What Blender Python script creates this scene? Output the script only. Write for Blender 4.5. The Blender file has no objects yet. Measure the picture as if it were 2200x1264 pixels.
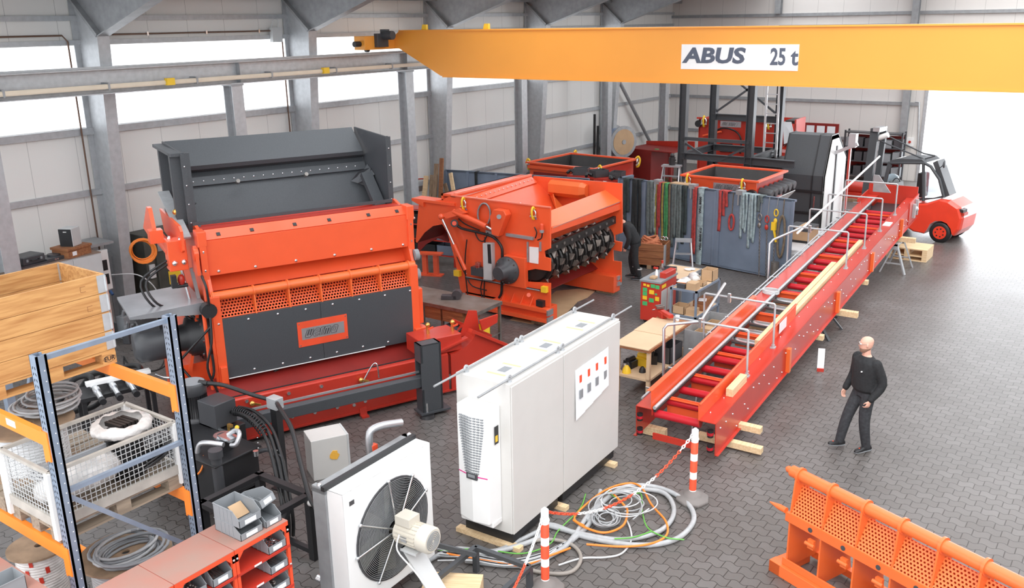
import bpy, math, random
from mathutils import Vector as V3, Matrix, Quaternion
random.seed(7)
SC = bpy.context.scene
COL = SC.collection
PI = math.pi
# ---------------------------------------------------------------- camera
FPX, YAW, PITCH, ROLL, CAMH = 1941.86542, -0.626202253, 0.293452828, -0.0174054373, 6.25
_f = V3((math.sin(YAW)*math.cos(PITCH), math.cos(YAW)*math.cos(PITCH), -math.sin(PITCH)))
_r0 = V3((math.cos(YAW), -math.sin(YAW), 0)); _u0 = _r0.cross(_f)
CR = _r0*math.cos(ROLL) + _u0*math.sin(ROLL)
CU = -_r0*math.sin(ROLL) + _u0*math.cos(ROLL)
CF = _f
CC = V3((0, 0, CAMH))
cam = bpy.data.cameras.new('camera'); camo = bpy.data.objects.new('camera', cam); COL.objects.link(camo)
camo.matrix_world = Matrix(((CR.x, CU.x, -CF.x, 0), (CR.y, CU.y, -CF.y, 0), (CR.z, CU.z, -CF.z, CAMH), (0, 0, 0, 1)))
cam.sensor_width = 36.0; cam.lens = FPX*36/2200; cam.clip_start = .1; cam.clip_end = 500
SC.camera = camo
def ray(x, y): return CF*FPX + CR*(x-1100) - CU*(y-632)
def meet(x, y, p, n):
    """the world point of a plane (point p, normal n) that a photo measurement x, y refers to"""
    d = ray(x, y); p = V3(p); n = V3(n)
    return CC + d*((p-CC).dot(n)/d.dot(n))
def onz(x, y, z=0): return meet(x, y, (0, 0, z), (0, 0, 1))
def onx(x, y, v): return meet(x, y, (v, 0, 0), (1, 0, 0))
def ony(x, y, v): return meet(x, y, (0, v, 0), (0, 1, 0))
class Fr:
    """a local frame: origin, heading in degrees, pitch of its x axis"""
    def __init__(s, o, deg=0, pitch=0):
        s.m = Matrix.Translation(V3(o)) @ Matrix.Rotation(math.radians(deg), 4, 'Z') @ Matrix.Rotation(-math.radians(pitch), 4, 'Y')
        s.i = s.m.inverted(); r = s.m.to_3x3()
        s.u, s.v, s.w = r.col[0], r.col[1], r.col[2]; s.o = V3(o)
    def L(s, p): return s.i @ V3(p)
    def U(s, x, y, a): return s.L(meet(x, y, s.o+s.u*a, s.u))
    def V(s, x, y, a): return s.L(meet(x, y, s.o+s.v*a, s.v))
    def W(s, x, y, a): return s.L(meet(x, y, s.o+s.w*a, s.w))
    def P(s, a, b, c): return s.m @ V3((a, b, c))
# ---------------------------------------------------------------- materials
def _mat(name):
    m = bpy.data.materials.new(name); m.use_nodes = True
    nt = m.node_tree; b = nt.nodes['Principled BSDF']
    return m, nt, b
def N(nt, t, **k):
    n = nt.nodes.new(t)
    for a, v in k.items():
        if a.startswith('i_'): n.inputs[a[2:].replace('_', ' ')].default_value = v
        else: setattr(n, a, v)
    return n
def mat(name, c, rough=.45, metal=0, var=.06, vs=3.0, bump=0, bs=40, spec=.5, coat=0, c2=None, det=4):
    m, nt, b = _mat(name); L = nt.links
    tc = N(nt, 'ShaderNodeTexCoord')
    no = N(nt, 'ShaderNodeTexNoise', i_Scale=vs, i_Detail=det); L.new(tc.outputs['Object'], no.inputs['Vector'])
    r = N(nt, 'ShaderNodeValToRGB'); r.color_ramp.elements[0].position = .3; r.color_ramp.elements[1].position = .7
    if c2 is None:
        a = [max(0, x*(1-var)) for x in c]; d = [min(1, x*(1+var)) for x in c]
    else: a, d = c2, c
    r.color_ramp.elements[0].color = (*a, 1); r.color_ramp.elements[1].color = (*d, 1)
    L.new(no.outputs['Fac'], r.inputs['Fac']); L.new(r.outputs['Color'], b.inputs['Base Color'])
    b.inputs['Roughness'].default_value = rough; b.inputs['Metallic'].default_value = metal
    b.inputs['Specular IOR Level'].default_value = spec
    if coat: b.inputs['Coat Weight'].default_value = coat; b.inputs['Coat Roughness'].default_value = .15
    if bump:
        n2 = N(nt, 'ShaderNodeTexNoise', i_Scale=bs, i_Detail=3); L.new(tc.outputs['Object'], n2.inputs['Vector'])
        bp = N(nt, 'ShaderNodeBump', i_Strength=bump, i_Distance=.01); L.new(n2.outputs['Fac'], bp.inputs['Height']); L.new(bp.outputs['Normal'], b.inputs['Normal'])
    return m
def stripes(name, c1, c2, per, axis, duty=.5, rough=.5, metal=0, off=0):
    """two colours alternating along an object axis"""
    m, nt, b = _mat(name); L = nt.links
    tc = N(nt, 'ShaderNodeTexCoord'); sp = N(nt, 'ShaderNodeSeparateXYZ'); L.new(tc.outputs['Object'], sp.inputs[0])
    a = N(nt, 'ShaderNodeMath', operation='ADD'); a.inputs[1].default_value = off+100*per; L.new(sp.outputs[axis], a.inputs[0])
    d = N(nt, 'ShaderNodeMath', operation='DIVIDE'); d.inputs[1].default_value = per; L.new(a.outputs[0], d.inputs[0])
    f = N(nt, 'ShaderNodeMath', operation='FRACT'); L.new(d.outputs[0], f.inputs[0])
    g = N(nt, 'ShaderNodeMath', operation='GREATER_THAN'); g.inputs[1].default_value = duty; L.new(f.outputs[0], g.inputs[0])
    mx = N(nt, 'ShaderNodeMix', data_type='RGBA'); mx.inputs[6].default_value = (*c1, 1); mx.inputs[7].default_value = (*c2, 1)
    L.new(g.outputs[0], mx.inputs[0]); L.new(mx.outputs[2], b.inputs['Base Color'])
    b.inputs['Roughness'].default_value = rough; b.inputs['Metallic'].default_value = metal
    return m
def perforated(name, c, ax, az, pitch=.045, rad=.3, rough=.4):
    """painted sheet with a staggered grid of round through-holes"""
    m, nt, b = _mat(name); L = nt.links
    b.inputs['Base Color'].default_value = (*c, 1); b.inputs['Roughness'].default_value = rough
    tc = N(nt, 'ShaderNodeTexCoord'); sp = N(nt, 'ShaderNodeSeparateXYZ'); L.new(tc.outputs['Object'], sp.inputs[0])
    def M(op, x, y=None):
        n = N(nt, 'ShaderNodeMath', operation=op)
        for k, q in enumerate((x, y)):
            if q is None: continue
            if isinstance(q, (int, float)): n.inputs[k].default_value = q
            else: L.new(q, n.inputs[k])
        return n.outputs[0]
    X = M('DIVIDE', sp.outputs[ax], pitch); Z = M('DIVIDE', sp.outputs[az], pitch*.8)
    row = M('FLOOR', Z); odd = M('MULTIPLY', M('FRACT', M('MULTIPLY', row, .5)), 1.0)
    fx = M('SUBTRACT', M('FRACT', M('ADD', X, odd)), .5); fz = M('SUBTRACT', M('FRACT', Z), .5)
    r2 = M('ADD', M('MULTIPLY', fx, fx), M('MULTIPLY', fz, fz)); hole = M('LESS_THAN', r2, rad*rad)
    tr = N(nt, 'ShaderNodeBsdfTransparent'); mx = N(nt, 'ShaderNodeMixShader')
    L.new(hole, mx.inputs[0]); L.new(b.outputs[0], mx.inputs[1]); L.new(tr.outputs[0], mx.inputs[2])
    L.new(mx.outputs[0], nt.nodes['Material Output'].inputs['Surface'])
    return m
def wood(name, c, c2, sc=2.2, axis='X'):
    m, nt, b = _mat(name); L = nt.links
    tc = N(nt, 'ShaderNodeTexCoord'); mp = N(nt, 'ShaderNodeMapping'); s = [14, 14, 14]; s['XYZ'.index(axis)] = 1.0
    mp.inputs['Scale'].default_value = s
    L.new(tc.outputs['Object'], mp.inputs['Vector'])
    no = N(nt, 'ShaderNodeTexNoise', i_Scale=sc, i_Detail=5, i_Distortion=.6); L.new(mp.outputs[0], no.inputs['Vector'])
    r = N(nt, 'ShaderNodeValToRGB'); r.color_ramp.elements[0].position = .32; r.color_ramp.elements[1].position = .62
    r.color_ramp.elements[0].color = (*c2, 1); r.color_ramp.elements[1].color = (*c, 1)
    L.new(no.outputs['Fac'], r.inputs['Fac']); L.new(r.outputs['Color'], b.inputs['Base Color'])
    b.inputs['Roughness'].default_value = .65
    return m
def glass(name, tint=(.9, .95, 1), a=.75, rough=.05):
    m, nt, b = _mat(name); L = nt.links
    g = N(nt, 'ShaderNodeBsdfGlossy'); g.inputs['Roughness'].default_value = rough
    t = N(nt, 'ShaderNodeBsdfTransparent'); t.inputs['Color'].default_value = (*tint, 1)
    mx = N(nt, 'ShaderNodeMixShader'); mx.inputs[0].default_value = 1-a
    L.new(t.outputs[0], mx.inputs[1]); L.new(g.outputs[0], mx.inputs[2]); L.new(mx.outputs[0], nt.nodes['Material Output'].inputs['Surface'])
    return m
MT = {}
MT['orange'] = mat('orange_red_paint', (.84, .105, .03), .38, var=.04, vs=2, coat=.25)
MT['orange2'] = mat('bright_orange_paint', (.82, .155, .035), .4, var=.04, vs=2, coat=.2)
MT['red'] = mat('signal_red_paint', (.50, .034, .018), .36, var=.05, vs=2, coat=.25)
MT['dred'] = mat('dark_and_shaded_red', (.24, .014, .01), .5, var=.12, vs=2)  # dark red parts; also red walls with shade put into the colour
MT['roller'] = mat('roller_red_plastic', (.50, .012, .022), .3, var=.04)
MT['anth'] = mat('anthracite_paint', (.058, .063, .07), .48, var=.1, vs=60, bump=.08, bs=220)
MT['black'] = mat('black_paint', (.018, .018, .02), .45, var=.1)
MT['rubber'] = mat('black_rubber', (.014, .014, .015), .42, var=.1)
MT['galv'] = mat('galvanised_steel', (.47, .485, .50), .42, .3, var=.09, vs=9, det=8)
MT['galvd'] = mat('weathered_galvanised_steel', (.33, .34, .35), .5, .3, var=.12, vs=6, det=8)
MT['chrome'] = mat('bright_zinc', (.72, .74, .76), .22, .95, var=.05)
MT['steel'] = mat('bare_steel', (.30, .28, .26), .38, .8, var=.2, vs=8)
MT['alu'] = mat('aluminium', (.6, .61, .63), .35, .8, var=.06)
MT['crane'] = mat('crane_yellow_paint', (.88, .36, .05), .45, var=.03, vs=.6)
MT['white'] = mat('light_grey_enamel', (.62, .605, .58), .38, var=.02)
MT['pwhite'] = mat('white_plastic', (.85, .85, .84), .4, var=.02)
MT['lgrey'] = mat('pale_grey_paint', (.55, .56, .56), .5, var=.05)
MT['grey'] = mat('mid_grey_plastic', (.25, .265, .28), .5, var=.06)
MT['bluegrey'] = mat('blue_grey_paint', (.17, .215, .285), .5, var=.16, vs=1.5)
MT['rackblue'] = mat('rack_blue_grey_steel', (.27, .33, .42), .4, .4, var=.12, vs=5)
MT['rackorange'] = mat('rack_orange_paint', (.95, .26, .03), .45, var=.05)
MT['yellow'] = mat('yellow_paint', (.85, .55, .03), .45, var=.06)
MT['green'] = mat('green_paint', (.06, .42, .14), .5, var=.08)
MT['blue'] = mat('blue_plastic', (.05, .13, .32), .45)
MT['pinew'] = wood('fresh_pine', (.82, .62, .38), (.68, .47, .26))
MT['plank'] = wood('collar_plank_wood', (.60, .32, .115), (.42, .185, .055), axis='Y')
MT['oldwood'] = wood('weathered_wood', (.36, .25, .16), (.2, .13, .08), axis='Z')
MT['brownw'] = wood('stained_crate_wood', (.36, .15, .06), (.2, .07, .03))
MT['pallet'] = wood('grey_pallet_wood', (.34, .27, .2), (.2, .155, .115), axis='Y')
MT['ply'] = mat('plywood_board', (.62, .44, .28), .6, var=.1, vs=1.5)
MT['drumw'] = mat('drum_chipboard', (.28, .19, .12), .7, var=.25, vs=6)
MT['card'] = mat('cardboard', (.5, .33, .19), .7, var=.08)
MT['paper'] = mat('paper', (.82, .83, .85), .7, var=.03)
MT['skin'] = mat('skin', (.72, .4, .3), .5, var=.05)
MT['cloth'] = mat('black_fabric', (.017, .018, .02), .85, var=.25, vs=30, bump=.3, bs=90)
MT['denim'] = mat('dark_denim', (.035, .037, .042), .85, var=.3, vs=25, bump=.3, bs=120)
MT['film'] = mat('stretch_film', (.66, .64, .62), .16, var=.18, vs=9, bump=.6, bs=25)
MT['cgrey'] = mat('grey_cable_sheath', (.40, .41, .42), .4, var=.1, vs=12)
MT['corange'] = mat('orange_cable_sheath', (.88, .24, .03), .4)
MT['cgreen'] = mat('green_cable_sheath', (.12, .4, .06), .4)
MT['cwhite'] = mat('white_cable_sheath', (.6, .61, .62), .4)
MT['glass'] = glass('clear_glass')
MT['signal'] = mat('signal_orange', (.80, .085, .03), .45)
MT['brass'] = mat('brass', (.7, .42, .12), .3, .9)
MT['rimgrey'] = mat('weathered_rim_paint', (.42, .39, .35), .6, var=.15, vs=6)
MT['copper'] = mat('brown_pipe', (.17, .1, .07), .5, .5)
MT['dusty'] = mat('dust_covered_red_paint', (.42, .17, .13), .75, c2=(.33, .215, .175), vs=2.2)
MT['inner'] = mat('black_lining', (.016, .013, .012), .5, var=.3, vs=5)
MT['plastic'] = mat('dark_plastic', (.06, .062, .068), .4)
# ---------------------------------------------------------------- mesh builder
class MB:
    def __init__(s, *mats): s.v = []; s.f = []; s.mats = list(mats); s.k = 0; s.x = None
    def use(s, k): s.k = k; return s
    def add(s, vs, fs, smooth=False):
        b = len(s.v)
        s.v += [tuple(s.x @ V3(p)) if s.x else tuple(p) for p in vs]
        s.f += [([b+i for i in f], s.k, smooth) for f in fs]; return s
    def box(s, a, b):
        x0, y0, z0 = (min(p, q) for p, q in zip(a, b)); x1, y1, z1 = (max(p, q) for p, q in zip(a, b))
        return s.add([(x0, y0, z0), (x1, y0, z0), (x1, y1, z0), (x0, y1, z0), (x0, y0, z1), (x1, y0, z1), (x1, y1, z1), (x0, y1, z1)],
                     [(0, 3, 2, 1), (4, 5, 6, 7), (0, 1, 5, 4), (1, 2, 6, 5), (2, 3, 7, 6), (3, 0, 4, 7)])
    def bar(s, p, q, w, h, up=(0, 0, 1)):
        """rectangular bar from p to q, w wide, h tall"""
        p, q = V3(p), V3(q); d = (q-p).normalized(); up = V3(up)
        if abs(d.dot(up)) > .98: up = V3((1, 0, 0)) if abs(d.x) < .9 else V3((0, 1, 0))
        r = d.cross(up).normalized(); u = r.cross(d)
        c = []
        for e in (p, q):
            for a, b in ((-1, -1), (1, -1), (1, 1), (-1, 1)): c.append(e + r*a*w/2 + u*b*h/2)
        return s.add(c, [(0, 1, 2, 3), (7, 6, 5, 4), (0, 4, 5, 1), (1, 5, 6, 2), (2, 6, 7, 3), (3, 7, 4, 0)])
    def cyl(s, p, q, r, r2=None, n=16, cap=True, smooth=True):
        p, q = V3(p), V3(q); r2 = r if r2 is None else r2; d = (q-p).normalized()
        a = d.orthogonal().normalized(); b = d.cross(a); vs = []
        for e, rr in ((p, r), (q, r2)):
            for i in range(n): t = 2*PI*i/n; vs.append(e + (a*math.cos(t)+b*math.sin(t))*rr)
        s.add(vs, [(i, (i+1) % n, n+(i+1) % n, n+i) for i in range(n)], smooth)
        if cap: s.add(vs[:n], [tuple(range(n))[::-1]]); s.add(vs[n:], [tuple(range(n))])
        return s
    def ring(s, c, ax, r0, r1, h, n=24):
        """flat annulus, height h along the axis from c"""
        c = V3(c); d = V3(ax).normalized(); a = d.orthogonal().normalized(); b = d.cross(a); vs = []
        for rr, z in ((r0, 0), (r1, 0), (r1, h), (r0, h)):
            for i in range(n): t = 2*PI*i/n; vs.append(c + (a*math.cos(t)+b*math.sin(t))*rr + d*z)
        fs = []
        for k in range(4):
            for i in range(n): j = (i+1) % n; l = (k+1) % 4; fs.append((k*n+i, k*n+j, l*n+j, l*n+i))
        return s.add(vs, fs)
    def lathe(s, c, ax, prof, n=24):
        c = V3(c); d = V3(ax).normalized(); a = d.orthogonal().normalized(); b = d.cross(a); vs = []
        for rr, z in prof:
            for i in range(n): t = 2*PI*i/n; vs.append(c + (a*math.cos(t)+b*math.sin(t))*rr + d*z)
        fs = [(k*n+i, k*n+(i+1) % n, (k+1)*n+(i+1) % n, (k+1)*n+i) for k in range(len(prof)-1) for i in range(n)]
        s.add(vs, fs, True)
        m = len(prof)-1
        s.add(vs[:n], [tuple(range(n))[::-1]]); s.add(vs[m*n:], [tuple(range(n))]); return s
    def prism(s, poly, vec):
        """closed polygon (3D points) extruded by vec"""
        n = len(poly); vec = V3(vec); p = [V3(q) for q in poly]
        nrm = V3((0, 0, 0))
        for i in range(n): nrm += p[i].cross(p[(i+1) % n])
        if nrm.dot(vec) < 0: p = p[::-1]
        vs = p + [q+vec for q in p]
        return s.add(vs, [tuple(range(n))[::-1], tuple(range(n, 2*n))] + [(i, (i+1) % n, n+(i+1) % n, n+i) for i in range(n)])
    def plate(s, poly, th):
        n = V3((0, 0, 0)); p = [V3(q) for q in poly]
        for i in range(len(p)): n += p[i].cross(p[(i+1) % len(p)])
        return s.prism(p, n.normalized()*th)
    def tube(s, pts, r, n=8, closed=False, smooth=True, curve=0):
        p = [V3(q) for q in pts]
        if curve: p = catmull(p, curve, closed)
        m = len(p); T = []
        for i in range(m):
            a = p[(i-1) % m] if (closed or i) else p[i]; b = p[(i+1) % m] if (closed or i < m-1) else p[i]
            d = b-a; T.append(d.normalized() if d.length > 1e-9 else (T[-1] if T else V3((1, 0, 0))))
        a = T[0].orthogonal().normalized(); vs = []
        for i in range(m):
            if i:
                q = T[i-1].rotation_difference(T[i]); a = q @ a
            a = (a - T[i]*a.dot(T[i])).normalized(); b = T[i].cross(a)
            rr = r[i] if isinstance(r, (list, tuple)) else r
            for k in range(n): t = 2*PI*k/n; vs.append(p[i]+(a*math.cos(t)+b*math.sin(t))*rr)
        fs = [(i*n+k, i*n+(k+1) % n, ((i+1) % m)*n+(k+1) % n, ((i+1) % m)*n+k) for i in range(m if closed else m-1) for k in range(n)]
        s.add(vs, fs, smooth)
        if not closed: s.add(vs[:n], [tuple(range(n))[::-1]]); s.add(vs[-n:], [tuple(range(n))])
        return s
    def ball(s, c, r, n=12, m=8):
        r = (r, r, r) if isinstance(r, (int, float)) else r; c = V3(c); vs = [c+V3((0, 0, r[2]))]
        for j in range(1, m):
            a = PI*j/m
            for i in range(n): t = 2*PI*i/n; vs.append(c+V3((r[0]*math.sin(a)*math.cos(t), r[1]*math.sin(a)*math.sin(t), r[2]*math.cos(a))))
        vs.append(c-V3((0, 0, r[2]))); L = len(vs)-1
        fs = [(0, 1+i, 1+(i+1) % n) for i in range(n)]
        for j in range(m-2):
            for i in range(n): a = 1+j*n; fs.append((a+i, a+n+i, a+n+(i+1) % n, a+(i+1) % n))
        a = 1+(m-2)*n; fs += [(L, a+(i+1) % n, a+i) for i in range(n)]
        return s.add(vs, fs, True)
    def loft(s, rings, smooth=True, cap=True):
        n = len(rings[0]); vs = [V3(p) for r in rings for p in r]
        fs = [(k*n+i, k*n+(i+1) % n, (k+1)*n+(i+1) % n, (k+1)*n+i) for k in range(len(rings)-1) for i in range(n)]
        s.add(vs, fs, smooth)
        if cap: s.add(vs[:n], [tuple(range(n))[::-1]]); s.add(vs[-n:], [tuple(range(n))])
        return s
    def open_box(s, a, b, t):
        """box without a top, wall thickness t"""
        x0, y0, z0 = a; x1, y1, z1 = b
        s.box((x0, y0, z0), (x1, y1, z0+t)); s.box((x0, y0, z0), (x0+t, y1, z1)); s.box((x1-t, y0, z0), (x1, y1, z1))
        s.box((x0, y0, z0), (x1, y0+t, z1)); s.box((x0, y1-t, z0), (x1, y1, z1)); return s
    def ibeam(s, p, q, h, w, t=.015, up=(0, 0, 1)):
        p, q = V3(p), V3(q); d = (q-p).normalized(); up = V3(up); r = d.cross(up).normalized(); u = r.cross(d)
        s.bar(p+u*(h/2-t/2), q+u*(h/2-t/2), w, t, u); s.bar(p-u*(h/2-t/2), q-u*(h/2-t/2), w, t, u); s.bar(p, q, t, h-2*t, u); return s
    def obj(s, name, parent=None, bevel=0, loc=None, rot=None):
        me = bpy.data.meshes.new(name)
        me.from_pydata(s.v, [], [f[0] for f in s.f]); 
        for m in s.mats: me.materials.append(MT[m] if isinstance(m, str) else m)
        me.polygons.foreach_set('material_index', [f[1] for f in s.f])
        me.polygons.foreach_set('use_smooth', [f[2] for f in s.f])
        me.update()
        o = bpy.data.objects.new(name, me); COL.objects.link(o)
        if parent is not None: o.parent = parent
        if loc is not None: o.location = loc
        if rot is not None: o.rotation_euler = rot
        if bevel:
            b = o.modifiers.new('bevel', 'BEVEL'); b.width = bevel; b.segments = 2; b.limit_method = 'ANGLE'; b.harden_normals = False
        return o
def catmull(p, k, closed=False):
    out = []; n = len(p)
    for i in range(n if closed else n-1):
        if closed: a, b, c, d = p[(i-1) % n], p[i], p[(i+1) % n], p[(i+2) % n]
        else: a, b, c, d = p[max(i-1, 0)], p[i], p[i+1], p[min(i+2, n-1)]
        for j in range(k):
            t = j/k
            out.append(.5*((2*b)+(c-a)*t+(2*a-5*b+4*c-d)*t*t+(3*b-a-3*c+d)*t**3))
    if not closed: out.append(p[-1])
    return out
def tag(o, label=None, cat=None, group=None, kind=None):
    for k, v in (('label', label), ('category', cat), ('group', group), ('kind', kind)):
        if v: o[k] = v
    return o
def thing(name, label, cat, loc=(0, 0, 0), deg=0, group=None, pitch=0):
    """an Empty at the thing's base; returns it with its frame"""
    o = bpy.data.objects.new(name, None); COL.objects.link(o); o.empty_display_size = .2
    f = Fr(loc, deg, pitch); o.matrix_world = f.m; tag(o, label, cat, group); return o, f
def copy_tree(o, parent=None):
    c = o.copy(); COL.objects.link(c); c.parent = parent
    for ch in list(o.children): copy_tree(ch, c)
    return c
def struct(o): o['kind'] = 'structure'; return o
def text_mesh(name, txt, size, m, parent, mat4, depth=.004, offset=0, shear=0, align='CENTER', sx=1, space=1):
    cu = bpy.data.curves.new(name, 'FONT'); cu.body = txt; cu.size = size; cu.extrude = depth/2; cu.offset = offset; cu.shear = shear
    cu.align_x = align; cu.align_y = 'CENTER'; cu.space_character = space; cu.resolution_u = 3
    t = bpy.data.objects.new('tmp', cu); COL.objects.link(t)
    bpy.context.view_layer.update()
    me = bpy.data.meshes.new_from_object(t.evaluated_get(bpy.context.evaluated_depsgraph_get()))
    bpy.data.objects.remove(t); bpy.data.curves.remove(cu)
    me.name = name; me.transform(mat4 @ Matrix.Diagonal((sx, 1, 1, 1))); me.materials.clear(); me.materials.append(MT[m] if isinstance(m, str) else m)
    for p in me.polygons: p.material_index = 0
    o = bpy.data.objects.new(name, me); COL.objects.link(o); o.parent = parent; return o
def frame4(o, x, y):
    """matrix whose x axis is x, y axis is y, origin o"""
    x = V3(x).normalized(); z = x.cross(V3(y)).normalized(); y = z.cross(x); o = V3(o)
    return Matrix(((x.x, y.x, z.x, o.x), (x.y, y.y, z.y, o.y), (x.z, y.z, z.z, o.z), (0, 0, 0, 1)))
def mix(a, b, t): return V3(a)*(1-t)+V3(b)*t
# ================================================================ setting
WX = -18.3            # inner face of the left wall
BY = 37.6             # inner face of the back wall
def ribbed(name, c, axis, per=.05, strength=.25, c2=None):
    m, nt, b = _mat(name); L = nt.links
    tc = N(nt, 'ShaderNodeTexCoord'); sp = N(nt, 'ShaderNodeSeparateXYZ'); L.new(tc.outputs['Object'], sp.inputs[0])
    def M(op, x, y):
        n = N(nt, 'ShaderNodeMath', operation=op)
        for k, q in enumerate((x, y)):
            if isinstance(q, (int, float)): n.inputs[k].default_value = q
            else: L.new(q, n.inputs[k])
        return n.outputs[0]
    fr = M('FRACT', M('DIVIDE', M('ADD', sp.outputs[axis], 100), per), 0)
    rib = M('LESS_THAN', fr, .35)
    fj = M('FRACT', M('DIVIDE', M('ADD', sp.outputs[axis], 100), 1.0), 0)
    seam = M('LESS_THAN', fj, .012)
    no = N(nt, 'ShaderNodeTexNoise', i_Scale=.5, i_Detail=3); L.new(tc.outputs['Object'], no.inputs['Vector'])
    r = N(nt, 'ShaderNodeValToRGB'); r.color_ramp.elements[0].color = (*[x*.93 for x in c], 1); r.color_ramp.elements[1].color = (*c, 1)
    L.new(no.outputs['Fac'], r.inputs['Fac'])
    mx = N(nt, 'ShaderNodeMix', data_type='RGBA'); L.new(seam, mx.inputs[0]); L.new(r.outputs['Color'], mx.inputs[6]); mx.inputs[7].default_value = (*[x*.6 for x in c], 1)
    L.new(mx.outputs[2], b.inputs['Base Color'])
    bp = N(nt, 'ShaderNodeBump', i_Strength=strength, i_Distance=.004); L.new(M('SUBTRACT', rib, seam), bp.inputs['Height']); L.new(bp.outputs['Normal'], b.inputs['Normal'])
    b.inputs['Roughness'].default_value = .45
    return m
MT['wallp'] = ribbed('sandwich_panel_left', (.80, .785, .755), 1)
MT['wallb'] = ribbed('sandwich_panel_back', (.72, .69, .66), 0)
MT['roofp'] = ribbed('roof_sheet', (.5, .5, .5), 1, per=.25)
def paver():
    m, nt, b = _mat('bone_pavers'); L = nt.links
    tc = N(nt, 'ShaderNodeTexCoord'); sp = N(nt, 'ShaderNodeSeparateXYZ'); L.new(tc.outputs['Object'], sp.inputs[0])
    def M(op, x, y=0.0):
        n = N(nt, 'ShaderNodeMath', operation=op)
        for k, q in enumerate((x, y)):
            if isinstance(q, (int, float)): n.inputs[k].default_value = q
            else: L.new(q, n.inputs[k])
        return n.outputs[0]
    w = M('MULTIPLY', M('SINE', M('MULTIPLY', sp.outputs[0], 2*PI/.2)), .022)
    cb = N(nt, 'ShaderNodeCombineXYZ'); L.new(sp.outputs[0], cb.inputs[0]); L.new(M('ADD', sp.outputs[1], w), cb.inputs[1])
    br = N(nt, 'ShaderNodeTexBrick'); L.new(cb.outputs[0], br.inputs['Vector'])
    br.inputs['Scale'].default_value = 1; br.inputs['Brick Width'].default_value = .2; br.inputs['Row Height'].default_value = .16
    br.inputs['Mortar Size'].default_value = .006; br.inputs['Mortar Smooth'].default_value = .2; br.inputs['Bias'].default_value = 0
    br.inputs['Color1'].default_value = (.118, .109, .102, 1); br.inputs['Color2'].default_value = (.145, .136, .129, 1); br.inputs['Mortar'].default_value = (.035, .03, .027, 1)
    no = N(nt, 'ShaderNodeTexNoise', i_Scale=.55, i_Detail=6); L.new(tc.outputs['Object'], no.inputs['Vector'])
    r = N(nt, 'ShaderNodeValToRGB'); r.color_ramp.elements[0].position = .3; r.color_ramp.elements[1].position = .7
    r.color_ramp.elements[0].color = (.78, .76, .75, 1); r.color_ramp.elements[1].color = (1.15, 1.15, 1.17, 1); L.new(no.outputs['Fac'], r.inputs['Fac'])
    mx = N(nt, 'ShaderNodeMix', data_type='RGBA', blend_type='MULTIPLY'); mx.inputs[0].default_value = 1
    L.new(br.outputs['Color'], mx.inputs[6]); L.new(r.outputs['Color'], mx.inputs[7]); L.new(mx.outputs[2], b.inputs['Base Color'])
    n2 = N(nt, 'ShaderNodeTexNoise', i_Scale=60, i_Detail=3); L.new(tc.outputs['Object'], n2.inputs['Vector'])
    h = M('ADD', M('MULTIPLY', br.outputs['Fac'], -1.0), M('MULTIPLY', n2.outputs['Fac'], .25))
    bp = N(nt, 'ShaderNodeBump', i_Strength=.5, i_Distance=.006); L.new(h, bp.inputs['Height']); L.new(bp.outputs['Normal'], b.inputs['Normal'])
    rr = N(nt, 'ShaderNodeMapRange'); rr.inputs['To Min'].default_value = .3; rr.inputs['To Max'].default_value = .46; L.new(no.outputs['Fac'], rr.inputs[0]); L.new(rr.outputs[0], b.inputs['Roughness'])
    return m
MT['paver'] = paver()
struct(MB('paver').box((-19, -3, -.2), (12, BY+.3, 0)).obj('floor'))
MT['yard'] = mat('pale_concrete', (.7, .7, .69), .7, var=.04)
struct(MB('yard').box((-60, BY+.3, -.2), (70, 140, -.005)).obj('ground'))
struct(MB('wallp').box((WX-.12, -3, 0), (WX, BY+.12, 4.28)).box((WX-.12, -3, 5.92), (WX, BY+.12, 7.4)).box((WX-.12, 32, 4.28), (WX, BY+.12, 5.92)).obj('wall_left'))
DX0, DX1, DZ = -7.65, 4.2, 4.3
struct(MB('wallb').box((WX-.12, BY, 0), (DX0, BY+.12, 9.5)).box((DX0, BY, DZ), (DX1, BY+.12, 9.5)).box((DX1, BY, 0), (12, BY+.12, 9.5)).obj('wall_back'))
f = MB('galv').box((DX0-.02, BY-.06, 0), (DX0+.1, BY+.16, DZ+.1)).box((DX1-.1, BY-.06, 0), (DX1+.02, BY+.16, DZ+.1)).box((DX0, BY-.06, DZ-.02), (DX1, BY+.16, DZ+.1)).obj('door_1'); struct(f)
# daylight strip: one pane per bay
COLY = [5.0, 10.4, 15.89, 21.22, 26.37, 31.49]
m, nt, b = _mat('opal_pane')
tr = N(nt, 'ShaderNodeBsdfTranslucent'); tr.inputs['Color'].default_value = (.95, .96, .97, 1)
tp = N(nt, 'ShaderNodeBsdfTransparent'); mx = N(nt, 'ShaderNodeMixShader'); mx.inputs[0].default_value = .6
nt.links.new(tr.outputs[0], mx.inputs[1]); nt.links.new(tp.outputs[0], mx.inputs[2]); nt.links.new(mx.outputs[0], nt.nodes['Material Output'].inputs['Surface'])
MT['pane'] = m
edges = [-3]+COLY+[32]
for i in range(len(edges)-1):
    w = MB('pane').box((WX-.05, edges[i]+.02, 4.28), (WX-.03, edges[i+1]-.02, 5.92)).obj('window_%d' % (i+1)); struct(w)
    fr = MB('galvd').box((WX-.06, edges[i], 4.28), (WX, edges[i]+.03, 5.92)).obj('window_frame', w)
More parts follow.
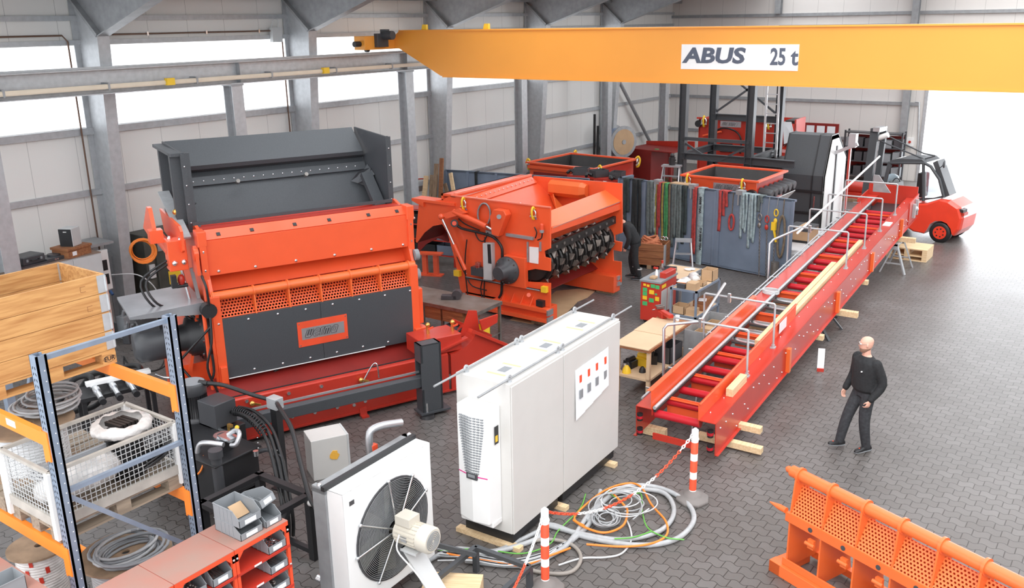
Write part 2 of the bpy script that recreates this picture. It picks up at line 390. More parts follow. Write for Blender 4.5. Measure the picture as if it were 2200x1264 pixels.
# roof: left slope, with an unseen opal strip added for overhead light
RS = .16
def roofz(x): return 6.98 + (x-WX)*RS
def roof_part(x0, x1, m, th): return MB(m).plate([(x0, -3, roofz(x0)), (x1, -3, roofz(x1)), (x1, BY+.2, roofz(x1)), (x0, BY+.2, roofz(x0))], th)
struct(roof_part(WX-.3, -13.9, 'roofp', .08).obj('ceiling'))
struct(roof_part(-9.9, -6.5, 'roofp', .08).obj('ceiling'))
struct(roof_part(-13.9, -9.9, 'pane', .02).obj('window_9'))
for i, x in enumerate((-17.9, -16.4, -14.9, -13.9, -9.9, -8.4)):
    struct(MB('galvd').box((x-.04, -3, roofz(x)-.2), (x+.04, BY, roofz(x)-.01)).obj('trim_%d' % (20+i)))
# horizontal wall rails on the left wall and the back wall
k = 1
for z, h in ((4.2, .14), (2.93, .12), (1.55, .12), (5.98, .09), (6.45, .10)):
    struct(MB('galv').box((WX, -3, z-h/2), (WX+.09, BY, z+h/2)).obj('trim_%d' % k)); k += 1
for z, x0, x1 in ((2.95, WX, DX0-.2), (1.5, WX, -8.4), (6.3, WX, 10), (5.0, WX, 10), (5.85, -13.5, -8.4)):
    struct(MB('galvd').box((x0, BY-.09, z-.06), (x1, BY, z+.06)).obj('trim_%d' % k)); k += 1
# portal frames
ords = ['nearest', 'first full', 'second', 'third', 'fourth', 'farthest']
def portal(y, label):
    t, fr = thing('steel_portal_frame', label, 'steel frame', (-17.9, y, 0), 0, 'portal frames along the window wall')
    c = MB('galv'); o = fr.L
    xb, xt, zt = -17.82, -17.4, 6.1
    def q(x, z, dy=0): return o((x, y+dy, z))
    c.plate([q(WX+.02, 0), q(xb, 0), q(xt, zt), q(WX+.02, 6.9)], .014)
    c.prism([q(xb, 0, -.13), q(xt, zt, -.13), q(xt+.02, zt, -.13), q(xb+.02, 0, -.13)], (0, .26, 0))
    c.prism([q(WX+.02, 0, -.13), q(WX+.02, 6.9, -.13), q(WX+.04, 6.9, -.13), q(WX+.04, 0, -.13)], (0, .26, 0))
    c.box(q(WX, 0, -.16), q(xb+.08, .02, .16))
    c.obj('column', t)
    MB('galvd').prism([q(xt-.02, zt-.02, -.14), q(WX+.02, 6.86, -.14), q(WX+.02, 6.92, -.14), q(xt+.02, zt+.04, -.14)], (0, .28, 0)).obj('joint_plate', t)
    r = MB('galvd'); x1, x2 = -15.0, -6.6
    zb1 = roofz(x1)-.62; zb2 = roofz(x2)-.62
    r.plate([q(xt, zt), q(x1, zb1), q(x2, zb2), q(x2, roofz(x2)-.2), q(WX+.02, roofz(WX)-.1)], .014)
    for a, b in ((q(xt, zt), q(x1, zb1)), (q(x1, zb1), q(x2, zb2))): r.bar(a, b, .26, .02)
    r.bar(q(WX+.02, roofz(WX)-.12), q(x2, roofz(x2)-.2), .26, .02)
    r.obj('rafter', t); return t
for i, y in enumerate(COLY):
    portal(y, ['grey tapered steel portal frame nearest the camera, outside the left picture edge', 'grey tapered steel portal frame left of the dark hopper, by the white cupboard',
               'grey tapered steel portal frame rising directly behind the dark hopper', 'grey tapered steel portal frame behind the leaning planks and the crane girder end',
               'grey tapered steel portal frame behind the red machine box with black lining', 'grey tapered steel portal frame beside the standing blue cable drum'][i])
# crane runway: posts and beam
PX = -17.0
for i, (px, py) in enumerate(((5, 500), (512, 300), (878, 300), (1120, 300), (1302, 300), (1425, 250))):
    y = onx(px, py, PX)[1]
    t, fr = thing('runway_post', ['grey H-section runway post cut by the left picture edge above the cupboard', 'grey H-section runway post behind the left part of the dark hopper', 'grey H-section runway post right of the dark hopper', 'grey H-section runway post behind the blue grey partition',
        'grey H-section runway post with black bars leaning on it', 'grey H-section runway post in the far corner behind the dark red box'][i], 'steel post', (PX, y, 0), 0, 'posts carrying the crane runway')
    MB('galv').ibeam((0, 0, .02), (0, 0, 4.98), .3, .3, .018, (1, 0, 0)).obj('shaft', t)
    MB('galvd').box((-.2, -.2, 0), (.2, .2, .02)).obj('base_plate', t)
    MB('galvd').box((-.17, -.17, 4.98), (.17, .17, 5.02)).obj('head_plate', t)
t, fr = thing('crane_runway', 'long grey crane runway beam along the window wall with pale conductor rail', 'crane rail', (PX, 0, 5.02))
MB('galv').ibeam((0, -3, .24), (0, BY-.1, .24), .48, .3, .022).box((-.03, -3, .48), (.03, BY-.1, .52)).obj('beam', t)
s = MB('galvd')
for y in (7.9, 13.2, 18.7, 24.2, 29.7): MB('galvd').box((-.14, y-.006, .02), (.14, y+.006, .46)).obj('stiffener', t)
MB(mat('cream_conductor_rail', (.72, .63, .5), .5)).box((.17, -3, .10), (.23, BY-.3, .19)).box((.23, -3, .115), (.245, BY-.3, .175)).obj('conductor_rail', t)
for y in range(-2, 36, 2): MB('galvd').box((.0, y-.02, .19), (.22, y+.02, .22)).box((.14, y-.02, .08), (.25, y+.02, .1)).box((.245, y-.02, .08), (.255, y+.02, .21)).obj('bracket', t)
for px, py in ((362, 163), (697, 140)):
    y = onx(px, py, PX+.23)[1]
    MB('yellow').box((.2, y-.09, .09), (.3, y+.09, .23)).obj('feed_box', t)
# brown pipe along the wall and down beside the second frame
for i, (y0, y1, lab) in enumerate(((-2, 10.1, 'thin brown pipe high on the wall above the leftmost window'), (10.9, 15.6, 'thin brown pipe high on the wall left of the second portal frame'))):
    m_ = MB('copper').tube([(WX+.12, y0, 6.12), (WX+.12, y1-.1, 6.12), (WX+.12, y1, 6.0), (WX+.12, y1, 1.2)], .018, 8)
    o = m_.obj('wall_pipe'); tag(o, lab, 'pipe')
    for y in (y0+1, y0+2.5, y0+4): MB('chrome').box((WX+.09, y-.02, 6.08), (WX+.145, y+.02, 6.16)).obj('pipe_clip', o)
o = MB('lgrey').box((WX+.09, 15.25, 5.85), (WX+.2, 15.55, 6.2)).obj('junction_box'); tag(o, 'small pale junction box under the pipe beside the second portal frame', 'junction box')
MB('cwhite').tube([(WX+.12, 15.3, 6.2), (WX+.15, 15.35, 6.38), (WX+.15, 15.5, 6.36), (WX+.12, 15.5, 6.2)], .008, 6, curve=4).obj('cable', o)
# back wall posts and wall bracing
for i, (px, py, z1, lab) in enumerate(((1673, 20, 9, 'grey back wall post above the steel tower'), (1971, 0, 9, 'grey back wall post beside the bright doorway'))):
    x = ony(px, py, BY-.2)[0]
    o, _ = thing('wall_post', lab, 'steel post', (x, BY-.22, 0))
    z0 = 0 if i else 6.35
    MB('galvd').ibeam((0, 0, z0), (0, 0, z1), .24, .24, .015, (0, 1, 0)).obj('shaft', o)
    if i: MB('galvd').box((-.17, -.16, 0), (.17, .16, .02)).obj('base_plate', o)
a = onx(1334, 182, WX+.3); b = onx(1400, 312, WX+.3)
tag(MB('galvd').cyl(a+(a-b)*.6, b, .07).obj('wind_brace'), 'diagonal grey tube brace across the last wall bay', 'brace')
tag(MB('galv').tube([ony(1966, 219, BY-.05), ony(1975, 219.5, BY-.05), ony(1973, 300, BY-.05), ony(1970, 345, BY-.05)], .03).obj('cable_conduit'), 'grey conduit bending down the wall beside the doorway', 'conduit')
c = ony(1955, 305, BY-.08)
o = MB('pwhite').box((c.x-.12, BY-.12, c.z-.16), (c.x+.12, BY-.0, c.z+.16)).obj('door_switch'); tag(o, 'small pale door control box with red button beside the doorway', 'switch')
MB('red').cyl((c.x, BY-.12, c.z), (c.x, BY-.15, c.z), .05).obj('button', o)
# ---------------------------------------------------------------- overhead crane
GY = 18.3
t, fr = thing('overhead_crane', 'long yellow overhead crane girder spanning the hall with capacity sign', 'crane', (-17, GY, 5.56))
def g(x, z, y=0): return V3((x+17, y, z-5.56))
gd = MB('crane')
gd.prism([g(-16.95, 5.62), g(-16.75, 5.6), g(-15.37, 4.93), g(9, 4.93), g(9, 6.04), g(-16.75, 6.04), g(-16.95, 5.9)], (0, .55, 0))
gd.box(g(-16.72, 6.04, -.04), g(9, 6.07, .6)); gd.obj('girder', t)
MB('crane').box(g(-15.3, 4.9, -.03), g(9, 4.93, .58)).obj('bottom_flange', t)
for x in (-16.05, -14.05): MB('yellow').prism([g(x, 6.07, .1), g(x+.16, 6.07, .1), g(x+.16, 6.2, .1), g(x+.04, 6.2, .1)], (0, .08, 0)).obj('lug', t)
MB('crane').box(g(-17.3, 5.6, -1.1), g(-16.92, 5.94, 1.6)).obj('end_carriage', t, bevel=.01)
MB('black').cyl(g(-17.1, 5.75, -1.1), g(-17.1, 5.75, -1.3), .07).obj('buffer', t)
MB('anth').box(g(-16.93, 5.66, -.75), g(-16.8, 6.0, -.35)).cyl(g(-16.85, 5.95, -.5), g(-16.5, 5.95, -.5), .11).box(g(-16.9, 6.0, -.55), g(-16.7, 6.1, -.4)).obj('drive_motor', t, bevel=.008)
for y in (-.9, 1.3): MB('black').cyl(g(-17.1, 5.6, y), g(-17.1, 5.6, y+.1), .06).obj('wheel', t)
x0, x1 = ony(1465, 95, GY)[0], ony(1718, 96, GY)[0]; z0, z1 = 5.205, 5.715
sg = MB('pwhite').box(g(x0, z0, -.012), g(x1, z1, 0)).obj('sign_plate', t)
SGN = mat('sign_grey', (.085, .1, .14), .5)
zc = (z0+z1)/2
text_mesh('lettering', 'ABUS', .42, SGN, sg, frame4(g(x0+.06, zc+.015, -.016), (1, 0, 0), (0, 0, 1)), offset=.016, shear=.12, align='LEFT', sx=1.33)
text_mesh('lettering', '25', .45, SGN, sg, frame4(g(x0+1.95, zc, -.016), (1, 0, 0), (0, 0, 1)), offset=.012, align='LEFT', sx=.72)
text_mesh('lettering', 't', .45, SGN, sg, frame4(g(x0+2.38, zc, -.016), (1, 0, 0), (0, 0, 1)), offset=.012, align='LEFT', sx=.9)
# ---------------------------------------------------------------- light
w = bpy.data.worlds.new('overcast'); SC.world = w; w.use_nodes = True
bg = w.node_tree.nodes['Background']; bg.inputs[0].default_value = (.93, .96, 1, 1); bg.inputs[1].default_value = 2.3
su = bpy.data.lights.new('hazy_sun', 'SUN'); su.energy = 1.0; su.angle = .6; su.color = (1, .97, .92)
so = bpy.data.objects.new('hazy_sun', su); COL.objects.link(so); so.rotation_euler = (math.radians(38), math.radians(18), 0)
dl = bpy.data.lights.new('doorway_daylight', 'AREA'); dl.shape = 'RECTANGLE'; dl.size = 11.5; dl.size_y = 4.2; dl.energy = 750; dl.color = (.93, .96, 1)
do = bpy.data.objects.new('doorway_daylight', dl); COL.objects.link(do); do.location = (-1.7, BY+.5, 2.15); do.rotation_euler = (math.radians(-84), 0, 0)
SC.view_settings.view_transform = 'Standard'; SC.view_settings.look = 'None'; SC.view_settings.exposure = .28; SC.view_settings.gamma = 1; SC.view_settings.use_curve_mapping = False
# ================================================================ shredder with dark hopper (front left)
PERF_A = perforated('perforated_orange_sheet', (.80, .12, .03), 0, 2, .05, .35)
def bolt(mb, p, n, r=.018, h=.014):
    p = V3(p); mb.cyl(p, p+V3(n)*h, r, n=6, smooth=False)
def logo(parent, name, M4, w, h, th=.006):
    """brushed name plate with hatched slanted lettering"""
    pl = MB('alu').add([M4 @ V3(p) for p in ((-w/2, -h/2, -th), (w/2, -h/2, -th), (w/2, h/2, -th), (-w/2, h/2, -th), (-w/2, -h/2, 0), (w/2, -h/2, 0), (w/2, h/2, 0), (-w/2, h/2, 0))],
                       [(0, 3, 2, 1), (4, 5, 6, 7), (0, 1, 5, 4), (1, 2, 6, 5), (2, 3, 7, 6), (3, 0, 4, 7)]).obj(name, parent)
    gl = [([(0, 1), (0, .15), (.08, 0), (.78, 0), (.95, .2), (.95, 1), (.7, 1), (.7, .25), (.6, .25), (.6, 1), (.36, 1), (.36, .25), (.25, .25), (.25, 1)], [], 1.12),
          ([(.85, .48), (.85, .78), (.65, 1), (.25, 1), (0, .75), (0, .2), (.2, 0), (.75, 0), (.85, .2), (.3, .2), (.25, .4)], [(.25, .6), (.6, .62), (.55, .8), (.3, .8)], 1.0),
          ([(0, 0), (0, .62), (-.08, .62), (-.08, 1), (.5, 1), (.42, .8), (.27, .78), (.27, 0)], [], .5),
          ([(0, 0), (0, .85), (.08, 1), (.78, 1), (.95, .8), (.95, 0), (.7, 0), (.7, .75), (.6, .75), (.6, 0), (.36, 0), (.36, .75), (.25, .75), (.25, 0)], [], 1.12),
          ([(0, .25), (.2, 0), (.9, 0), (.9, .85), (.7, 1), (.3, 1), (.05, .75)], [(.25, .3), (.6, .25), (.6, .75), (.35, .78)], 1.0)]
    H_ = h*.66; X = 0; sx = w*.84/(4.74*1.0+.45)
    def Q(x, y, z): return M4 @ V3((-w*.44+(x+y*.45)*sx, (y-.5)*H_, z))
    for outer, inner, adv in gl:
        n = MB('black'); n.tube([Q(X+x, y, .002) for x, y in outer], h*.022, 4, closed=True, smooth=False)
        if inner: n.tube([Q(X+x, y, .002) for x, y in inner], h*.018, 4, closed=True, smooth=False)
        n.mats = ['black', 'grey', 'lgrey']; n.use(1)
        if len(outer) > 11:
            for q in (.02, .38, .72): n.add([Q(X+q, .12, .0015), Q(X+q+.1, .12, .0015), Q(X+q+.1, .95, .0015), Q(X+q, .95, .0015)], [(0, 1, 2, 3)])
        else: n.add([Q(X+.04, .1, .0015), Q(X+.18, .1, .0015), Q(X+.18, .9, .0015), Q(X+.04, .9, .0015)], [(0, 1, 2, 3)])
        n.obj('letter', pl); X += adv*.98
    return pl
def shackle(parent, p, out, s=.1, yellow=True):
    """bow shackle with a yellow lifting loop; out = outward direction"""
    p = V3(p); out = V3(out).normalized(); up = V3((0, 0, 1)); sd = out.cross(up)
    m_ = MB('chrome'); pts = []
    for i in range(13):
        a = -PI*.25+PI*1.5*i/12; pts.append(p+out*s*.35+sd*math.cos(a)*s*.55+up*(math.sin(a)*s*.7-s*.3))
    m_.tube(pts, s*.16, 8); m_.cyl(p+out*s*.35+sd*s*.7-up*s*.9, p+out*s*.35-sd*s*.7-up*s*.9, s*.2, n=8)
    o = m_.obj('shackle', parent)
    if yellow:
        pts = [p+up*s*.5-out*.01, p+out*s*.5+up*s*.9, p+out*s*.9+up*s*.1, p+out*s*.6-up*s*1.2, p+out*.01-up*s*1.4]
        MB('yellow').tube(pts, s*.2, 8, curve=4).obj('lifting_eye', parent)
    return o
AO = onz(905, 862)
A, FA = thing('shredder', 'big orange shredder with dark grey hopper and anthracite front panel', 'shredder', AO, 66.5)
UL, UR = -3.12, .38
# body side plates
for u, nm in ((UL, 'side_plate'), (UR, 'side_plate')):
    th = .05
    sp = MB('orange')
    poly = [(u, .82, .05), (u, .82, 2.2), (u, .95, 2.5), (u, .98, 3.12), (u, 1.5, 3.25), (u, 3.1, 3.3), (u, 3.1, .05)]
    sp.prism(poly, (th if u < 0 else -th, 0, 0))
    s_ = sp.obj(nm, A)
    b = MB('chrome')
    for v, w in ((.95, 2.9), (.95, 2.6), (1.05, 2.1), (1.3, .9), (1.3, 1.5), (1.8, 2.4)):
        bolt(b, (u if u < 0 else u, v, w), (-1 if u < 0 else 1, 0, 0), .03, .02)
        b.obj('bolt', s_); b = MB('chrome')
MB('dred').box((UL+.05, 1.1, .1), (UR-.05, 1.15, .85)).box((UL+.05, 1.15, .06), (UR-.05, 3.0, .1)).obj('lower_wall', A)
MB('orange').box((UL, 3.0, .1), (UR, 3.1, 3.2)).obj('rear_wall', A)
MB('black').cyl((UL+.05, 1.9, 1.7), (UR-.05, 1.9, 1.7), .38).obj('rotor', A)
# front column strips
for u in (UL-.02, UR-.12):
    MB('orange').box((u, .76, .1), (u+.14, .86, 2.2)).box((u+.02, .7, .78), (u+.12, .78, 1.05)).obj('front_column', A, bevel=.006)
# anthracite front panel with bolts and name plate
fp = MB('anth').box((UL+.06, .765, .83), (-1.4, .8, 1.83)).box((-1.396, .765, .83), (UR-.05, .8, 1.83)).obj('front_panel', A, bevel=.003)
for i, (px, py) in enumerate(((470, 697), (534, 686), (597, 675), (657, 665), (715, 654), (772, 644), (827, 635), (881, 625), (484, 805), (547, 793), (608, 781), (667, 769), (724, 757), (780, 745), (834, 735), (886, 724))):
    p = FA.V(px, py, .765); b = MB('chrome'); b.lathe((p.x, .765, p.z), (0, -1, 0), [(.022, 0), (.022, .006), (.008, .014)], 10).obj('bolt', fp)
sg = MB('signal').box((-1.82, .755, 1.115), (-.955, .766, 1.55)).obj('name_board', A)
MT_ = frame4((-1.385, .752, 1.335), (1, 0, 0), (0, 0, 1))
logo(sg, 'name_plate', MT_, .74, .2)
for x in (-1.79, -.985):
    for z in (1.145, 1.52): b = MB('chrome'); bolt(b, (x, .755, z), (0, -1, 0), .012, .008); b.obj('bolt', sg)
# pipe, ribs and perforated guards
MB('orange2').cyl((UL, .86, 2.19), (UR, .86, 2.19), .072, n=24).obj('guard_pipe', A)
ribs = [UL+.02, -2.46, -1.9, -1.36, -.83, -.3, .25]
for u in ribs:
    r = MB('orange2').prism([(u, .77, 1.83), (u, .80, 2.2), (u, .9, 2.24), (u, 1.12, 2.2), (u, .95, 1.83)], (.022, 0, 0)).cyl((u-.002, .86, 2.19), (u+.024, .86, 2.19), .09, n=24)
    r.obj('guard_rib', A)
for a, b_ in zip(ribs[:-1], ribs[1:]):
    MB(PERF_A).plate([(a+.022, .8, 1.83), (b_, .8, 1.83), (b_, 1.08, 2.17), (a+.022, 1.08, 2.17)], .006).obj('perforated_guard', A)
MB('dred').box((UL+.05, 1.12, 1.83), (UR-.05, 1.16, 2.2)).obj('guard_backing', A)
# recess and upper flap
MB('orange').plate([(UL+.05, 1.12, 2.2), (UR-.05, 1.12, 2.2), (UR-.05, 1.5, 2.62), (UL+.05, 1.5, 2.62)], .02).plate([(UL+.05, 1.5, 2.6), (UR-.05, 1.5, 2.6), (UR-.05, 1.02, 2.8), (UL+.05, 1.02, 2.8)], .02).obj('chute', A)
fl = MB('orange').box((UL, .97, 2.5), (UR+.02, 1.0, 3.06)).obj('upper_flap', A, bevel=.004)
lp = MB('orange').plate([(UL+.05, .98, 3.06), (UR-.02, .98, 3.06), (UR-.02, 1.14, 3.19), (UL+.05, 1.14, 3.19)], .02).obj('flap_lip', A)
for px, py in ((469, 508), (541, 499), (633, 488), (707, 478), (791, 467), (852, 459)):
    p = FA.V(px, py, 1.05)
    MB('black').plate([(p.x-.03, 1.02, 3.1), (p.x+.03, 1.02, 3.1), (p.x+.03, 1.07, 3.14), (p.x-.03, 1.07, 3.14)], .024).obj('slot', lp)
for px, py in ((437, 586), (470, 583), (549, 573), (636, 560), (719, 548), (798, 536), (866, 526), (430, 528), (889, 469)):
    p = FA.V(px, py, .97); b = MB('chrome'); b.lathe((p.x, .97, p.z), (0, -1, 0), [(.026, 0), (.026, .008), (.01, .018)], 10).obj('bolt', fl)
for u in (UL-.08, UR-.06): MB('orange').box((u, .93, 2.98), (u+.14, 1.2, 3.22)).obj('corner_block', A, bevel=.01)
for u in (UL-.06, UR-.04): MB('orange').box((u, .93, 2.05), (u+.1, 1.05, 3.0)).obj('flap_frame', A, bevel=.005)
MB('red').box((UL+.05, 1.2, 3.05), (UR-.05, 1.45, 3.2)).obj('inner_ledge', A)
# hopper
H = MB('anth')
hz = 4.36
bw = lambda u: [(u, 3.1, hz+.02), (u, 2.75, 3.98)]
H.plate([(UL, 3.1, hz+.03), (.25, 3.1, hz+.03), (.25, 2.6, 4.0), (UL, 2.6, 4.0)], .03)
H.plate([(UL, 2.6, 4.0), (.25, 2.6, 4.0), (.27, 2.62, 3.93), (UL, 2.62, 3.93)], .03).plate([(UL, 2.62, 3.93), (.27, 2.62, 3.93), (.3, 2.85, 3.82), (UL, 2.85, 3.82)], .03)
H.obj('rear_hopper_wall', A)
MB('anth').plate([(UL+.02, 2.78, 3.9), (.3, 2.78, 3.9), (.3, 2.1, 3.05), (UL+.02, 2.1, 3.05)], .03).obj('feed_plate', A)
st = MB('anth').plate([(UL+.02, 2.66, 3.79), (.28, 2.66, 3.79), (.28, 2.56, 3.66), (UL+.02, 2.56, 3.66)], -.02).obj('bolted_strip', A)
for i in range(19):
    u = UL+.12+i*.171; b = MB('chrome'); b.ball((u, 2.59, 3.735), .016, 8, 5).obj('bolt', st)
for px, py in ((514, 398), (661, 383)):
    p = FA.V(px, py, 2.3); MB('steel').cyl((p.x, 2.42, p.z+.03), (p.x, 2.34, p.z+.07), .034).obj('cap_bolt', A)
for u, s, un in ((UL-.04, -1, UL-.02), (.3, 1, .36)):
    w_ = MB('anth').prism([(u, 3.12, hz+.03), (u, 1.6, hz-.01), (u, 1.6, 3.12), (u, 3.12, 3.12)], (.03, 0, 0))
    w_.box((u-.12*s if s < 0 else u, 1.58, 3.1), (u+.03, 1.62, hz)); w_.obj('side_hopper_wall', A)
    fl_ = MB('anth').box((u-.02, 1.575, 3.1), (u+.07, 1.6, hz-.01)).obj('wall_flange', A)
    for w in (3.25, 3.55, 3.85, 4.15): b = MB('chrome'); b.ball((u+.025, 1.572, w), .014, 8, 5).obj('bolt', fl_)
MB('anth').box((UL-.2, 1.7, 3.2), (UL-.04, 1.8, hz-.02)).box((UL-.2, 1.6, hz-.05), (UL-.0, 3.1, hz)).box((UL-.2, 2.6, 3.2), (UL-.04, 2.7, hz-.03)).obj('wall_stiffener', A)
MB('anth').plate([(.3, 2.55, 3.75), (.0, 2.3, 3.45), (.3, 2.2, 3.6)], .02).bar((.16, 2.3, 3.62), (.16, 1.55, 2.95), .2, .1).plate([(.05, 2.35, 3.68), (.28, 2.35, 3.72), (.16, 2.25, 3.4), (-.1, 2.4, 3.5)], .03).obj('guide_chute', A)
MB('anth').plate([(UL+.02, 1.9, 3.5), (UL+.25, 2.3, 3.42), (UL+.02, 2.3, 3.25)], .03).bar((UL+.04, 2.1, 3.4), (UL+.1, 1.5, 3.0), .14, .08).obj('guide_wedge', A)
MB('anth').bar((UL-.02, 1.45, 3.25), (UR-.1, 1.45, 3.25), .05, .05).obj('cross_bar', A)
MB('red').box((UL+.05, 1.5, 2.2), (UR-.05, 1.55, 3.08)).plate([(UL+.05, 1.5, 2.9), (UR-.1, 1.5, 2.9), (UR-.1, 2.1, 3.1), (UL+.05, 2.1, 3.1)], .02).obj('feed_floor', A)
# left side: hinge block, cylinder, sheet metal table, gear motor, hoses
MB('orange').box((UL-.5, 1.1, 2.62), (UL-.22, 1.38, 3.1)).obj('hinge_block', A, bevel=.01)
for a, z in ((1.16, 3.1), (1.32, 3.1), (1.16, 2.75), (1.32, 2.75)):
    b = MB('chrome')
    if z > 3: b.ball((UL-.28-(.14 if a > 1.2 else 0), a, 3.1), .045, 10, 6)
    else: b.ball((UL-.28-(.14 if a > 1.2 else 0), 1.1, z), .045, 10, 6)
    b.obj('dome_bolt', A)
MB('orange').prism([(UL-.3, 1.2, 2.85), (UL-.3, 1.0, 2.95), (UL-.3, 1.0, 3.25), (UL-.3, 1.1, 3.32), (UL-.3, 2.6, 3.35), (UL-.3, 2.4, 3.0)], (.04, 0, 0)).obj('hinge_cheek', A)
MB('orange').prism([(UL-.14, .9, 2.55), (UL-.14, .9, 2.9), (UL-.14, 1.02, 3.0), (UL-.14, 1.25, 2.95), (UL-.14, 1.25, 2.55)], (.05, 0, 0)).cyl((UL-.15, 1.02, 2.87), (UL-.08, 1.02, 2.87), .11).obj('pivot_ear', A)
MB('orange').prism([(UL-.62, 1.6, 3.0), (UL-.62, 1.5, 3.25), (UL-.62, 1.65, 3.55), (UL-.62, 1.8, 3.55), (UL-.62, 2.4, 3.1)], (.06, 0, 0)).box((UL-.7, 1.3, 3.05), (UL-.5, 1.5, 3.25)).obj('lever_ear', A)
MB('galv').bar((UL-.2, 1.2, 3.1), (UL-.2, 2.6, 3.62), .18, .03).obj('hinge_strip', A)
MB('brass').ball((UL-.2, 1.75, 3.42), .05).ball((UL-.12, 1.8, 3.42), .045).obj('valve', A)
MB('orange').cyl((UL-.42, 1.25, 2.9), (UL-.42, 2.2, 2.95), .09).obj('cylinder', A)
MB('galvd').bar((UL-.16, 1.25, 2.6), (UL-.06, 1.2, 1.7), .05, .05).obj('strut', A)
MB('chrome').cyl((UL-.3, 1.3, 2.6), (UL-.24, 1.25, 2.1), .025).obj('piston_rod', A)
MB('red').ball((UL-.34, 1.2, 2.45), (.06, .06, .09)).obj('valve_block', A)
MB('black').box((UL-.5, 1.1, 2.35), (UL-.42, 1.2, 2.55)).cyl((UL-.42, 1.2, 2.35), (UL-.25, 1.2, 2.35), .03).obj('sensor', A)
slab = MB('galvd')
slab.prism([(-4.33, .78, 2.06), (-4.33, .78, 2.1), (-3.2, .95, 2.1), (-3.2, .95, 1.9)], (0, 1.25, 0)); slab.mats = [mat('grey_sheet_steel', (.33, .34, .36), .35, .3, var=.18, vs=2)]
slab.obj('sheet_table', A)
MB('orange').box((UL-.5, 1.3, .1), (UL, 2.9, 1.0)).plate([(UL-.35, 1.2, .9), (UL-.1, 1.2, 2.0), (UL-.1, 2.6, 2.0), (UL-.35, 2.6, .9)], .05).obj('side_frame', A)
g_ = MB('black').lathe((UL-.02, 1.35, 1.45), (-1, 0, 0), [(.4, 0), (.4, .12), (.32, .14), (.32, .3), (.22, .34), (.2, .6)], 28)
g_.obj('gearbox', A)
MB('plastic').lathe((UL-.65, 1.35, 1.45), (-1, 0, 0), [(.26, 0), (.28, .05), (.28, .42), (.2, .5)], 24).box((UL-1.05, 1.2, 1.66), (UL-.75, 1.5, 1.82)).obj('drive_motor', A)
for i in range(8):
    a = i*PI/4; b = MB('chrome'); bolt(b, (UL-.14, 1.35+math.cos(a)*.36, 1.45+math.sin(a)*.36), (-1, 0, 0), .022, .03); b.obj('bolt', A)
for u in (UL-.04, UL-.14):
    MB('orange').cyl((u, .8, .6), (u, .8, 2.05), .03).obj('guard_cylinder', A)
MB('black').cyl((UL-.06, .74, 2.0), (UL-.06, .9, 2.0), .12).obj('rotary_encoder', A)
for pts in (((UL-.06, .72, 2.1), (UL-.08, .68, 2.4), (UL-.1, .8, 2.55), (UL-.06, .95, 2.5)), ((UL-.06, .74, 1.9), (UL-.1, .68, 1.5), (UL-.2, .7, 1.1), (UL-.1, .72, .7), (UL-.05, .74, .55)),
            ((UL-.5, 1.15, 1.0), (UL-.3, .8, .75), (UL-.12, .72, .95), (UL-.1, .74, 1.3)), ((UL-.4, 1.3, 2.75), (UL-.85, 1.2, 2.5), (UL-.75, 1.1, 2.15), (UL-.4, 1.3, 1.95), (UL-.15, 1.2, 1.75)),
            ((UL-.46, 1.3, 2.78), (UL-.92, 1.25, 2.5), (UL-.8, 1.15, 2.1), (UL-.42, 1.35, 1.9), (UL-.2, 1.25, 1.7)), ((UL-.6, .9, 1.2), (UL-.35, .75, 1.5), (UL-.08, .72, 1.75))):
    MB('rubber').tube(pts, .02, 8, curve=5).obj('hydraulic_hose', A)
# right side fittings
MB('orange').box((UR, .82, 1.1), (UR+.12, 1.0, 1.75)).box((UR, .72, .8), (UR+.14, .95, 1.05)).obj('latch', A, bevel=.01)
MB('grey').cyl((UR+.02, .9, 2.35), (UR+.1, .9, 2.35), .1).cyl((UR+.02, .9, 2.0), (UR+.1, .9, 2.0), .1).obj('end_cap', A)
MB('yellow').ball((UR+.16, .85, 1.0), .04).obj('lubricator', A)
# ---------------------------------------------------------------- chip conveyor in front of it
T, FT = thing('trough_conveyor', 'low red trough conveyor running under the front of the shredder', 'conveyor', FA.P(0, 0, 0), 66.5)
MB('red').prism([(-3.85, 0, .08), (-3.85, 0, .74), (-3.85, .03, .76), (-3.85, .1, .76), (-3.85, .1, .08)], (4.4, 0, 0)).box((-3.85, -.025, .06), (.75, 0, .09)).obj('front_wall', T)
MB('dred').plate([(-3.85, .12, .3), (.3, .12, .3), (.3, .98, .78), (-3.85, .98, .78)], .02).box((-3.85, .1, .1), (.4, .76, .14)).obj('back_wall', T)  # deeper red paints in the shade under the panel overhang
MB('black').bar((-3.8, .16, .72), (.1, .16, .72), .04, .06).obj('gap_strip', T)  # black bars drawn along the trough gap
MB('black').bar((-3.8, .3, .45), (.1, .3, .45), .08, .06).obj('gap_strip', T)
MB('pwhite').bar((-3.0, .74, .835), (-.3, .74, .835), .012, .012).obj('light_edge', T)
MB('red').box((.05, .05, .76), (.85, .62, 1.06)).obj('bearing_box', T, bevel=.012)
MB('red').plate([(.02, -.02, .72), (.95, -.02, .95), (.95, .1, .95), (.02, .1, .72)], .03).obj('side_lip', T)
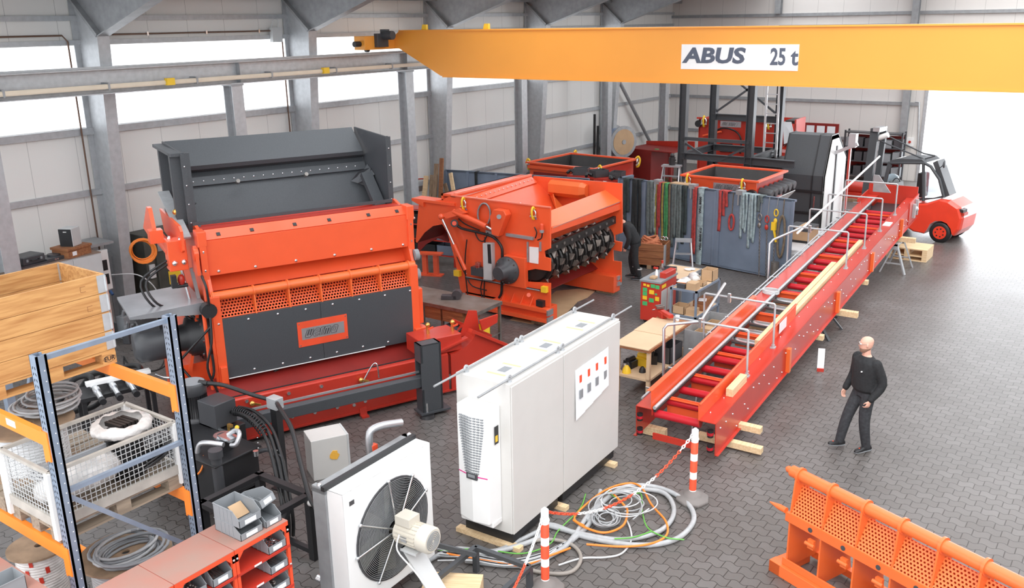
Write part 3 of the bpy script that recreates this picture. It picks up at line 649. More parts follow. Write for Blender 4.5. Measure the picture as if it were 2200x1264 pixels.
# curved rising end
cv = MB('red'); rings = []
for i in range(9):
    a = i/8*1.05; u = .6+math.sin(a)*1.25; w = .0+(1-math.cos(a))*1.25
    rings.append((u, w, a))
for (u0, w0, a0), (u1, w1, a1) in zip(rings[:-1], rings[1:]):
    o0 = (u0-math.sin(a0)*.62, w0+.08+math.cos(a0)*.62); o1 = (u1-math.sin(a1)*.62, w1+.08+math.cos(a1)*.62)
    cv.prism([(u0, 0, w0+.08), (u1, 0, w1+.08), (o1[0], 0, o1[1]), (o0[0], 0, o0[1])], (0, .03, 0))
    cv.plate([(o0[0], 0, o0[1]), (o1[0], 0, o1[1]), (o1[0], .6, o1[1]), (o0[0], .6, o0[1])], .03)
    cv.prism([(u0, .6, w0+.08), (u1, .6, w1+.08), (o1[0], .6, o1[1]), (o0[0], .6, o0[1])], (0, .03, 0))
cv.obj('curved_end', T)
u, w, a = rings[-1]
for v in (-.02, .62):
    fl_ = MB('red').bar((u-math.sin(a)*-.06, v, w+.05), (u-math.sin(a)*.8, v, w+.08+math.cos(a)*.8), .05, .12, (0, 1, 0)).obj('end_flange', T)
    for k in (.15, .45, .7): b = MB('chrome'); bolt(b, (u-math.sin(a)*k, v-.03, w+.08+math.cos(a)*k), (0, -1, 0), .03, .02); b.obj('bolt', fl_)
MB('red').plate([(.95, .3, .9), (1.15, .3, 1.35), (1.3, .3, 1.32), (1.35, .3, .9)], .04).plate([(1.3, .1, 1.0), (1.25, .1, 1.2), (1.62, .1, 1.25), (1.6, .1, 1.1)], .04).obj('hinge_bracket', T)
MB('black').bar((.95, .4, .9), (1.2, .4, 1.05), .05, .1).obj('damper', T)
for i, (u, v) in enumerate(((.35, .35), (.78, .25))):
    q = MB('brass').cyl((u, v, 1.06), (u, v, 1.2), .03).ball((u, v, 1.22), .045).obj('spray_valve', T)
    MB('signal').bar((u-.02, v-.05, 1.16), (u+.08, v-.05, 1.18), .02, .03).obj('handle', q)
for px, py in ((600, 905), (628, 895), (676, 886), (724, 875), (784, 862), (640, 925), (678, 915), (742, 896), (836, 868), (790, 838), (852, 840), (905, 832), (708, 875), (760, 870), (690, 830), (620, 845), (530, 862), (495, 880)):
    p = FT.V(px, py, 0)
    if .1 < p.z < .74: b = MB('chrome'); bolt(b, (p.x, 0, p.z), (0, -1, 0), .03, .022); b.obj('bolt', T)
for px, py in ((782, 905), (990, 862)):
    p = FT.V(px, py, -.03); MB('red').prism([(p.x-.06, -.14, 0), (p.x-.06, 0, 0), (p.x-.06, 0, .14), (p.x-.06, -.03, .14), (p.x-.06, -.05, .03), (p.x-.06, -.14, .03)], (.12, 0, 0)).obj('foot', T)
for px, py in ((540, 865), (773, 815)):
    p = FT.V(px, py, 0); q = MB('brass').ball((p.x, -.05, p.z), .045, 8, 6).bar((p.x, -.04, p.z), (p.x+.12, -.1, p.z-.03), .03, .03).obj('drain_valve', T)
p = FT.V(805, 800, -.1); MB('chrome').tube([FT.V(779, 822, -.06), FT.V(800, 785, -.1), FT.V(810, 784, -.14), FT.V(814, 812, -.14)], .012, 8, curve=4).obj('steel_hose', T)
# dark support frame in front of the trough
S, FS = thing('steel_stand', 'dark grey steel support frame with tall end post in front of the red trough', 'steel frame', FA.P(-.1, -.56, 0), 66.5)
q = FS.L
MB('anth').box((-.17, -.1, .09), (.2, -.08, 1.26)).box((-.17, .12, .09), (.2, .14, 1.26)).box((-.17, -.1, 1.24), (.2, .14, 1.26)).box((-.17, -.1, .09), (-.13, .14, .5)).box((-.17, -.1, .95), (-.13, .14, 1.26)).box((.16, -.1, .09), (.2, .14, 1.26)).obj('end_post', S, bevel=.004)
MB('anth').box((-3.4, -.05, .52), (-.1, .1, .70)).obj('cross_beam', S, bevel=.012)
MB('alu').bar((-3.4, .11, .74), (-.12, .11, .74), .03, .03).obj('cable_rail', S)
MB('anth').box((-.22, -.14, .06), (.32, .16, .09)).obj('foot_plate', S)
MB('black').cyl((-.1, -.1, 0), (-.1, -.1, .05), .13, .11).obj('levelling_foot', S); MB('chrome').cyl((-.1, -.1, .05), (-.1, -.1, .25), .02).obj('levelling_screw', S)
MB('black').cyl((.24, .1, 0), (.24, .1, .05), .12, .1).obj('levelling_foot', S)
# ================================================================ second shredder, no cladding (centre)
BO = V3((-10.02, 15.24, 0)); FW = 3.0
B, FB = thing('shredder', 'orange shredder body with open hopper and exposed knife rotor', 'shredder', BO, 0)
def bv(px, py, v=0): p = FB.V(px, py, v); return (p.x, v, p.z)
near = [(893, 520), (900, 434), (945, 430), (970, 421), (1182, 446), (1182, 534), (1169, 540), (1170, 553), (1182, 556), (1182, 583), (1150, 578), (1118, 585), (1118, 605), (1182, 609), (1182, 660), (1075, 645), (990, 628), (978, 560), (961, 500), (950, 482), (930, 486), (912, 500), (896, 522)]
np_ = MB('orange').prism([bv(*p) for p in near], (0, .04, 0)).obj('near_side_plate', B)
MB(mat('edge_highlight', (.85, .2, .12), .3)).bar(bv(970, 420), bv(1183, 446), .05, .025).obj('edge_strip', np_)  # pink colour paints a highlight along the plate's top edge
far = [(1338, 394), (1338, 500), (1322, 505), (1322, 517), (1338, 520), (1336, 540), (1318, 536), (1319, 560), (1336, 562), (1336, 606), (1250, 590), (1160, 560), (1130, 470), (1148, 378)]
MB('orange').prism([bv(x, y, FW) for x, y in far], (0, -.04, 0)).obj('far_side_plate', B)
# far plate lower half and base beams
MB('orange').prism([(-2.3, 0, .05), (-.03, 0, .05), (-.03, 0, .42), (-2.3, 0, .42)], (0, .3, 0)).obj('near_skid', B, bevel=.006)
MB('orange').box((-1.42, -.16, .12), (.0, 0, .2)).box((-1.42, -.16, .34), (0, 0, .42)).box((-1.42, -.04, .2), (0, 0, .34)).obj('near_beam', B)
MB('alu').box((0, -.16, .13), (.035, .05, .24)).box((0, -.16, .28), (.035, .05, .40)).obj('end_plate', B)
for x in (-1.2, -.95, -.7, -.45): MB('orange').prism([(x, -.14, .42), (x, 0, .42), (x, 0, .6)], (.02, 0, 0)).obj('gusset', B)
MB('orange').box((-2.3, FW-.3, .06), (.0, FW, .45)).obj('far_skid', B)
MB('alu').box((0, FW-.16, .2), (.035, FW+.03, .3)).box((0, FW-.16, .34), (.035, FW+.03, .44)).obj('end_plate', B)
MB('dred').plate([(-.6, .04, .5), (-.6, FW-.04, .5), (-1.2, FW-.04, .9), (-1.2, .04, .9)], .03).obj('screen_back', B)
MB('orange').box((-1.4, .1, .1), (-1.34, FW-.1, .6)).obj('cross_plate', B)
# hopper back wall, flange and floor
MB('orange').plate([(-2.52, .04, 2.5), (-2.52, FW-.04, 2.6), (-1.15, FW-.04, 1.55), (-1.15, .04, 1.55)], .03).obj('feed_plate', B)
MB('orange').box((-2.9, .0, 2.55), (-2.5, FW, 2.6)).box((-2.9, 0, 2.45), (-2.85, FW, 2.6)).obj('rear_flange', B)
MB(mat('flange_highlight', (.88, .25, .16), .35)).box((-2.56, 0.02, 2.6), (-2.49, FW-.02, 2.64)).obj('flange_edge', B)  # paler lip colour stands for the highlight on the flange
st = MB('orange').plate([(-2.44, .1, 2.49), (-2.44, FW-.1, 2.59), (-2.28, FW-.1, 2.47), (-2.28, .1, 2.37)], .02).obj('bolted_strip', B)
for i in range(16): b = MB('chrome'); b.ball((-2.36, .25+i*.17, 2.46+i*.006), .015, 8, 5).obj('bolt', st)
b = MB('chrome'); b.cyl((-1.9, 1.6, 2.15), (-1.86, 1.6, 2.2), .035).obj('cap_bolt', B)
# hexagonal guide arm on the far wall
hx = MB('orange2'); rr = []
for x, s in ((-1.95, .25), (-1.85, 1), (-1.0, 1), (-.86, .75)):
    rr.append([(x, FW-.06-(.22*s if k in (1, 2) else .12*s if k in (0, 3) else 0), 2.42-.02+dz*s) for k, dz in enumerate((.17, .1, -.1, -.2, -.2, .17))])
hx.loft(rr, smooth=False).obj('guide_arm', B)
MB('orange2').plate([(-2.0, FW-.05, 2.2), (-1.7, FW-.3, 2.25), (-1.35, FW-.6, 1.75), (-1.3, FW-.05, 1.7)], .03).obj('guide_plate', B)
MB('orange').plate([(-1.1, FW-.5, 2.0), (-.95, FW-.5, 1.8), (-1.2, .5, 1.8), (-1.3, .5, 2.0)], .02).obj('inner_plate', B)
# front ledge, knife bar
MB('orange2').plate([(0, .04, 2.12), (0, FW-.04, 2.2), (-.42, FW-.04, 2.42), (-.42, .04, 2.32)], .025).obj('front_ledge', B)
MB('orange').plate([(0, .04, 2.12), (0, FW-.04, 2.2), (-.25, FW-.04, 1.85), (-.25, .04, 1.78)], .025).box((-.03, .04, 2.02), (0, FW-.04, 2.16)).obj('front_wall', B)
MB('alu').bar((0.003, .1, 2.14), (.003, FW-.1, 2.21), .008, .02).obj('edge_rail', B)
kb = MB('inner').bar((-.12, .04, 1.66), (-.12, FW-.1, 1.78), .08, .17).obj('knife_bar', B)
for i in range(9): b = MB('steel'); bolt(b, (-.08, .35+i*.3, 1.68+i*.013), (1, 0, 0), .035, .02); b.obj('bolt', kb)
# rotor with knives
ro = MB('inner').cyl((-.48, .05, 1.28), (-.48, FW-.05, 1.28), .34, n=28).obj('rotor', B)
KN = mat('knife_steel', (.2, .17, .15), .28, .9, var=.3, vs=10)
for i in range(14):
    y = .2+i*.195
    d = MB('inner').ring((-.48, y-.03, 1.28), (0, 1, 0), .32, .41, .06, 24).obj('rotor_ring', ro)
    for k in range(6):
        a = k*PI/3+i*.55; c, s = math.cos(a), math.sin(a); e = V3((c, 0, s)); t_ = V3((-s, 0, c)); p = V3((-.48, y, 1.28))
        q = MB(KN).add([p+e*.37+t_*.08+V3((0, -.06, 0)), p+e*.37+t_*.08+V3((0, .06, 0)), p+e*.37-t_*.08+V3((0, .06, 0)), p+e*.37-t_*.08+V3((0, -.06, 0)), p+e*.48+t_*.06, p+e*.43-t_*.06+V3((0, .035, 0)), p+e*.43-t_*.06-V3((0, .035, 0))],
                       [(0, 1, 4), (1, 2, 5, 4), (2, 3, 6, 5), (3, 0, 4, 6), (4, 5, 6)]).obj('knife', ro)
MB('inner').cyl((-.62, .3, .95), (-.62, FW-.3, .95), .16).obj('counter_knife', B)
# near side fittings, located on the near plate
def on(px, py, d=0): p = FB.V(px, py, -d); return V3((p.x, -d, p.z))
c = on(1098, 578, .0)
MB('orange').box((c.x-.1, -.12, c.z-.35), (c.x+.45, 0, c.z+.32)).obj('bearing_housing', B, bevel=.012)
gb = MB('plastic').lathe((c.x, -.12, c.z), (0, -1, 0), [(.30, 0), (.30, .06), (.23, .08), (.22, .14), (.16, .16), (.155, .34), (.14, .36)], 32).obj('gearbox', B)
for i in range(10): a = i*PI/5; b = MB('steel'); bolt(b, (c.x+math.cos(a)*.265, -.18, c.z+math.sin(a)*.265), (0, -1, 0), .02, .02); b.obj('bolt', gb)
a_, b_ = on(975, 455, .12), on(1045, 487, .12)
MB('orange').cyl(a_, b_, .065).obj('cylinder', B); MB('chrome').cyl(b_, on(1068, 500, .12), .03).obj('piston_rod', B)
a_, b_, c_ = on(948, 466, .2), on(975, 525, .18), on(1000, 580, .15)
MB('chrome').cyl(a_, b_, .025).obj('piston_rod', B); MB('orange').cyl(b_, c_, .045).obj('cylinder', B)
MB('orange').ball(a_, .07).prism([on(946, 462, .2), on(985, 448, .16), on(1000, 458, .16), on(960, 470, .2)], (0, .1, 0)).obj('linkage', B)
MB('black').cyl(on(976, 480, .02), on(976, 480, .16), .085).obj('hydraulic_motor', B); MB('signal').cyl(on(976, 480, .16), on(976, 480, .18), .05).obj('motor_cap', B)
p = [on(1064, 462, .02), on(1072, 447, .02), on(1094, 450, .02), on(1099, 460, .02), on(1082, 505, .02), on(1068, 500, .02)]
MB('orange').prism(p, (0, -.2, 0)).obj('pivot_bracket', B, bevel=.01)
MB('grey').cyl(on(1072, 466, .22), on(1072, 466, .25), .05).obj('pivot_pin', B)
pts = [on(1040+18*math.cos(t*PI/8)*.75, 461+24*math.sin(t*PI/8), .02+.01*(t % 3)) for t in range(16)]
MB('grey').tube(pts, .02, 8, closed=True).tube([q+V3((.02, -.03, .01)) for q in pts], .016, 8, closed=True).obj('cable_coil', B)
MB('galvd').bar(on(1045, 497, .03), on(1072, 506, .03), .06, .06).bar(on(1088, 504, .03), on(1146, 513, .03), .06, .06).bar(on(1134, 520, .02), on(1134, 563, .02), .04, .03).bar(on(1161, 520, .02), on(1161, 540, .02), .04, .03).obj('cable_duct', B)
ji = MB('lgrey').prism([on(1045, 520, 0), on(1063, 521, 0), on(1065, 600, 0), on(1047, 598, 0)], (0, -.14, 0)).obj('terminal_box', B, bevel=.006)
MB('black').prism([on(1047, 525, .141), on(1054, 525, .141), on(1056, 567, .141), on(1049, 566, .141)], (0, -.004, 0)).obj('cable_opening', ji)
dp = MB('pwhite').prism([on(1138, 530, .0), on(1158, 532, .0), on(1157, 567, .0), on(1138, 564, .0)], (0, -.015, 0)).obj('document_pocket', B)
wl = MB('signal').cyl(on(1164, 494, .1), on(1164, 484, .1), .04).ball(on(1164, 484, .1), .04).obj('warning_lamp', B); MB('grey').cyl(on(1164, 500, .1), on(1164, 494, .1), .045).obj('lamp_base', wl)
MB('plastic').box(on(1020, 588, .0), on(1037, 578, .14)).obj('pump', B); MB('glass').cyl(on(1027, 578, .08), on(1027, 564, .08), .07).obj('grease_reservoir', B); MB('red').cyl(on(1027, 575, .08), on(1027, 570, .08), .062).obj('grease', B)
MB('pwhite').bar(on(1002, 588, .05), on(1002, 588.1, .0), .01, .01).obj('tag', B)
for p0 in ((980, 587), (1167, 622)): MB('yellow').box(on(p0[0], p0[1]+4, 0), on(p0[0]+6, p0[1]-4, .09)).obj('limit_switch', B)
MB('orange').cyl(on(1136, 634, 0), on(1136, 634, .08), .045).obj('boss', B)
MB('black').box(on(1157, 655, 0), on(1166, 648, .1)).obj('plug', B)
for pts in ([(976, 475), (990, 490), (1030, 500), (1060, 510), (1077, 530), (1079, 552), (1077, 575), (1078, 625), (1072, 640)],):
    MB('rubber').tube([on(x, y, .09) for x, y in pts], .03, 8, curve=4).obj('hose_bundle', B)
for pts in ([(985, 470), (1000, 482), (1030, 495)], [(1020, 498), (1028, 515), (1040, 518), (1048, 500)], [(1000, 595), (1040, 602), (1090, 612), (1160, 625)], [(1002, 595), (1015, 615), (1045, 624)], [(1042, 510), (1041, 580), (1040, 640)], [(1003, 515), (999, 570), (1005, 635)], [(1148, 488), (1153, 500), (1150, 512)], [(1165, 500), (1163, 512), (1155, 516)], [(982, 552), (990, 570), (1000, 590)], [(1037, 600), (1033, 620), (1036, 640)]):
    MB('rubber' if random.random() < .6 else 'grey').tube([on(x, y, .07) for x, y in pts], .014, 6, curve=4).obj('hydraulic_hose', B)
MB('black').bar(on(1000, 596, .05), on(1160, 624, .05), .035, .035).obj('grease_rail', B)
shackle(B, on(998, 434, .02), (0, -1, 0), .11); shackle(B, on(1148, 455, .02), (0, -1, 0), .11)
for p0 in ((1002, 450), (1152, 470)): MB('blue').cyl(on(*p0, 0), on(*p0, .005), .02).obj('blue_sticker', B)
# left arms of the second machine
MB('orange').box((-3.75, -.05, 2.36), (-2.5, .3, 2.42)).prism([(-3.75, -.05, 2.36), (-3.4, -.05, 2.36), (-3.4, -.05, 2.25)], (0, .35, 0)).obj('arm_flange', B)
MB('dred').prism([(bv(x, y, .9)) for x, y in ((900, 470), (975, 470), (962, 520), (940, 512), (915, 525), (897, 545))], (0, .04, 0)).obj('arm_web', B)  # dark red carries the deep shade beneath the orange arm
MB('orange').plate([(-3.55, 0.05, 2.28), (-3.55, 1.2, 2.28), (-2.9, FW-.1, 2.45), (-2.6, FW-.1, 2.45), (-2.6, .05, 2.38)], .04).obj('arm_top', B)
arc = [bv(x, y) for x, y in ((896, 522), (912, 500), (930, 486), (950, 482), (961, 500))]
ar = MB('dred')
for p, q in zip(arc[:-1], arc[1:]): ar.plate([(p[0], .02, p[2]), (q[0], .02, q[2]), (q[0], .9, q[2]), (p[0], .9, p[2])], .02)
ar.obj('arc_plate', B)  # underside darkened in its colour as shade below the arc
for x, y in ((-.15, .0), (-.15, FW-.25)):
    o = MB('oldwood').box((x-.35, 0, 0), (x+.1, .25, .05)).obj('support_block', None, loc=FB.P(0, y, 0))
    tag(o, 'square timber block under the near front corner of the open orange shredder' if y < 1 else 'square timber block under the far front corner of the open orange shredder', 'timber block')
# ================================================================ electrical cabinet
E_, FE = thing('electrical_cabinet', 'large light grey electrical cabinet with cooling unit and paper plans', 'cabinet', (-5.75, 7.87, 0), 92.5)
EL, EW, EH = 2.83, .78, 2.2
MB('white').box((0, 0, .22), (EL, EW, EH)).obj('body', E_, bevel=.008)
MB('white').box((.01, -.02, .22), (1.22, 0, EH-.03)).obj('side_panel', E_, bevel=.006)
MB('white').box((1.235, -.02, .22), (EL-.01, 0, EH-.03)).obj('side_panel', E_, bevel=.006)
pl = MB('black').box((.06, .03, .06), (1.15, EW-.03, .22)).box((1.28, .03, .06), (EL-.05, EW-.03, .22)).obj('plinth', E_)
for u in (.03, 1.17, 2.6):
    o = MB('pinew').box((-.04, -.1, 0), (.06, EW+.08, .06)).obj('skid_batten', None, loc=FE.P(u, 0, 0), rot=(0, 0, math.radians(92.5))); tag(o, {.03: 'pine batten under the near end of the electrical cabinet', 1.17: 'pine batten under the middle of the electrical cabinet', 2.6: 'pine batten under the far end of the electrical cabinet'}[u], 'timber')
for v in (.06, EW-.1):
    MB('galvd').cyl((-.55, v, EH+.035), (EL+.5, v, EH+.035), .014, n=10).obj('lifting_rod', E_)
    for u in (.08, 1.2, 1.32, EL-.08):
        MB('galv').ring((u, v-.012, EH+.045), (0, 1, 0), .02, .045, .02, 14).cyl((u, v, EH-.005), (u, v, EH+.01), .035).obj('lifting_eye', E_)
for u in (.38, 1.35, 2.3):
    s_ = MB('paper').box((u-.13, .22, EH), (u+.13, .42, EH+.003)).obj('top_sticker', E_); MB('grey').box((u-.09, .26, EH+.003), (u+.09, .38, EH+.004)).obj('sticker_print', s_)
    for q in (-.19, .15): MB(mat('pale_yellow_tape', (.85, .66, .3), .6)).box((u+q, .2, EH), (u+q+.04, .46, EH+.003)).obj('yellow_tape', E_)
# cooling unit on the near end
ac = MB('pwhite'); a0, a1 = .14, .62
ac.prism([(0, a0, .42), (0, a1, .42), (-.22, a1, .42), (-.28, (a0+a1)/2, .42), (-.25, a0+.02, .42)], (0, 0, 1.5)).box((-.2, a0, .36), (0, a1, .44))
acu = ac.obj('cooling_unit', E_, bevel=.015)
for j in range(22):
    z = 1.8-j*.034; w = .18*(1-max(0, (j-4))/40)
    for k in range(6):
        c0 = .43-w+k*2*w/6
        if j < 5 and k % 1 == 0: pass
        fx = lambda v: -.285+abs(v-.38)*.22
        MB('grey')
    m_ = MB('grey'); 
    for k in range(7):
        v0 = .385-w+k*2*w/7; v1 = v0+2*w/7*.72; x_ = -.252-.03*(1-abs((v0+v1)/2-.38)/.24)
        m_.box((x_-.012, v0, z), (x_+.01, v1, z+.012))
    m_.obj('vent_slot', acu)
MB('plastic').box((-.29, .3, 1.0), (-.25, .46, 1.09)).obj('display', acu, bevel=.01); MB(mat('pink_stripe', (.7, .03, .25), .4)).bar((-.222, a1-.01, 1.045), (-.281, (a0+a1)/2, 1.045), .008, .012).bar((-.281, (a0+a1)/2, 1.045), (-.252, a0+.03, 1.045), .008, .012).obj('pink_stripe', acu)
MB('grey').box((-.292, .33, 1.03), (-.288, .43, 1.07)).obj('screen', acu)
MB('black').box((-.13, a0-.003, 1.45), (-.05, a0, 1.68)).obj('energy_label', acu)
MB('yellow').box((-.12, a0-.005, 1.48), (-.07, a0-.003, 1.56)).obj('energy_bars', acu)
# paper plans taped to the long side
PV = (1.52, 1.74, 1.96, 2.2, 2.4)
for i in range(4):
    zt = 1.86+i*.012; zb = 1.16+i*.05
    pts = []
    p = MB('paper').plate([(PV[i], -.024-.004*i, zt), (PV[i+1]+.02, -.03-.004*i, zt+.02), (PV[i+1]+.01, -.05-.004*i, zb+.04), (PV[i]-.01, -.045-.004*i, zb)], .003).obj('paper_plan', E_)
    MB('signal').box((PV[i]+.1, -.04-.004*i, zt-.2), (PV[i]+.15, -.033, zt-.1)).obj('drawing', p); MB('grey').box((PV[i]+.08, -.055, zt-.42), (PV[i]+.16, -.044, zt-.3)).obj('drawing', p)
# ================================================================ roller conveyor
CV, FCV = thing('roller_conveyor', 'long inclined red roller conveyor with galvanised handrails', 'conveyor', (-4.62, 11.36, .13), 92.15, pitch=3.45)
CL, CWd, CH = 14.45, 1.26, .52
def cu(px, py, v=-.45): return FCV.V(px, py, v).x
def cw(px, py, w=-.05): return FCV.W(px, py, w)
SI = .34   # width of the box-shaped side beams
def rail(v0, v1, nm, out):
    m_ = MB('red')
    o = v0 if out < 0 else v1; i_ = v1 if out < 0 else v0
    m_.box((0, o-.006, 0), (CL, o+.006, CH)).box((0, min(v0, v1), CH-.01), (CL, max(v0, v1), CH)); 
    m_.box((0, o, 0), (CL, o+out*.05, .012)).box((0, i_-.006, CH-.1), (CL, i_+.006, CH))
    return m_
sr = rail(0, .26, 'x', -1).obj('side_beam', CV)
sl = rail(CWd-.26, CWd, 'x', 1).obj('side_beam', CV)
MB('orange').box((.0, .255, CH), (4.6, .27, CH+.26)).box((.0, .23, CH+.25), (4.6, .27, CH+.26)).obj('guide_plate', CV)
MB('orange').box((.0, CWd-.26, CH), (4.6, CWd-.245, CH+.3)).box((0, CWd-.25, CH+.29), (4.6, CWd-.18, CH+.30)).obj('guide_plate', CV)
nr = 29
for i in range(nr):
    u = .12+i*(CL-1.6)/(nr-1)
    alu = 7 <= i <= 12
    r = MB('chrome' if alu else 'roller').cyl((u, .27, CH-.12), (u, CWd-.27, CH-.12), .062, n=16).obj('roller', CV)
MB('red').box((0, .27, .02), (.03, CWd-.27, .12)).obj('cross_member', CV)
for u in (.55, 1.5, 2.5, 3.5, 4.6, 5.9, 7.2, 8.6, 9.9, 11.2, 12.5): MB('orange').box((u, .26, CH-.3), (u+.02, CWd-.26, CH-.02)).box((u-.04, .26, CH-.05), (u+.02, CWd-.26, CH-.04)).obj('cross_member', CV)
for u in (.2, 2.2, 4.2): MB('grey').bar((u, .45, .15), (u+1.3, .9, .15), .02, .02).obj('tie_rod', CV)
MB('galv').cyl((0, CWd-.3, CH+.03), (CL-.6, CWd-.3, CH+.03), .028).obj('guide_tube', CV)
MB('black').cyl((0, CWd-.305, CH-.02), (CL-1, CWd-.305, CH-.02), .022).obj('guide_strip', CV)
MB('galv').cyl((.3, CWd+.05, CH-.02), (CL-2, CWd+.05, CH-.02), .02).cyl((3.0, CWd+.1, CH+.02), (CL-3, CWd+.1, CH+.02), .014).obj('pipe_run', CV)
for i in range(16):
    u = .6+i*.85; MB('chrome').bar((u, CWd-.02, CH+.02), (u, CWd+.13, CH+.02), .02, .02).cyl((u, CWd-.05, CH-.1), (u, CWd-.05, CH+.06), .012, n=8).obj('pipe_clamp', CV)
for v in (.07, CWd-.07):
    for w in (.12, .36): MB('rubber').cyl((-.02, v, w-.055), (-.02, v, w+.055), .045).ring((-.02, v, w-.01), (0, 0, 1), .02, .05, .02, 14).obj('bearing', CV); MB('roller').cyl((-.02, v, w-.02), (-.02, v, w+.02), .05).obj('bearing_ring', CV)
# end box
MB('red').box((CL-1.1, -.03, .05), (CL+.05, -.0, CH+.12)).box((CL+.02, 0, .2), (CL+.05, CWd, CH+.3)).box((CL-1.1, CWd, .05), (CL+.05, CWd+.03, CH+.12)).obj('end_box', CV)
MB('black').box((CL-1.1, .27, CH-.2), (CL-.1, CWd-.27, CH-.18)).obj('belt', CV)
MB('galvd').prism([(CL-.9, CWd-.75, CH+.3), (CL-.9, CWd-.3, CH+.3), (CL-.9, CWd-.3, CH+.75), (CL-.9, CWd-.42, CH+.75)], (.03, 0, 0)).obj('side_shield', CV)
MB('galv').box((CL-.7, -.1, .15), (CL-.62, -.03, CH+.0)).box((CL-.35, -.1, .15), (CL-.28, -.03, CH+.05)).ball((CL-.5, -.07, .35), .08).obj('tensioner', CV)
for u, h in ((cu(1686, 805, 0), .5), (cu(1793, 680, 0), .5), (cu(1869, 570, 0), .5), (cu(1933, 490, 0), .4)):
    MB('orange2').box((u, -.07, .0), (u+.1, -.006, .44)).obj('side_bracket', CV)
# bolts of the near side beam, seen in the photo as rows of bright heads
random.seed(3)
for i in range(60):
    u = .2+i*.235+random.uniform(-.06, .06); w = random.choice((.09, .16, .24, .31, .38, .43))
    b = MB('chrome'); b.lathe((u, -.006, w), (0, -1, 0), [(.015, 0), (.015, .008), (.007, .014)], 7).obj('bolt', CV)
for i in range(26):
    u = .3+i*.54; b = MB('chrome'); b.ball((u, .2, CH+.002), .014, 7, 4).obj('bolt', CV)
# handrail gates: portal tubes standing over the conveyor
def gate(u, h=.95):
    m_ = MB('galv'); a, b = .16, CWd+.15
    m_.tube([(u, a, CH-.02), (u, a, CH+h), (u, a+.02, CH+h+.02), (u, b-.02, CH+h+.02), (u, b, CH+h), (u, b, CH-.05)], .019, 8)
    m_.box((u-.05, a-.04, CH), (u+.05, a+.04, CH+.02)).cyl((u, a, CH-.02), (u, a, CH+.06), .03)
    m_.obj('handrail_gate', CV)
GU = [cw(x, y, CH).x for x, y in ((1597, 808), (1662, 748), (1821, 578), (1860, 535), (1894, 498), (1925, 463))]
for u in GU: gate(u, .78)
MB('alu').tube([(GU[0]-.3, CWd+.2, CH-.2), (GU[0]-.3, CWd+.2, CH+.7), (GU[0]-.25, CWd+.16, CH+.76), (GU[0], CWd-.3, CH+.8), (GU[1]+.3, CWd-.1, CH+.92)], .026, 8).obj('support_tube', CV)
MB('pwhite').tube([(GU[2]-.2, CWd-.1, CH+.72), (CL+.3, CWd-.15, CH+1.0)], .026, 8).obj('support_tube', CV)
MB('alu').tube([(GU[2]-1.1, CWd+.2, CH-.3), (GU[2]-1.1, CWd+.2, CH+.7), (GU[2]-1.0, CWd+.16, CH+.76), (GU[2], CWd-.1, CH+.78)], .022, 8).obj('support_tube', CV)
for u in GU[:3]: MB('chrome').bar((u, CWd-.3, CH+.7), (u, CWd-.3, CH+.86), .05, .05).obj('tube_clamp', CV)
MB('paper').box((3.55, .225, CH+.05), (3.95, .23, CH+.24)).obj('attached_note', CV)
# loose beams and blocks on the conveyor
def rotbox(name, label, cat, f, a, b, m='pinew', group=None, bev=.004):
    """box between local corners a and b of frame f, its own origin at a"""
    a, b = V3(a), V3(b); o = MB(m).box((0, 0, 0), b-a).obj(name, bevel=bev)
    o.matrix_world = f.m @ Matrix.Translation(a); return tag(o, label, cat, group)
rotbox('timber_beam', 'long fresh pine beam lying on the conveyor rollers next to the side beam', 'timber', FCV, (GU[1]+.15, .30, CH-.055), (FCV.W(1845, 520, CH).x, .39, CH+.055))
rotbox('timber_beam', 'long fresh pine beam lying on the conveyor rollers, inner one of the pair', 'timber', FCV, (GU[1]+.05, .40, CH-.055), (FCV.W(1800, 570, CH).x, .50, CH+.065))
rotbox('timber_offcut', 'short white timber block standing on the near end of the conveyor side beam', 'timber block', FCV, (FCV.W(1590, 858, CH).x, .09, CH), (FCV.W(1590, 858, CH).x+.62, .2, CH+.13))
o = rotbox('paper_sheet', 'crumpled white paper lying on the far part of the conveyor side beam', 'paper', FCV, (cu(1905, 502, .1), .05, CH), (cu(1905, 502, .1)+.35, .22, CH+.02), 'paper')
o, f = thing('cable_coil', 'small white rope coil on the middle of the conveyor', 'rope', FCV.P(FCV.W(1665, 632, CH).x, CWd-.2, CH), 0)
for k in range(4): MB('cwhite').tube([(math.cos(t)*.16, math.sin(t)*.12, .015+k*.02) for t in [i*PI/7 for i in range(14)]], .012, 6, closed=True).obj('loop', o)
for i, (u, v0, v1, w, dz, lab) in enumerate(((.55, -.5, .5, -.13, .1, 'pine block under the near right end of the conveyor, lower one'), (.95, -.35, .2, -.02, .1, 'pine block under the near right end of the conveyor, upper one'), (.35, .95, 1.35, -.14, .14, 'pine block under the near left end of the conveyor'),
        (cw(1768, 728).x, cw(1768, 728).y, 1.5, -.1, .1, 'pine sleeper sticking out from under the conveyor, nearest to the walking man'), (cw(1842, 678).x, cw(1842, 678).y, 1.6, -.12, .12, 'long pine sleeper across the black trestle under the conveyor'), (cw(1864, 609).x, cw(1864, 609).y, 1.5, -.1, .1, 'pine sleeper sticking out under the middle of the conveyor'), (12.35, cw(1970, 513).y, 1.4, -.12, .12, 'pine sleeper on the grey trestle under the far conveyor end'))):
    rotbox('support_timber', lab, 'timber', FCV, (u, v0, w), (u+.11, v1, w+dz))
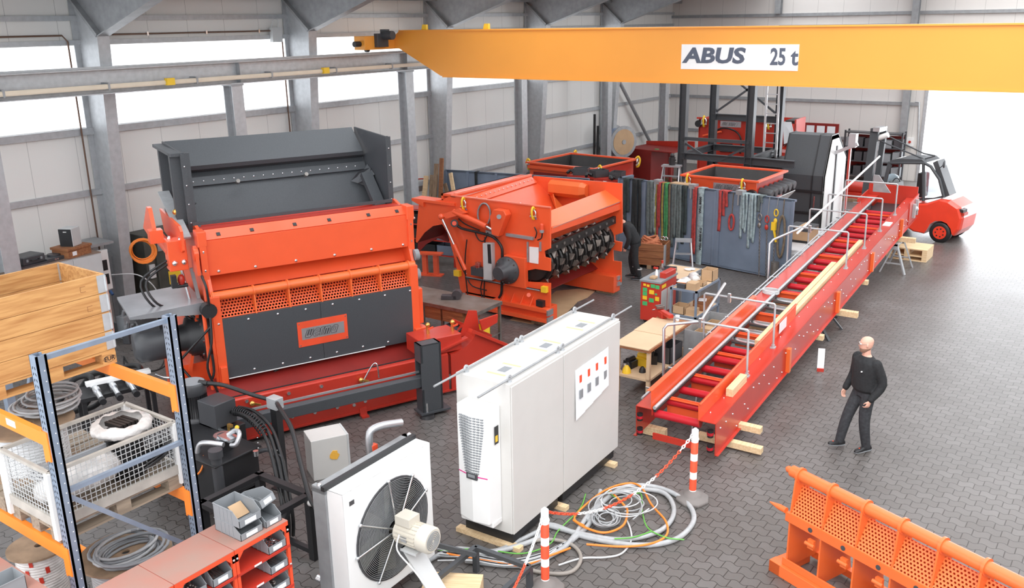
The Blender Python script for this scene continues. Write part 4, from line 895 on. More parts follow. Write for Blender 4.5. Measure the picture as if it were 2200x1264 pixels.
def trestle(name, label, x, y, deg, h, L, m):
    t, f = thing(name, label, 'trestle', (x, y, 0), deg)
    MB(m).box((-L/2, -.06, h-.05), (L/2, .06, h)).box((-L/2, -.07, h-.14), (-L/2+.02, .07, h)).box((L/2-.02, -.07, h-.14), (L/2, .07, h)).obj('top_bar', t)
    for sx in (-1, 1):
        for sy in (-1, 1):
            MB(m).bar((sx*(L/2-.06), sy*.04, h-.05), (sx*(L/2+.03), sy*.3, 0), .07, .035).obj('leg', t)
        MB(m).bar((sx*(L/2-.0), -.2, .25), (sx*(L/2-.0), .2, .25), .04, .03).obj('brace', t)
    return t
trestle('saw_trestle', 'grey metal trestle under the far end of the conveyor', -5.08, 23.8, 90, FCV.P(12.4, 0, -.13).z, .8, 'galv')
trestle('saw_trestle', 'dark metal trestle under the middle of the conveyor', -5.15, 17.95, 90, FCV.P(6.3, 0, -.13).z, .8, 'anth')
for uu, lab in ((cw(1768, 728).x, 'hidden pine post under the sleeper nearest to the walking man'), (cw(1864, 609).x, 'pine post under the middle conveyor sleeper')):
    q = FCV.P(uu+.05, .5, -.105); o = MB('pinew').box((-.1, -.1, 0), (.1, .1, q.z)).obj('support_timber', None, loc=(q.x, q.y, 0)); tag(o, lab.replace('hidden ', 'short '), 'timber')
o, f = thing('paper_pad', 'folded white and red leaflet standing on the pavers left of the walking man', 'leaflet', onz(1762, 798), 20)
MB('paper').plate([(-.06, 0, 0), (.06, 0, 0), (.06, .03, .22), (-.06, .03, .22)], .004).plate([(-.06, .03, .22), (.06, .03, .22), (.06, .07, .42), (-.06, .07, .42)], .004).obj('sheet', o)
MB('red').box((-.06, -.03, 0), (.06, .0, .06)).obj('red_base', o)
# ================================================================ chain posts
def post(name, label, p):
    t, f = thing(name, label, 'barrier post', p)
    MB(stripes('red_white_bands', (.9, .88, .86), (.88, .1, .04), .27, 2, .38, off=-.06)).lathe((0, 0, .12), (0, 0, 1), [(.048, 0), (.048, .82), (.03, .84)], 20).obj('shaft', t)
    MB('pwhite').lathe((0, 0, .90), (0, 0, 1), [(.055, 0), (.055, .02), (.045, .03), (.045, .14), (.02, .16)], 20).ring((0, -.0, 1.04), (0, 1, 0), .015, .03, .012, 12).obj('cap', t)
    MB(mat('grey_rubber', (.2, .18, .17), .7)).lathe((0, 0, 0), (0, 0, 1), [(.22, 0), (.235, .03), (.22, .055), (.14, .075), (.13, .1), (.09, .12), (.05, .15)], 8).obj('foot', t)
    return V3(p)+V3((0, 0, 1.02))
P1 = post('chain_post', 'red and white chain post beside the near end of the conveyor', onz(1487, 1075))
P2 = post('chain_post', 'red and white chain post in front of the electrical cabinet', (-4.97, 7.42, 0))
def chain(label, a, b, sag, n, cols, link=.05, r=.0075):
    o = MB('pwhite', 'signal'); pts = []
    for i in range(n+1):
        t = i/n; p = mix(a, b, t); p.z -= sag*4*t*(1-t); pts.append(p)
    for i in range(n):
        p, q = pts[i], pts[i+1]; d = (q-p).normalized(); s = d.cross(V3((0, 0, 1))).normalized()
        if i % 2: s = d.cross(s)
        s = (s+d.cross(s)*.5).normalized(); c = (p+q)/2; L_ = (q-p).length*.62; o.use(cols(i/n))
        o.tube([c+d*math.cos(k*PI/5)*L_*1.05+s*math.sin(k*PI/5)*L_*.5 for k in range(10)], r, 5, closed=True)
    return tag(o.obj('barrier_chain'), label, 'chain')
chain('red and white plastic chain sagging between the two posts', P2, P1, .42, 62, lambda t: 1 if (t*4.6) % 1.6 < .85 else 0)
chain('red and white plastic chain hanging from the near post toward the lower picture edge', P2, V3((-4.6, 5.6, .6)), .25, 50, lambda t: 0 if t < .3 else 1)
# ================================================================ cable pile on the floor
random.seed(11)
def cable(label, pix, r, m, z=.03, n=10):
    pts = []
    for i, q in enumerate(pix):
        zz = z + (q[2] if len(q) > 2 else 0); pts.append(onz(q[0], q[1], zz))
    o = MB(m).tube(pts, r, n, curve=7).obj('power_cable'); return tag(o, label, 'cable')
cable('thickest grey cable in the floor pile, outermost loop by the chain post', [(1290, 1055), (1270, 1120), (1225, 1165), (1190, 1190)]+[], .032, 'cgrey')
cable('thick grey cable looping wide around the pile toward the chain post', [(950, 1180), (1040, 1190), (1150, 1160), (1180, 1128), (1260, 1155), (1370, 1172), (1450, 1160), (1490, 1120), (1475, 1080), (1420, 1050), (1350, 1045), (1300, 1075), (1260, 1120)], .034, 'cgrey', .035)
cable('thick grey cable forming the second wide loop of the pile', [(1180, 1130), (1250, 1148), (1340, 1160), (1420, 1140), (1448, 1100), (1430, 1062), (1380, 1052), (1320, 1062), (1270, 1100), (1235, 1150), (1200, 1185), (1120, 1215), (1000, 1205)], .032, 'cgrey', .04)
cable('thick grey cable running from under the cabinet to the lower left', [(1180, 1130), (1120, 1160), (1060, 1185), (980, 1180), (930, 1200), (880, 1230)], .03, 'cgrey')
cable('brownish grey hose curling back at the foot of the near post', [(1080, 1205), (1160, 1230), (1225, 1230), (1248, 1200), (1230, 1172), (1185, 1160), (1130, 1165)], .024, mat('brown_hose', (.3, .27, .24), .5))
cable('orange cable forming the large diamond loop on the pile', [(1255, 1130), (1235, 1110), (1290, 1060), (1340, 1040), (1375, 1045), (1400, 1085), (1430, 1120), (1432, 1150), (1400, 1168), (1340, 1175), (1260, 1170)], .014, 'corange', .07)
cable('orange cable crossing the inside of the pile', [(1308, 1052), (1340, 1085), (1348, 1100), (1338, 1130), (1300, 1145), (1260, 1135), (1232, 1118)], .015, 'corange', .085)
cable('orange cable running left from the pile toward the fan unit', [(1225, 1178), (1180, 1195), (1120, 1215), (1040, 1205), (960, 1190)], .014, 'corange', .06)
cable('green and yellow earth cable from the cabinet to the lower left', [(1258, 1062), (1245, 1095), (1200, 1140), (1180, 1170), (1120, 1190), (1030, 1180), (940, 1185)], .009, 'cgreen', .05)
cable('green and yellow earth cable on the right half of the pile', [(1305, 1055), (1335, 1075), (1375, 1060), (1380, 1100), (1392, 1135), (1430, 1155), (1470, 1160)], .009, 'cgreen', .08)
cable('short green cable crossing the lower loops', [(1320, 1158), (1360, 1155), (1400, 1142)], .009, 'cgreen', .08)
cable('thin white cable looping out over the pavers right of the near post', [(1345, 1115), (1355, 1140), (1355, 1165), (1335, 1190), (1300, 1198), (1250, 1200), (1200, 1215)], .012, 'cwhite', .03)
for i in range(9):
    cx, cy = 1300+random.uniform(-6, 6), 1112+random.uniform(-4, 4); rx, ry = 30-i*1.2, 22-i
    cable('thin grey cable ring of the small coil in the pile, ' + ['outermost', 'second from outside', 'third from outside', 'fourth from outside', 'middle', 'fourth from inside', 'third from inside', 'second from inside', 'innermost'][i], [(cx+rx*math.cos(a*PI/5), cy+ry*math.sin(a*PI/5)) for a in range(11)], .009, 'cgrey', .03+i*.012, 6)
for i in range(7):
    cx, cy = 1340+random.uniform(-20, 20), 1080+random.uniform(-12, 12); rx, ry = random.uniform(30, 75), random.uniform(16, 34); a0 = random.uniform(0, 6)
    o = cable('', [(cx+rx*math.cos(a0+a*.6), cy+ry*math.sin(a0+a*.6)) for a in range(9)], .009, random.choice(('cgrey', 'cwhite', 'cgrey')), .09+i*.01, 6)
    o['label'] = 'thin grey cable looped loosely over the top of the floor cable pile'; o['group'] = 'thin loose loops on the cable pile'
for i in range(6):
    dy = i*5
    o = cable('', [(1215-i*4, 1165+dy*.6), (1160, 1190+dy*.5), (1090, 1203+dy*.5), (1010, 1190+dy*.6), (940, 1180+dy)], .009, ('cgrey', 'rubber', 'cwhite')[i % 3], .05+.004*i, 6)
    o['label'] = 'thin cable running in the strand left from the pile toward the fan unit'; o['group'] = 'thin cables in the left strand'
# ================================================================ orange guard lower right
OG, FO = thing('guard_flap', 'orange slotted guard flap with pipe edge standing at the lower right', 'machine part', (-2.81, 9.36, 0), -21.5)
PERF_O = perforated('perforated_orange_guard', (.86, .19, .05), 0, 2, .04, .33)
L_ = 3.4; zt = 1.27
MB('orange2').cyl((-.07, 0, zt), (L_, 0, zt), .068, n=28).lathe((-.07, 0, zt), (-1, 0, 0), [(.04, 0), (.04, .06), (.022, .085)], 16).obj('pipe', OG)
MB('orange2').lathe((.0, -.14, .84), (-1, 0, 0), [(.035, 0), (.035, .1), (.008, .24)], 14).obj('pin', OG)
rb = [0.04+i*.435 for i in range(8)]
for u in rb:
    MB('orange2').prism([(u, .04, zt+.06), (u, -.08, zt+.0), (u, -.13, .8), (u, -.13, .12), (u, .46, .12), (u, .36, .6), (u, .08, zt)], (.02, 0, 0)).cyl((u-.004, 0, zt), (u+.026, 0, zt), .09, n=28).obj('rib', OG)
for a, b in zip(rb[:-1], rb[1:]):
    MB(PERF_O).plate([(a+.02, -.13, .82), (b, -.13, .82), (b, .05, 1.14), (a+.02, .05, 1.14)], .006).obj('perforated_sheet', OG)
    MB('orange').plate([(a+.02, .40, .42), (b, .40, .42), (b, .08, 1.12), (a+.02, .08, 1.12)], .01).obj('back_sheet', OG)
    MB('orange2').box((b-.13, -.17, .55), (b-.05, -.13, .66)).cyl((b-.15, -.18, .61), (b-.03, -.18, .61), .022).obj('hinge', OG)
    MB('plastic').cyl((b-.12, -.152, .77), (b-.12, -.158, .77), .028, n=14).obj('opening', OG)
MB('orange2').box((-.0, -.15, .72), (L_, -.11, .83)).obj('long_bar', OG)
MB('orange2').box((-.14, -.2, .0), (L_, -.08, .15)).box((.0, -.15, .15), (L_, -.13, .24)).prism([(-.14, -.2, 0), (-.14, .34, 0), (-.14, .34, .12), (-.14, -.2, .15)], (.16, 0, 0)).obj('base_bar', OG, bevel=.006)
MB('orange2').box((0, .38, .05), (L_, .46, .14)).obj('rear_bar', OG)
# ================================================================ people
def ell(c, rx, ry, n=14, ax=(1, 0, 0), ay=(0, 1, 0)):
    c = V3(c); ax = V3(ax).normalized(); ay = V3(ay).normalized()
    return [c+ax*math.cos(2*PI*i/n)*rx+ay*math.sin(2*PI*i/n)*ry for i in range(n)]
def limb(mb, pts, rad, n=12, flat=1.0):
    """tapering limb through joints, rings perpendicular to the path"""
    p = [V3(q) for q in pts]; P = []; Rr = []
    k = 4
    for i in range(len(p)-1):
        for j in range(k):
            t = j/k; a, b, c, d = p[max(i-1, 0)], p[i], p[i+1], p[min(i+2, len(p)-1)]
            P.append(.5*((2*b)+(c-a)*t+(2*a-5*b+4*c-d)*t*t+(3*b-a-3*c+d)*t**3)); Rr.append(rad[i]*(1-t)+rad[i+1]*t)
    P.append(p[-1]); Rr.append(rad[-1]); mb.tube(P, Rr, n)
    mb.ball(P[0], Rr[0]*1.0, 10, 7); mb.ball(P[-1], Rr[-1]*1.0, 10, 7)
def fuse(o, vox, sm=3):
    r = o.modifiers.new('fuse', 'REMESH'); r.mode = 'VOXEL'; r.voxel_size = vox; r.use_smooth_shade = True
    s = o.modifiers.new('smooth', 'SMOOTH'); s.iterations = sm; s.factor = .5
def torso(mb, hip, chest, neck, face, s=1.0, ex=0):
    """face: unit vector the body faces; rings from pelvis to shoulders"""
    face = V3(face).normalized(); side = face.cross(V3((0, 0, 1))).normalized()
    H, C, K = V3(hip), V3(chest), V3(neck); R = []
    for t, rx, ry in ((-.14, .14, .11), (0, .18, .14), (.25, .178, .142), (.5, .18, .138), (.78, .192, .135), (1, .20, .125)):
        c = H+(C-H)*t; R.append(ell(c, rx*s+ex, ry*s+ex, 16, side, face))
    for t, rx, ry in ((.45, .195, .105), (.75, .12, .075), (1, .06, .06)):
        c = C+(K-C)*t; R.append(ell(c, rx*s+ex, ry*s+ex, 16, side, face))
    mb.loft(R)
def hand(mb, wrist, d, palm, th, s=1.0, curl=.5):
    """d: direction of the hand, palm: normal the fingers curl toward, th: direction to the thumb side"""
    w = V3(wrist); d = V3(d).normalized(); th = V3(th); th = (th-d*th.dot(d)).normalized(); pn = V3(palm); pn = (pn-d*pn.dot(d)); pn = (pn-th*pn.dot(th)).normalized()
    mb.loft([ell(w, .026*s, .02*s, 10, th, pn), ell(w+d*.03*s, .036*s, .019*s, 10, th, pn), ell(w+d*.085*s, .042*s, .015*s, 10, th, pn), ell(w+d*.098*s, .036*s, .011*s, 10, th, pn)])
    for k, (o, L) in enumerate(((.031, .072), (.011, .08), (-.010, .074), (-.030, .058))):
        a = w+d*.088*s+th*o*s; c1 = curl*.6; b = a+(d*math.cos(c1)+pn*math.sin(c1))*L*.45*s; c2 = curl*1.6; c = b+(d*math.cos(c2)+pn*math.sin(c2))*L*.32*s; c3 = curl*2.3; e = c+(d*math.cos(c3)+pn*math.sin(c3))*L*.26*s
        mb.tube([a-d*.02*s, a, b, c, e], [.0095*s, .0095*s, .009*s, .0082*s, .006*s], 8)
    a = w+d*.03*s+th*.03*s; b = a+(d*.6+th*.6+pn*.3).normalized()*.04*s; c = b+(d*.9+th*.15+pn*.4).normalized()*.035*s
    mb.tube([a-th*.015*s, a, b, c], [.014*s, .0125*s, .0105*s, .007*s], 8)
def head(mb, c, look, s=1.0):
    """centre of the skull, look direction"""
    look = V3(look).normalized(); up = V3((0, 0, 1)); up = (up-look*up.dot(look)).normalized(); sd = look.cross(up)
    c = V3(c)
    R = []
    for z, w, f, bk in ((-.125, .030, .078, -.02), (-.112, .045, .085, .02), (-.085, .058, .088, .055), (-.045, .068, .09, .085), (0, .075, .094, .098), (.045, .074, .088, .102), (.08, .06, .066, .085), (.1, .038, .038, .055), (.11, .012, .012, .02)):
        m_ = c+up*z*s+look*(f-bk)/2*s; R.append(ell(m_, w*s, (f+bk)/2*s, 16, sd, look))
    mb.loft(R)
    mb.loft([ell(c+up*.02*s+look*.09*s, .009*s, .008*s, 8, sd, up), ell(c-up*.012*s+look*.105*s, .014*s, .01*s, 8, sd, up), ell(c-up*.03*s+look*.112*s, .019*s, .01*s, 8, sd, up), ell(c-up*.038*s+look*.09*s, .016*s, .008*s, 8, sd, up)])
    for k in (-1, 1):
        mb.ball(c+sd*.077*s*k-look*.0*s-up*.01*s, (.012*s, .02*s, .032*s), 8, 6)
    return c, look, up, sd
# ---- walking man: world placement from his feet
fr_, fl_ = onz(1857, 973), onz(1812, 968)
MX = V3((-3.03, 13.02, 0))
face = V3((-.55, -.83, 0)).normalized()      # walks toward the lower left
side = face.cross(V3((0, 0, 1))).normalized()   # his right-hand side
W1, FW1 = thing('person', 'bald man with glasses in black sweater walking beside the conveyor', 'person', MX)
z = V3((0, 0, 1))
def J(f, s_, h): return face*f+side*s_+z*h
hipc, chestc, neckc = J(0, 0, .97), J(.015, 0, 1.36), J(.025, 0, 1.52)
lk = (V3((-.9, -.42, -.06))).normalized()
body = MB('skin')
torso(body, hipc, chestc, neckc, face, .92)
body.tube([neckc-z*.04, neckc+z*.09+face*.015], [.06, .055], 12)
hc = J(.05, 0, 1.685); head(body, hc, lk)
shR, shL = J(.01, .19, 1.415), J(.01, -.19, 1.415)
elR, wrR = J(-.02, .275, 1.13), J(.12, .27, .90)
elL, wrL = J(-.06, -.275, 1.13), J(.10, -.235, .89)
limb(body, [shR, elR, wrR], [.052, .042, .028]); limb(body, [shL, elL, wrL], [.052, .042, .028])
hand(body, wrR, (wrR-elR)*.6-z*.12, -side, face, 1.0, .75); hand(body, wrL, (wrL-elL)*.6-z*.12, side, face, 1.0, .75)
knR, anR = J(.12, .1, .53), J(.02, .09, .10)
knL, anL = J(.2, -.1, .54), J(.36, -.11, .14)
# the far (his right) leg is swung forward, the near (left) leg carries him
knF, anF = J(.16, .12, .53), J(.24, .15, .12)
knS, anS = J(.04, -.1, .51), J(-.04, -.1, .09)
limb(body, [J(0, .09, .93), knF, anF], [.075, .052, .038]); limb(body, [J(0, -.09, .93), knS, anS], [.075, .052, .038])
for a, t in ((anF, V3((0, 0, .06))), (anS, V3((0, 0, 0)))):
    body.tube([a-z*.03, a+face*.10-z*(a.z-.045)+t*.3], [.03, .024], 10)
bo = body.obj('body', W1); fuse(bo, .008, 3)
sw = MB('cloth'); torso(sw, hipc+z*.03, chestc, neckc-z*.02, face, 1.1, .02)
limb(sw, [shR, elR, wrR-(wrR-elR)*.06], [.082, .066, .05]); limb(sw, [shL, elL, wrL-(wrL-elL)*.06], [.082, .066, .05])
so = sw.obj('sweater', W1); fuse(so, .012, 4)
tr = MB('denim'); 
R = [ell(hipc+z*(.06-.05*k), .165-.004*k, .125, 16, side, face) for k in range(4)]; tr.loft(R)
limb(tr, [J(0, .085, .92), knF, anF+z*.0], [.105, .083, .066]); limb(tr, [J(0, -.085, .92), knS, anS-z*.01], [.105, .083, .066])
to = tr.obj('trousers', W1); fuse(to, .012, 3)
def shoe(parent, an, d, toe_up=0):
    d = V3(d).normalized(); s_ = d.cross(z); h = an.z-.09; m_ = MB('black')
    R = []
    for t, w, ht in ((-.09, .03, .07), (-.07, .038, .10), (0, .042, .11), (.06, .044, .085), (.12, .048, .06), (.17, .042, .05), (.2, .02, .03)):
        c = V3((an.x, an.y, h))+d*t+z*(ht/2+.004+max(0, t)*toe_up); R.append(ell(c, w, ht/2, 12, s_, z))
    m_.loft(R); o = m_.obj('shoe', parent)
    MB('signal').ball(V3((an.x, an.y, h))+d*.12+z*(.065+.12*toe_up), (.012, .012, .006), 6, 4).obj('red_dot', o)
    MB('grey').loft([ell(V3((an.x, an.y, h))+d*t+z*(.008+max(0, t)*toe_up), w, .008, 10, s_, z) for t, w in ((-.095, .03), (-.05, .042), (.05, .046), (.14, .05), (.2, .025))]).obj('sole', o)
shoe(W1, anS, face); shoe(W1, anF, face, .25)
# face details
up = V3((0, 0, 1)); up = (up-lk*up.dot(lk)).normalized(); sd = lk.cross(up)
be = MB(mat('short_beard', (.28, .16, .11), .8)).loft([ell(hc-up*zz+lk*fw, w, d_, 14, sd, lk) for zz, fw, w, d_ in ((.128, .03, .035, .052), (.11, .034, .052, .058), (.085, .018, .064, .074), (.062, .012, .0685, .081))]).obj('beard', W1)
for k in (-1, 1):
    e = hc+lk*.087+sd*.032*k+up*.008
    MB('pwhite').ball(e, .013, 8, 6).obj('eye', W1); MB('black').ball(e+lk*.010, .006, 6, 5).obj('pupil', W1)
g = MB('steel')
for k in (-1, 1): g.tube([hc+lk*.108+sd*(.034*k+math.cos(a*PI/6)*.024)+up*(.006+math.sin(a*PI/6)*.019) for a in range(12)], .003, 5, closed=True).tube([hc+lk*.105+sd*.058*k+up*.01, hc+sd*.08*k+up*.01], .003, 5)
g.tube([hc+lk*.11+sd*.011+up*.01, hc+lk*.11-sd*.011+up*.01], .003, 5).obj('glasses', W1)
MB(mat('lip', (.5, .2, .17), .5)).ball(hc+lk*.092-up*.066, (.014, .014, .006), 8, 5).obj('mouth', W1)
MB('pwhite').ball(J(.175, -.09, 1.30), (.014, .02, .01), 8, 5).obj('chest_logo', W1)
# ---- worker bending behind the second shredder
p0 = V3((-10.3, 19.5, 0))
W2, FW2 = thing('person', 'worker in dark work clothes leaning into the far side of the orange shredder', 'person', p0)
face = V3((-.9, -.35, 0)).normalized(); side = face.cross(z).normalized()
hipc, chestc, neckc = J(0, 0, .95), J(.18, 0, 1.30), J(.3, 0, 1.42)
body = MB('skin'); torso(body, hipc, chestc, neckc, V3((face.x, face.y, -.45)), .92); hc2 = J(.4, 0, 1.53); head(body, hc2, V3((face.x, face.y, -.5))); body.tube([neckc-face*.03, hc2-z*.06], [.06, .055], 12)
aR, aL = J(.2, .2, 1.36), J(.2, -.2, 1.36); eR, eL = J(.42, .28, 1.15), J(.12, -.32, 1.1); wR, wL = J(.6, .2, 1.1), J(.2, -.28, .86)
limb(body, [aR, eR, wR], [.052, .042, .028]); limb(body, [aL, eL, wL], [.052, .042, .028]); hand(body, wR, wR-eR, -z, side, 1, .5); hand(body, wL, wL-eL, side, face, 1, .7)
kR, kL = J(.1, .12, .5), J(-.02, -.12, .5); nR, nL = J(.05, .13, .1), J(-.12, -.12, .1)
limb(body, [J(0, .09, .92), kR, nR], [.075, .052, .038]); limb(body, [J(0, -.09, .92), kL, nL], [.075, .052, .038])
fuse(body.obj('body', W2), .012, 3)
sw = MB('cloth'); torso(sw, hipc, chestc, neckc, V3((face.x, face.y, -.45)), 1, .02); limb(sw, [aR, eR, wR], [.078, .064, .05]); limb(sw, [aL, eL, wL], [.078, .064, .05]); fuse(sw.obj('work_jacket', W2), .016, 3)
tr = MB('cloth'); tr.loft([ell(hipc+z*(.05-.05*k), .172-.004*k, .14, 16, side, face) for k in range(4)]); limb(tr, [J(0, .085, .9), kR, nR+z*.03], [.105, .085, .07]); limb(tr, [J(0, -.085, .9), kL, nL+z*.03], [.105, .085, .07]); fuse(tr.obj('work_trousers', W2), .016, 3)
for k_ in (nR, nL): MB('lgrey').ring(k_+z*.18, (0, 0, 1), .07, .078, .03, 16).obj('reflective_band', W2)
shoe(W2, nR, face); shoe(W2, nL, face)
MB(mat('dark_hair', (.04, .025, .02), .8)).ball(hc2-face*.02+z*.03, (.088, .088, .09), 14, 10).obj('hair', W2)
# ================================================================ pallet rack at the lower left
RX, RY0, RY1, RZ = -6.9, 3.2, 4.38, 3.8
t, f = thing('pallet_rack', 'blue grey pallet rack with orange beams at the left picture edge', 'rack', (RX, RY0, 0))
def upr(y):
    m_ = MB('rackblue'); s = 1 if y == 0 else -1
    m_.box((-.1, y-.02, 0), (0, y+.0, RZ)).box((-.1, y-.02, 0), (-.095, y+.07, RZ)).box((-.005, y-.02, 0), (0, y+.07, RZ)).box((-.1, y+.05, 0), (-.07, y+.07, RZ)).box((-.03, y+.05, 0), (0, y+.07, RZ)).box((-.14, y-.05, 0), (.04, y+.1, .01))
    m_.mats = ['rackblue', 'black', 'pwhite']; h = m_.use(1)
    for k in range(70):
        z = .1+k*.052; h.bar((-.075, y-.0215, z), (-.065, y-.0215, z+.022), .006, .002, (0, 1, 0)).bar((-.03, y-.0215, z), (-.04, y-.0215, z+.022), .006, .002, (0, 1, 0))
    b = m_.use(2)
    for k in range(24): b.cyl((.0, y+.035, 1.6+k*.09), (.002, y+.035, 1.6+k*.09), .005, n=8)
    m_.obj('upright', t)
upr(0); upr(RY1-RY0)
D = RY1-RY0
for z in (3.78, 2.6, 1.4, .3): MB('rackblue').box((-.07, 0, z-.04), (-.03, D, z)).obj('depth_brace', t)
for a, b in ((2.56, 1.44), (1.36, .34)): MB('rackblue').bar((-.05, .04, a), (-.05, D, b), .03, .04).obj('diagonal_brace', t)
for zt, nm in ((3.11, 'upper'), (2.04, 'lower'), (.62, 'bottom')):
    for y in (0, D):
        b = MB('rackorange').box((-3.4, y-.0, zt-.12), (-.1, y+.05, zt)).box((-.115, y-.03, zt-.24), (-.095, y+.02, zt+.05)).box((-.11, y-.032, zt-.22), (-.02, y-.02, zt+.04)).obj('beam', t)
        if y == 0 and nm == 'upper': MB('paper').box((-.75, y-.003, zt-.08), (-.6, y-.0, zt-.02)).obj('label', b)
for y in (0, D): MB('rackblue').box((-3.5, y-.02, 0), (-3.4, y+.07, RZ)).obj('upright', t)
MB('rackblue').bar((-3.3, D, 1.6), (-2.6, D, 3.0), .03, .05).obj('diagonal_brace', t)
def pallet(label, x, y, z, m='pallet', eur=False):
    """euro pallet 0.8 (x) by 1.2 (y), corner at x,y is its low corner"""
    t, f = thing('wooden_pallet', label, 'pallet', (x, y, z))
    for a in (0, .165, .33, .495, .66): MB(m).box((a, 0, .122), (a+.135, 1.2, .144)).obj('deck_board', t)
    for b in (0, .53, 1.06): MB(m).box((0, b, .1), (.8, b+.14, .122)).obj('cross_board', t)
    for a in (0, .33, .66):
        MB(m).box((a, 0, 0), (a+.14, 1.2, .022)).obj('bottom_board', t)
        for b in (0, .53, 1.06): q = MB(m if not eur else 'plank').box((a, b, .022), (a+.14, b+.14, .1)).obj('block', t)
    return t, f
# wooden collar box on its pallet, upper level
pt, pf = pallet('light pallet with EUR stamp carrying the wooden collar box', -8.82, 3.26, 3.11, 'plank', True)
EUR = text_mesh('stamp', 'EUR', .06, 'black', pt, frame4((.801, 1.13, .061), (0, 1, 0), (0, 0, 1)), depth=.002, offset=.001)
ov = MB('black').tube([(.801, 1.13+.062*math.cos(a*PI/10), .061+.033*math.sin(a*PI/10)) for a in range(20)], .002, 4, closed=True).obj('stamp_ring', pt)
t, f = thing('collar_box', 'orange brown wooden pallet collar box on the upper rack level', 'crate', (-8.82, 3.26, 3.255))
for i in range(4):
    z0 = i*.19
    wd = 'plank'
    s = MB(wd).box((.775, 0, z0+.002), (.8, 1.2, z0+.188)).obj('side_board', t, bevel=.002)
    MB(wd).box((0, 0, z0+.002), (.025, 1.2, z0+.188)).obj('side_board', t)
    MB(wd).box((.025, 1.175, z0+.002), (.775, 1.2, z0+.188)).obj('end_board', t); MB(wd).box((.025, 0, z0+.002), (.775, .025, z0+.188)).obj('end_board', t)
for i in range(4):
    h = MB('galv').box((.8, 1.12, i*.19+.01), (.806, 1.2, i*.19+.18)).box((.74, 1.2, i*.19+.01), (.806, 1.206, i*.19+.18)).cyl((.806, 1.2, i*.19+.02), (.806, 1.2, i*.19+.17), .012, n=8)
    h.obj('corner_hinge', t); MB('galv').box((.02, 1.165, i*.19+.01), (.04, 1.175, i*.19+.18)).obj('inner_strap', t)
MB('dusty').cyl((.8, 1.215, .1), (.8, 1.215, .72), .006, n=6).obj('red_cord', t)
for y, z in ((1.0, .68), (1.04, .48)): MB('brownw').tube([(.8015, y, z), (.8015, y-.05, z), (.8015, y-.05, z-.05), (.8015, y, z-.05)], .002, 4).obj('brand_mark', t)
o = MB('lgrey').box((-8.79, 3.3, 3.26), (-8.06, 4.4, 3.7)).obj('folded_liner'); tag(o, 'grey folded liner filling the bottom of the wooden collar box', 'liner')
for i in range(6):
    o = MB('galvd').tube([(-8.7+.1*i, 3.35, 3.78), (-8.65+.1*i, 3.8, 3.80+.02*(i % 2)), (-8.6+.1*i, 4.2-.05*i, 3.76)], .03, 6, curve=4).obj('profile_strip'); tag(o, 'grey strip lying inside the wooden collar box', 'strip', 'grey strips inside the collar box')
# mesh pallet cage, lower level
pt, pf = pallet('grey weathered pallet under the wire mesh cage', -7.92, 3.22, 2.045)
t, f = thing('mesh_cage', 'white steel wire mesh cage on a pallet on the lower rack level', 'cage', (-7.92, 3.22, 2.19))
CW_, CL_, CHt = .8, 1.2, .52
fm = MB('rimgrey')
for a, b in (((0, 0), (CW_, 0)), ((CW_, 0), (CW_, CL_)), ((0, CL_), (CW_, CL_)), ((0, 0), (0, CL_))):
    p = V3((a[0], a[1], 0)); q = V3((b[0], b[1], 0))
    fm.bar(p+V3((0, 0, CHt)), q+V3((0, 0, CHt)), .035, .03).bar(p+V3((0, 0, .05)), q+V3((0, 0, .05)), .03, .09)
fm.obj('rim', t)
for x in (0, CW_):
    for y in (0, CL_): MB('pwhite').box((x-.03, y-.03, -.1), (x+.03, y+.03, CHt)).obj('corner_post', t)
def mesh(o0, du, dv, nu, nv):
    m_ = MB('lgrey'); o0 = V3(o0); du = V3(du); dv = V3(dv)
    for i in range(1, nu): m_.bar(o0+du*(i/nu), o0+du*(i/nu)+dv, .0045, .0045)
    for j in range(1, nv): m_.bar(o0+dv*(j/nv), o0+dv*(j/nv)+du, .0045, .0045)
    m_.obj('wire_mesh', t)
mesh((CW_, 0, .09), (0, CL_, 0), (0, 0, CHt-.1), 26, 9); mesh((0, 0, .09), (0, CL_, 0), (0, 0, CHt-.1), 26, 9)
mesh((0, 0, .09), (CW_, 0, 0), (0, 0, CHt-.1), 17, 9); mesh((0, CL_, .09), (CW_, 0, 0), (0, 0, CHt-.1), 17, 9)
def coil(name, label, cat, c, r, rt, n, m, deg=0, tilt=(0, 0), jit=.01, squash=1, group=None):
    t, f = thing(name, label, cat, c, deg, group)
    mm = MB(m)
    for k in range(n):
        rr = r*(1+random.uniform(-.12, .12)); off = V3((random.uniform(-1, 1), random.uniform(-1, 1), 0))*jit*2
        mm.tube([off+V3((rr*math.cos(a*PI/9), rr*squash*math.sin(a*PI/9), rt*1.05+k*rt*1.1+tilt[0]*rr*math.cos(a*PI/9)+tilt[1]*math.sin(a*PI/9)*rr)) for a in range(18)], rt, 6, closed=True)
    mm.obj('turns', t); return t
wc, wf = thing('wrapped_coil', 'black cable coil with crinkled clear plastic wrap on top in the mesh cage', 'coil', (-7.5, 4.12, 2.2))
for k in range(14): MB('rubber').ring((0, 0, .02+k*.03), (0, 0, 1), .1, .165, .026, 28).obj('turn', wc)
rings = []
for j in range(9):
    a = -.5*PI+PI*j/8; rings.append([V3((math.cos(b*PI/16)*(.19+math.cos(a)*.085*(1+.16*math.sin(b*1.7+j))), math.sin(b*PI/16)*(.19+math.cos(a)*.085*(1+.16*math.sin(b*2.3))), .5+math.sin(a)*.055+.012*math.sin(b*1.3+j*2))) for b in range(32)])
MB('film').loft(rings, cap=False).obj('plastic_wrap', wc)
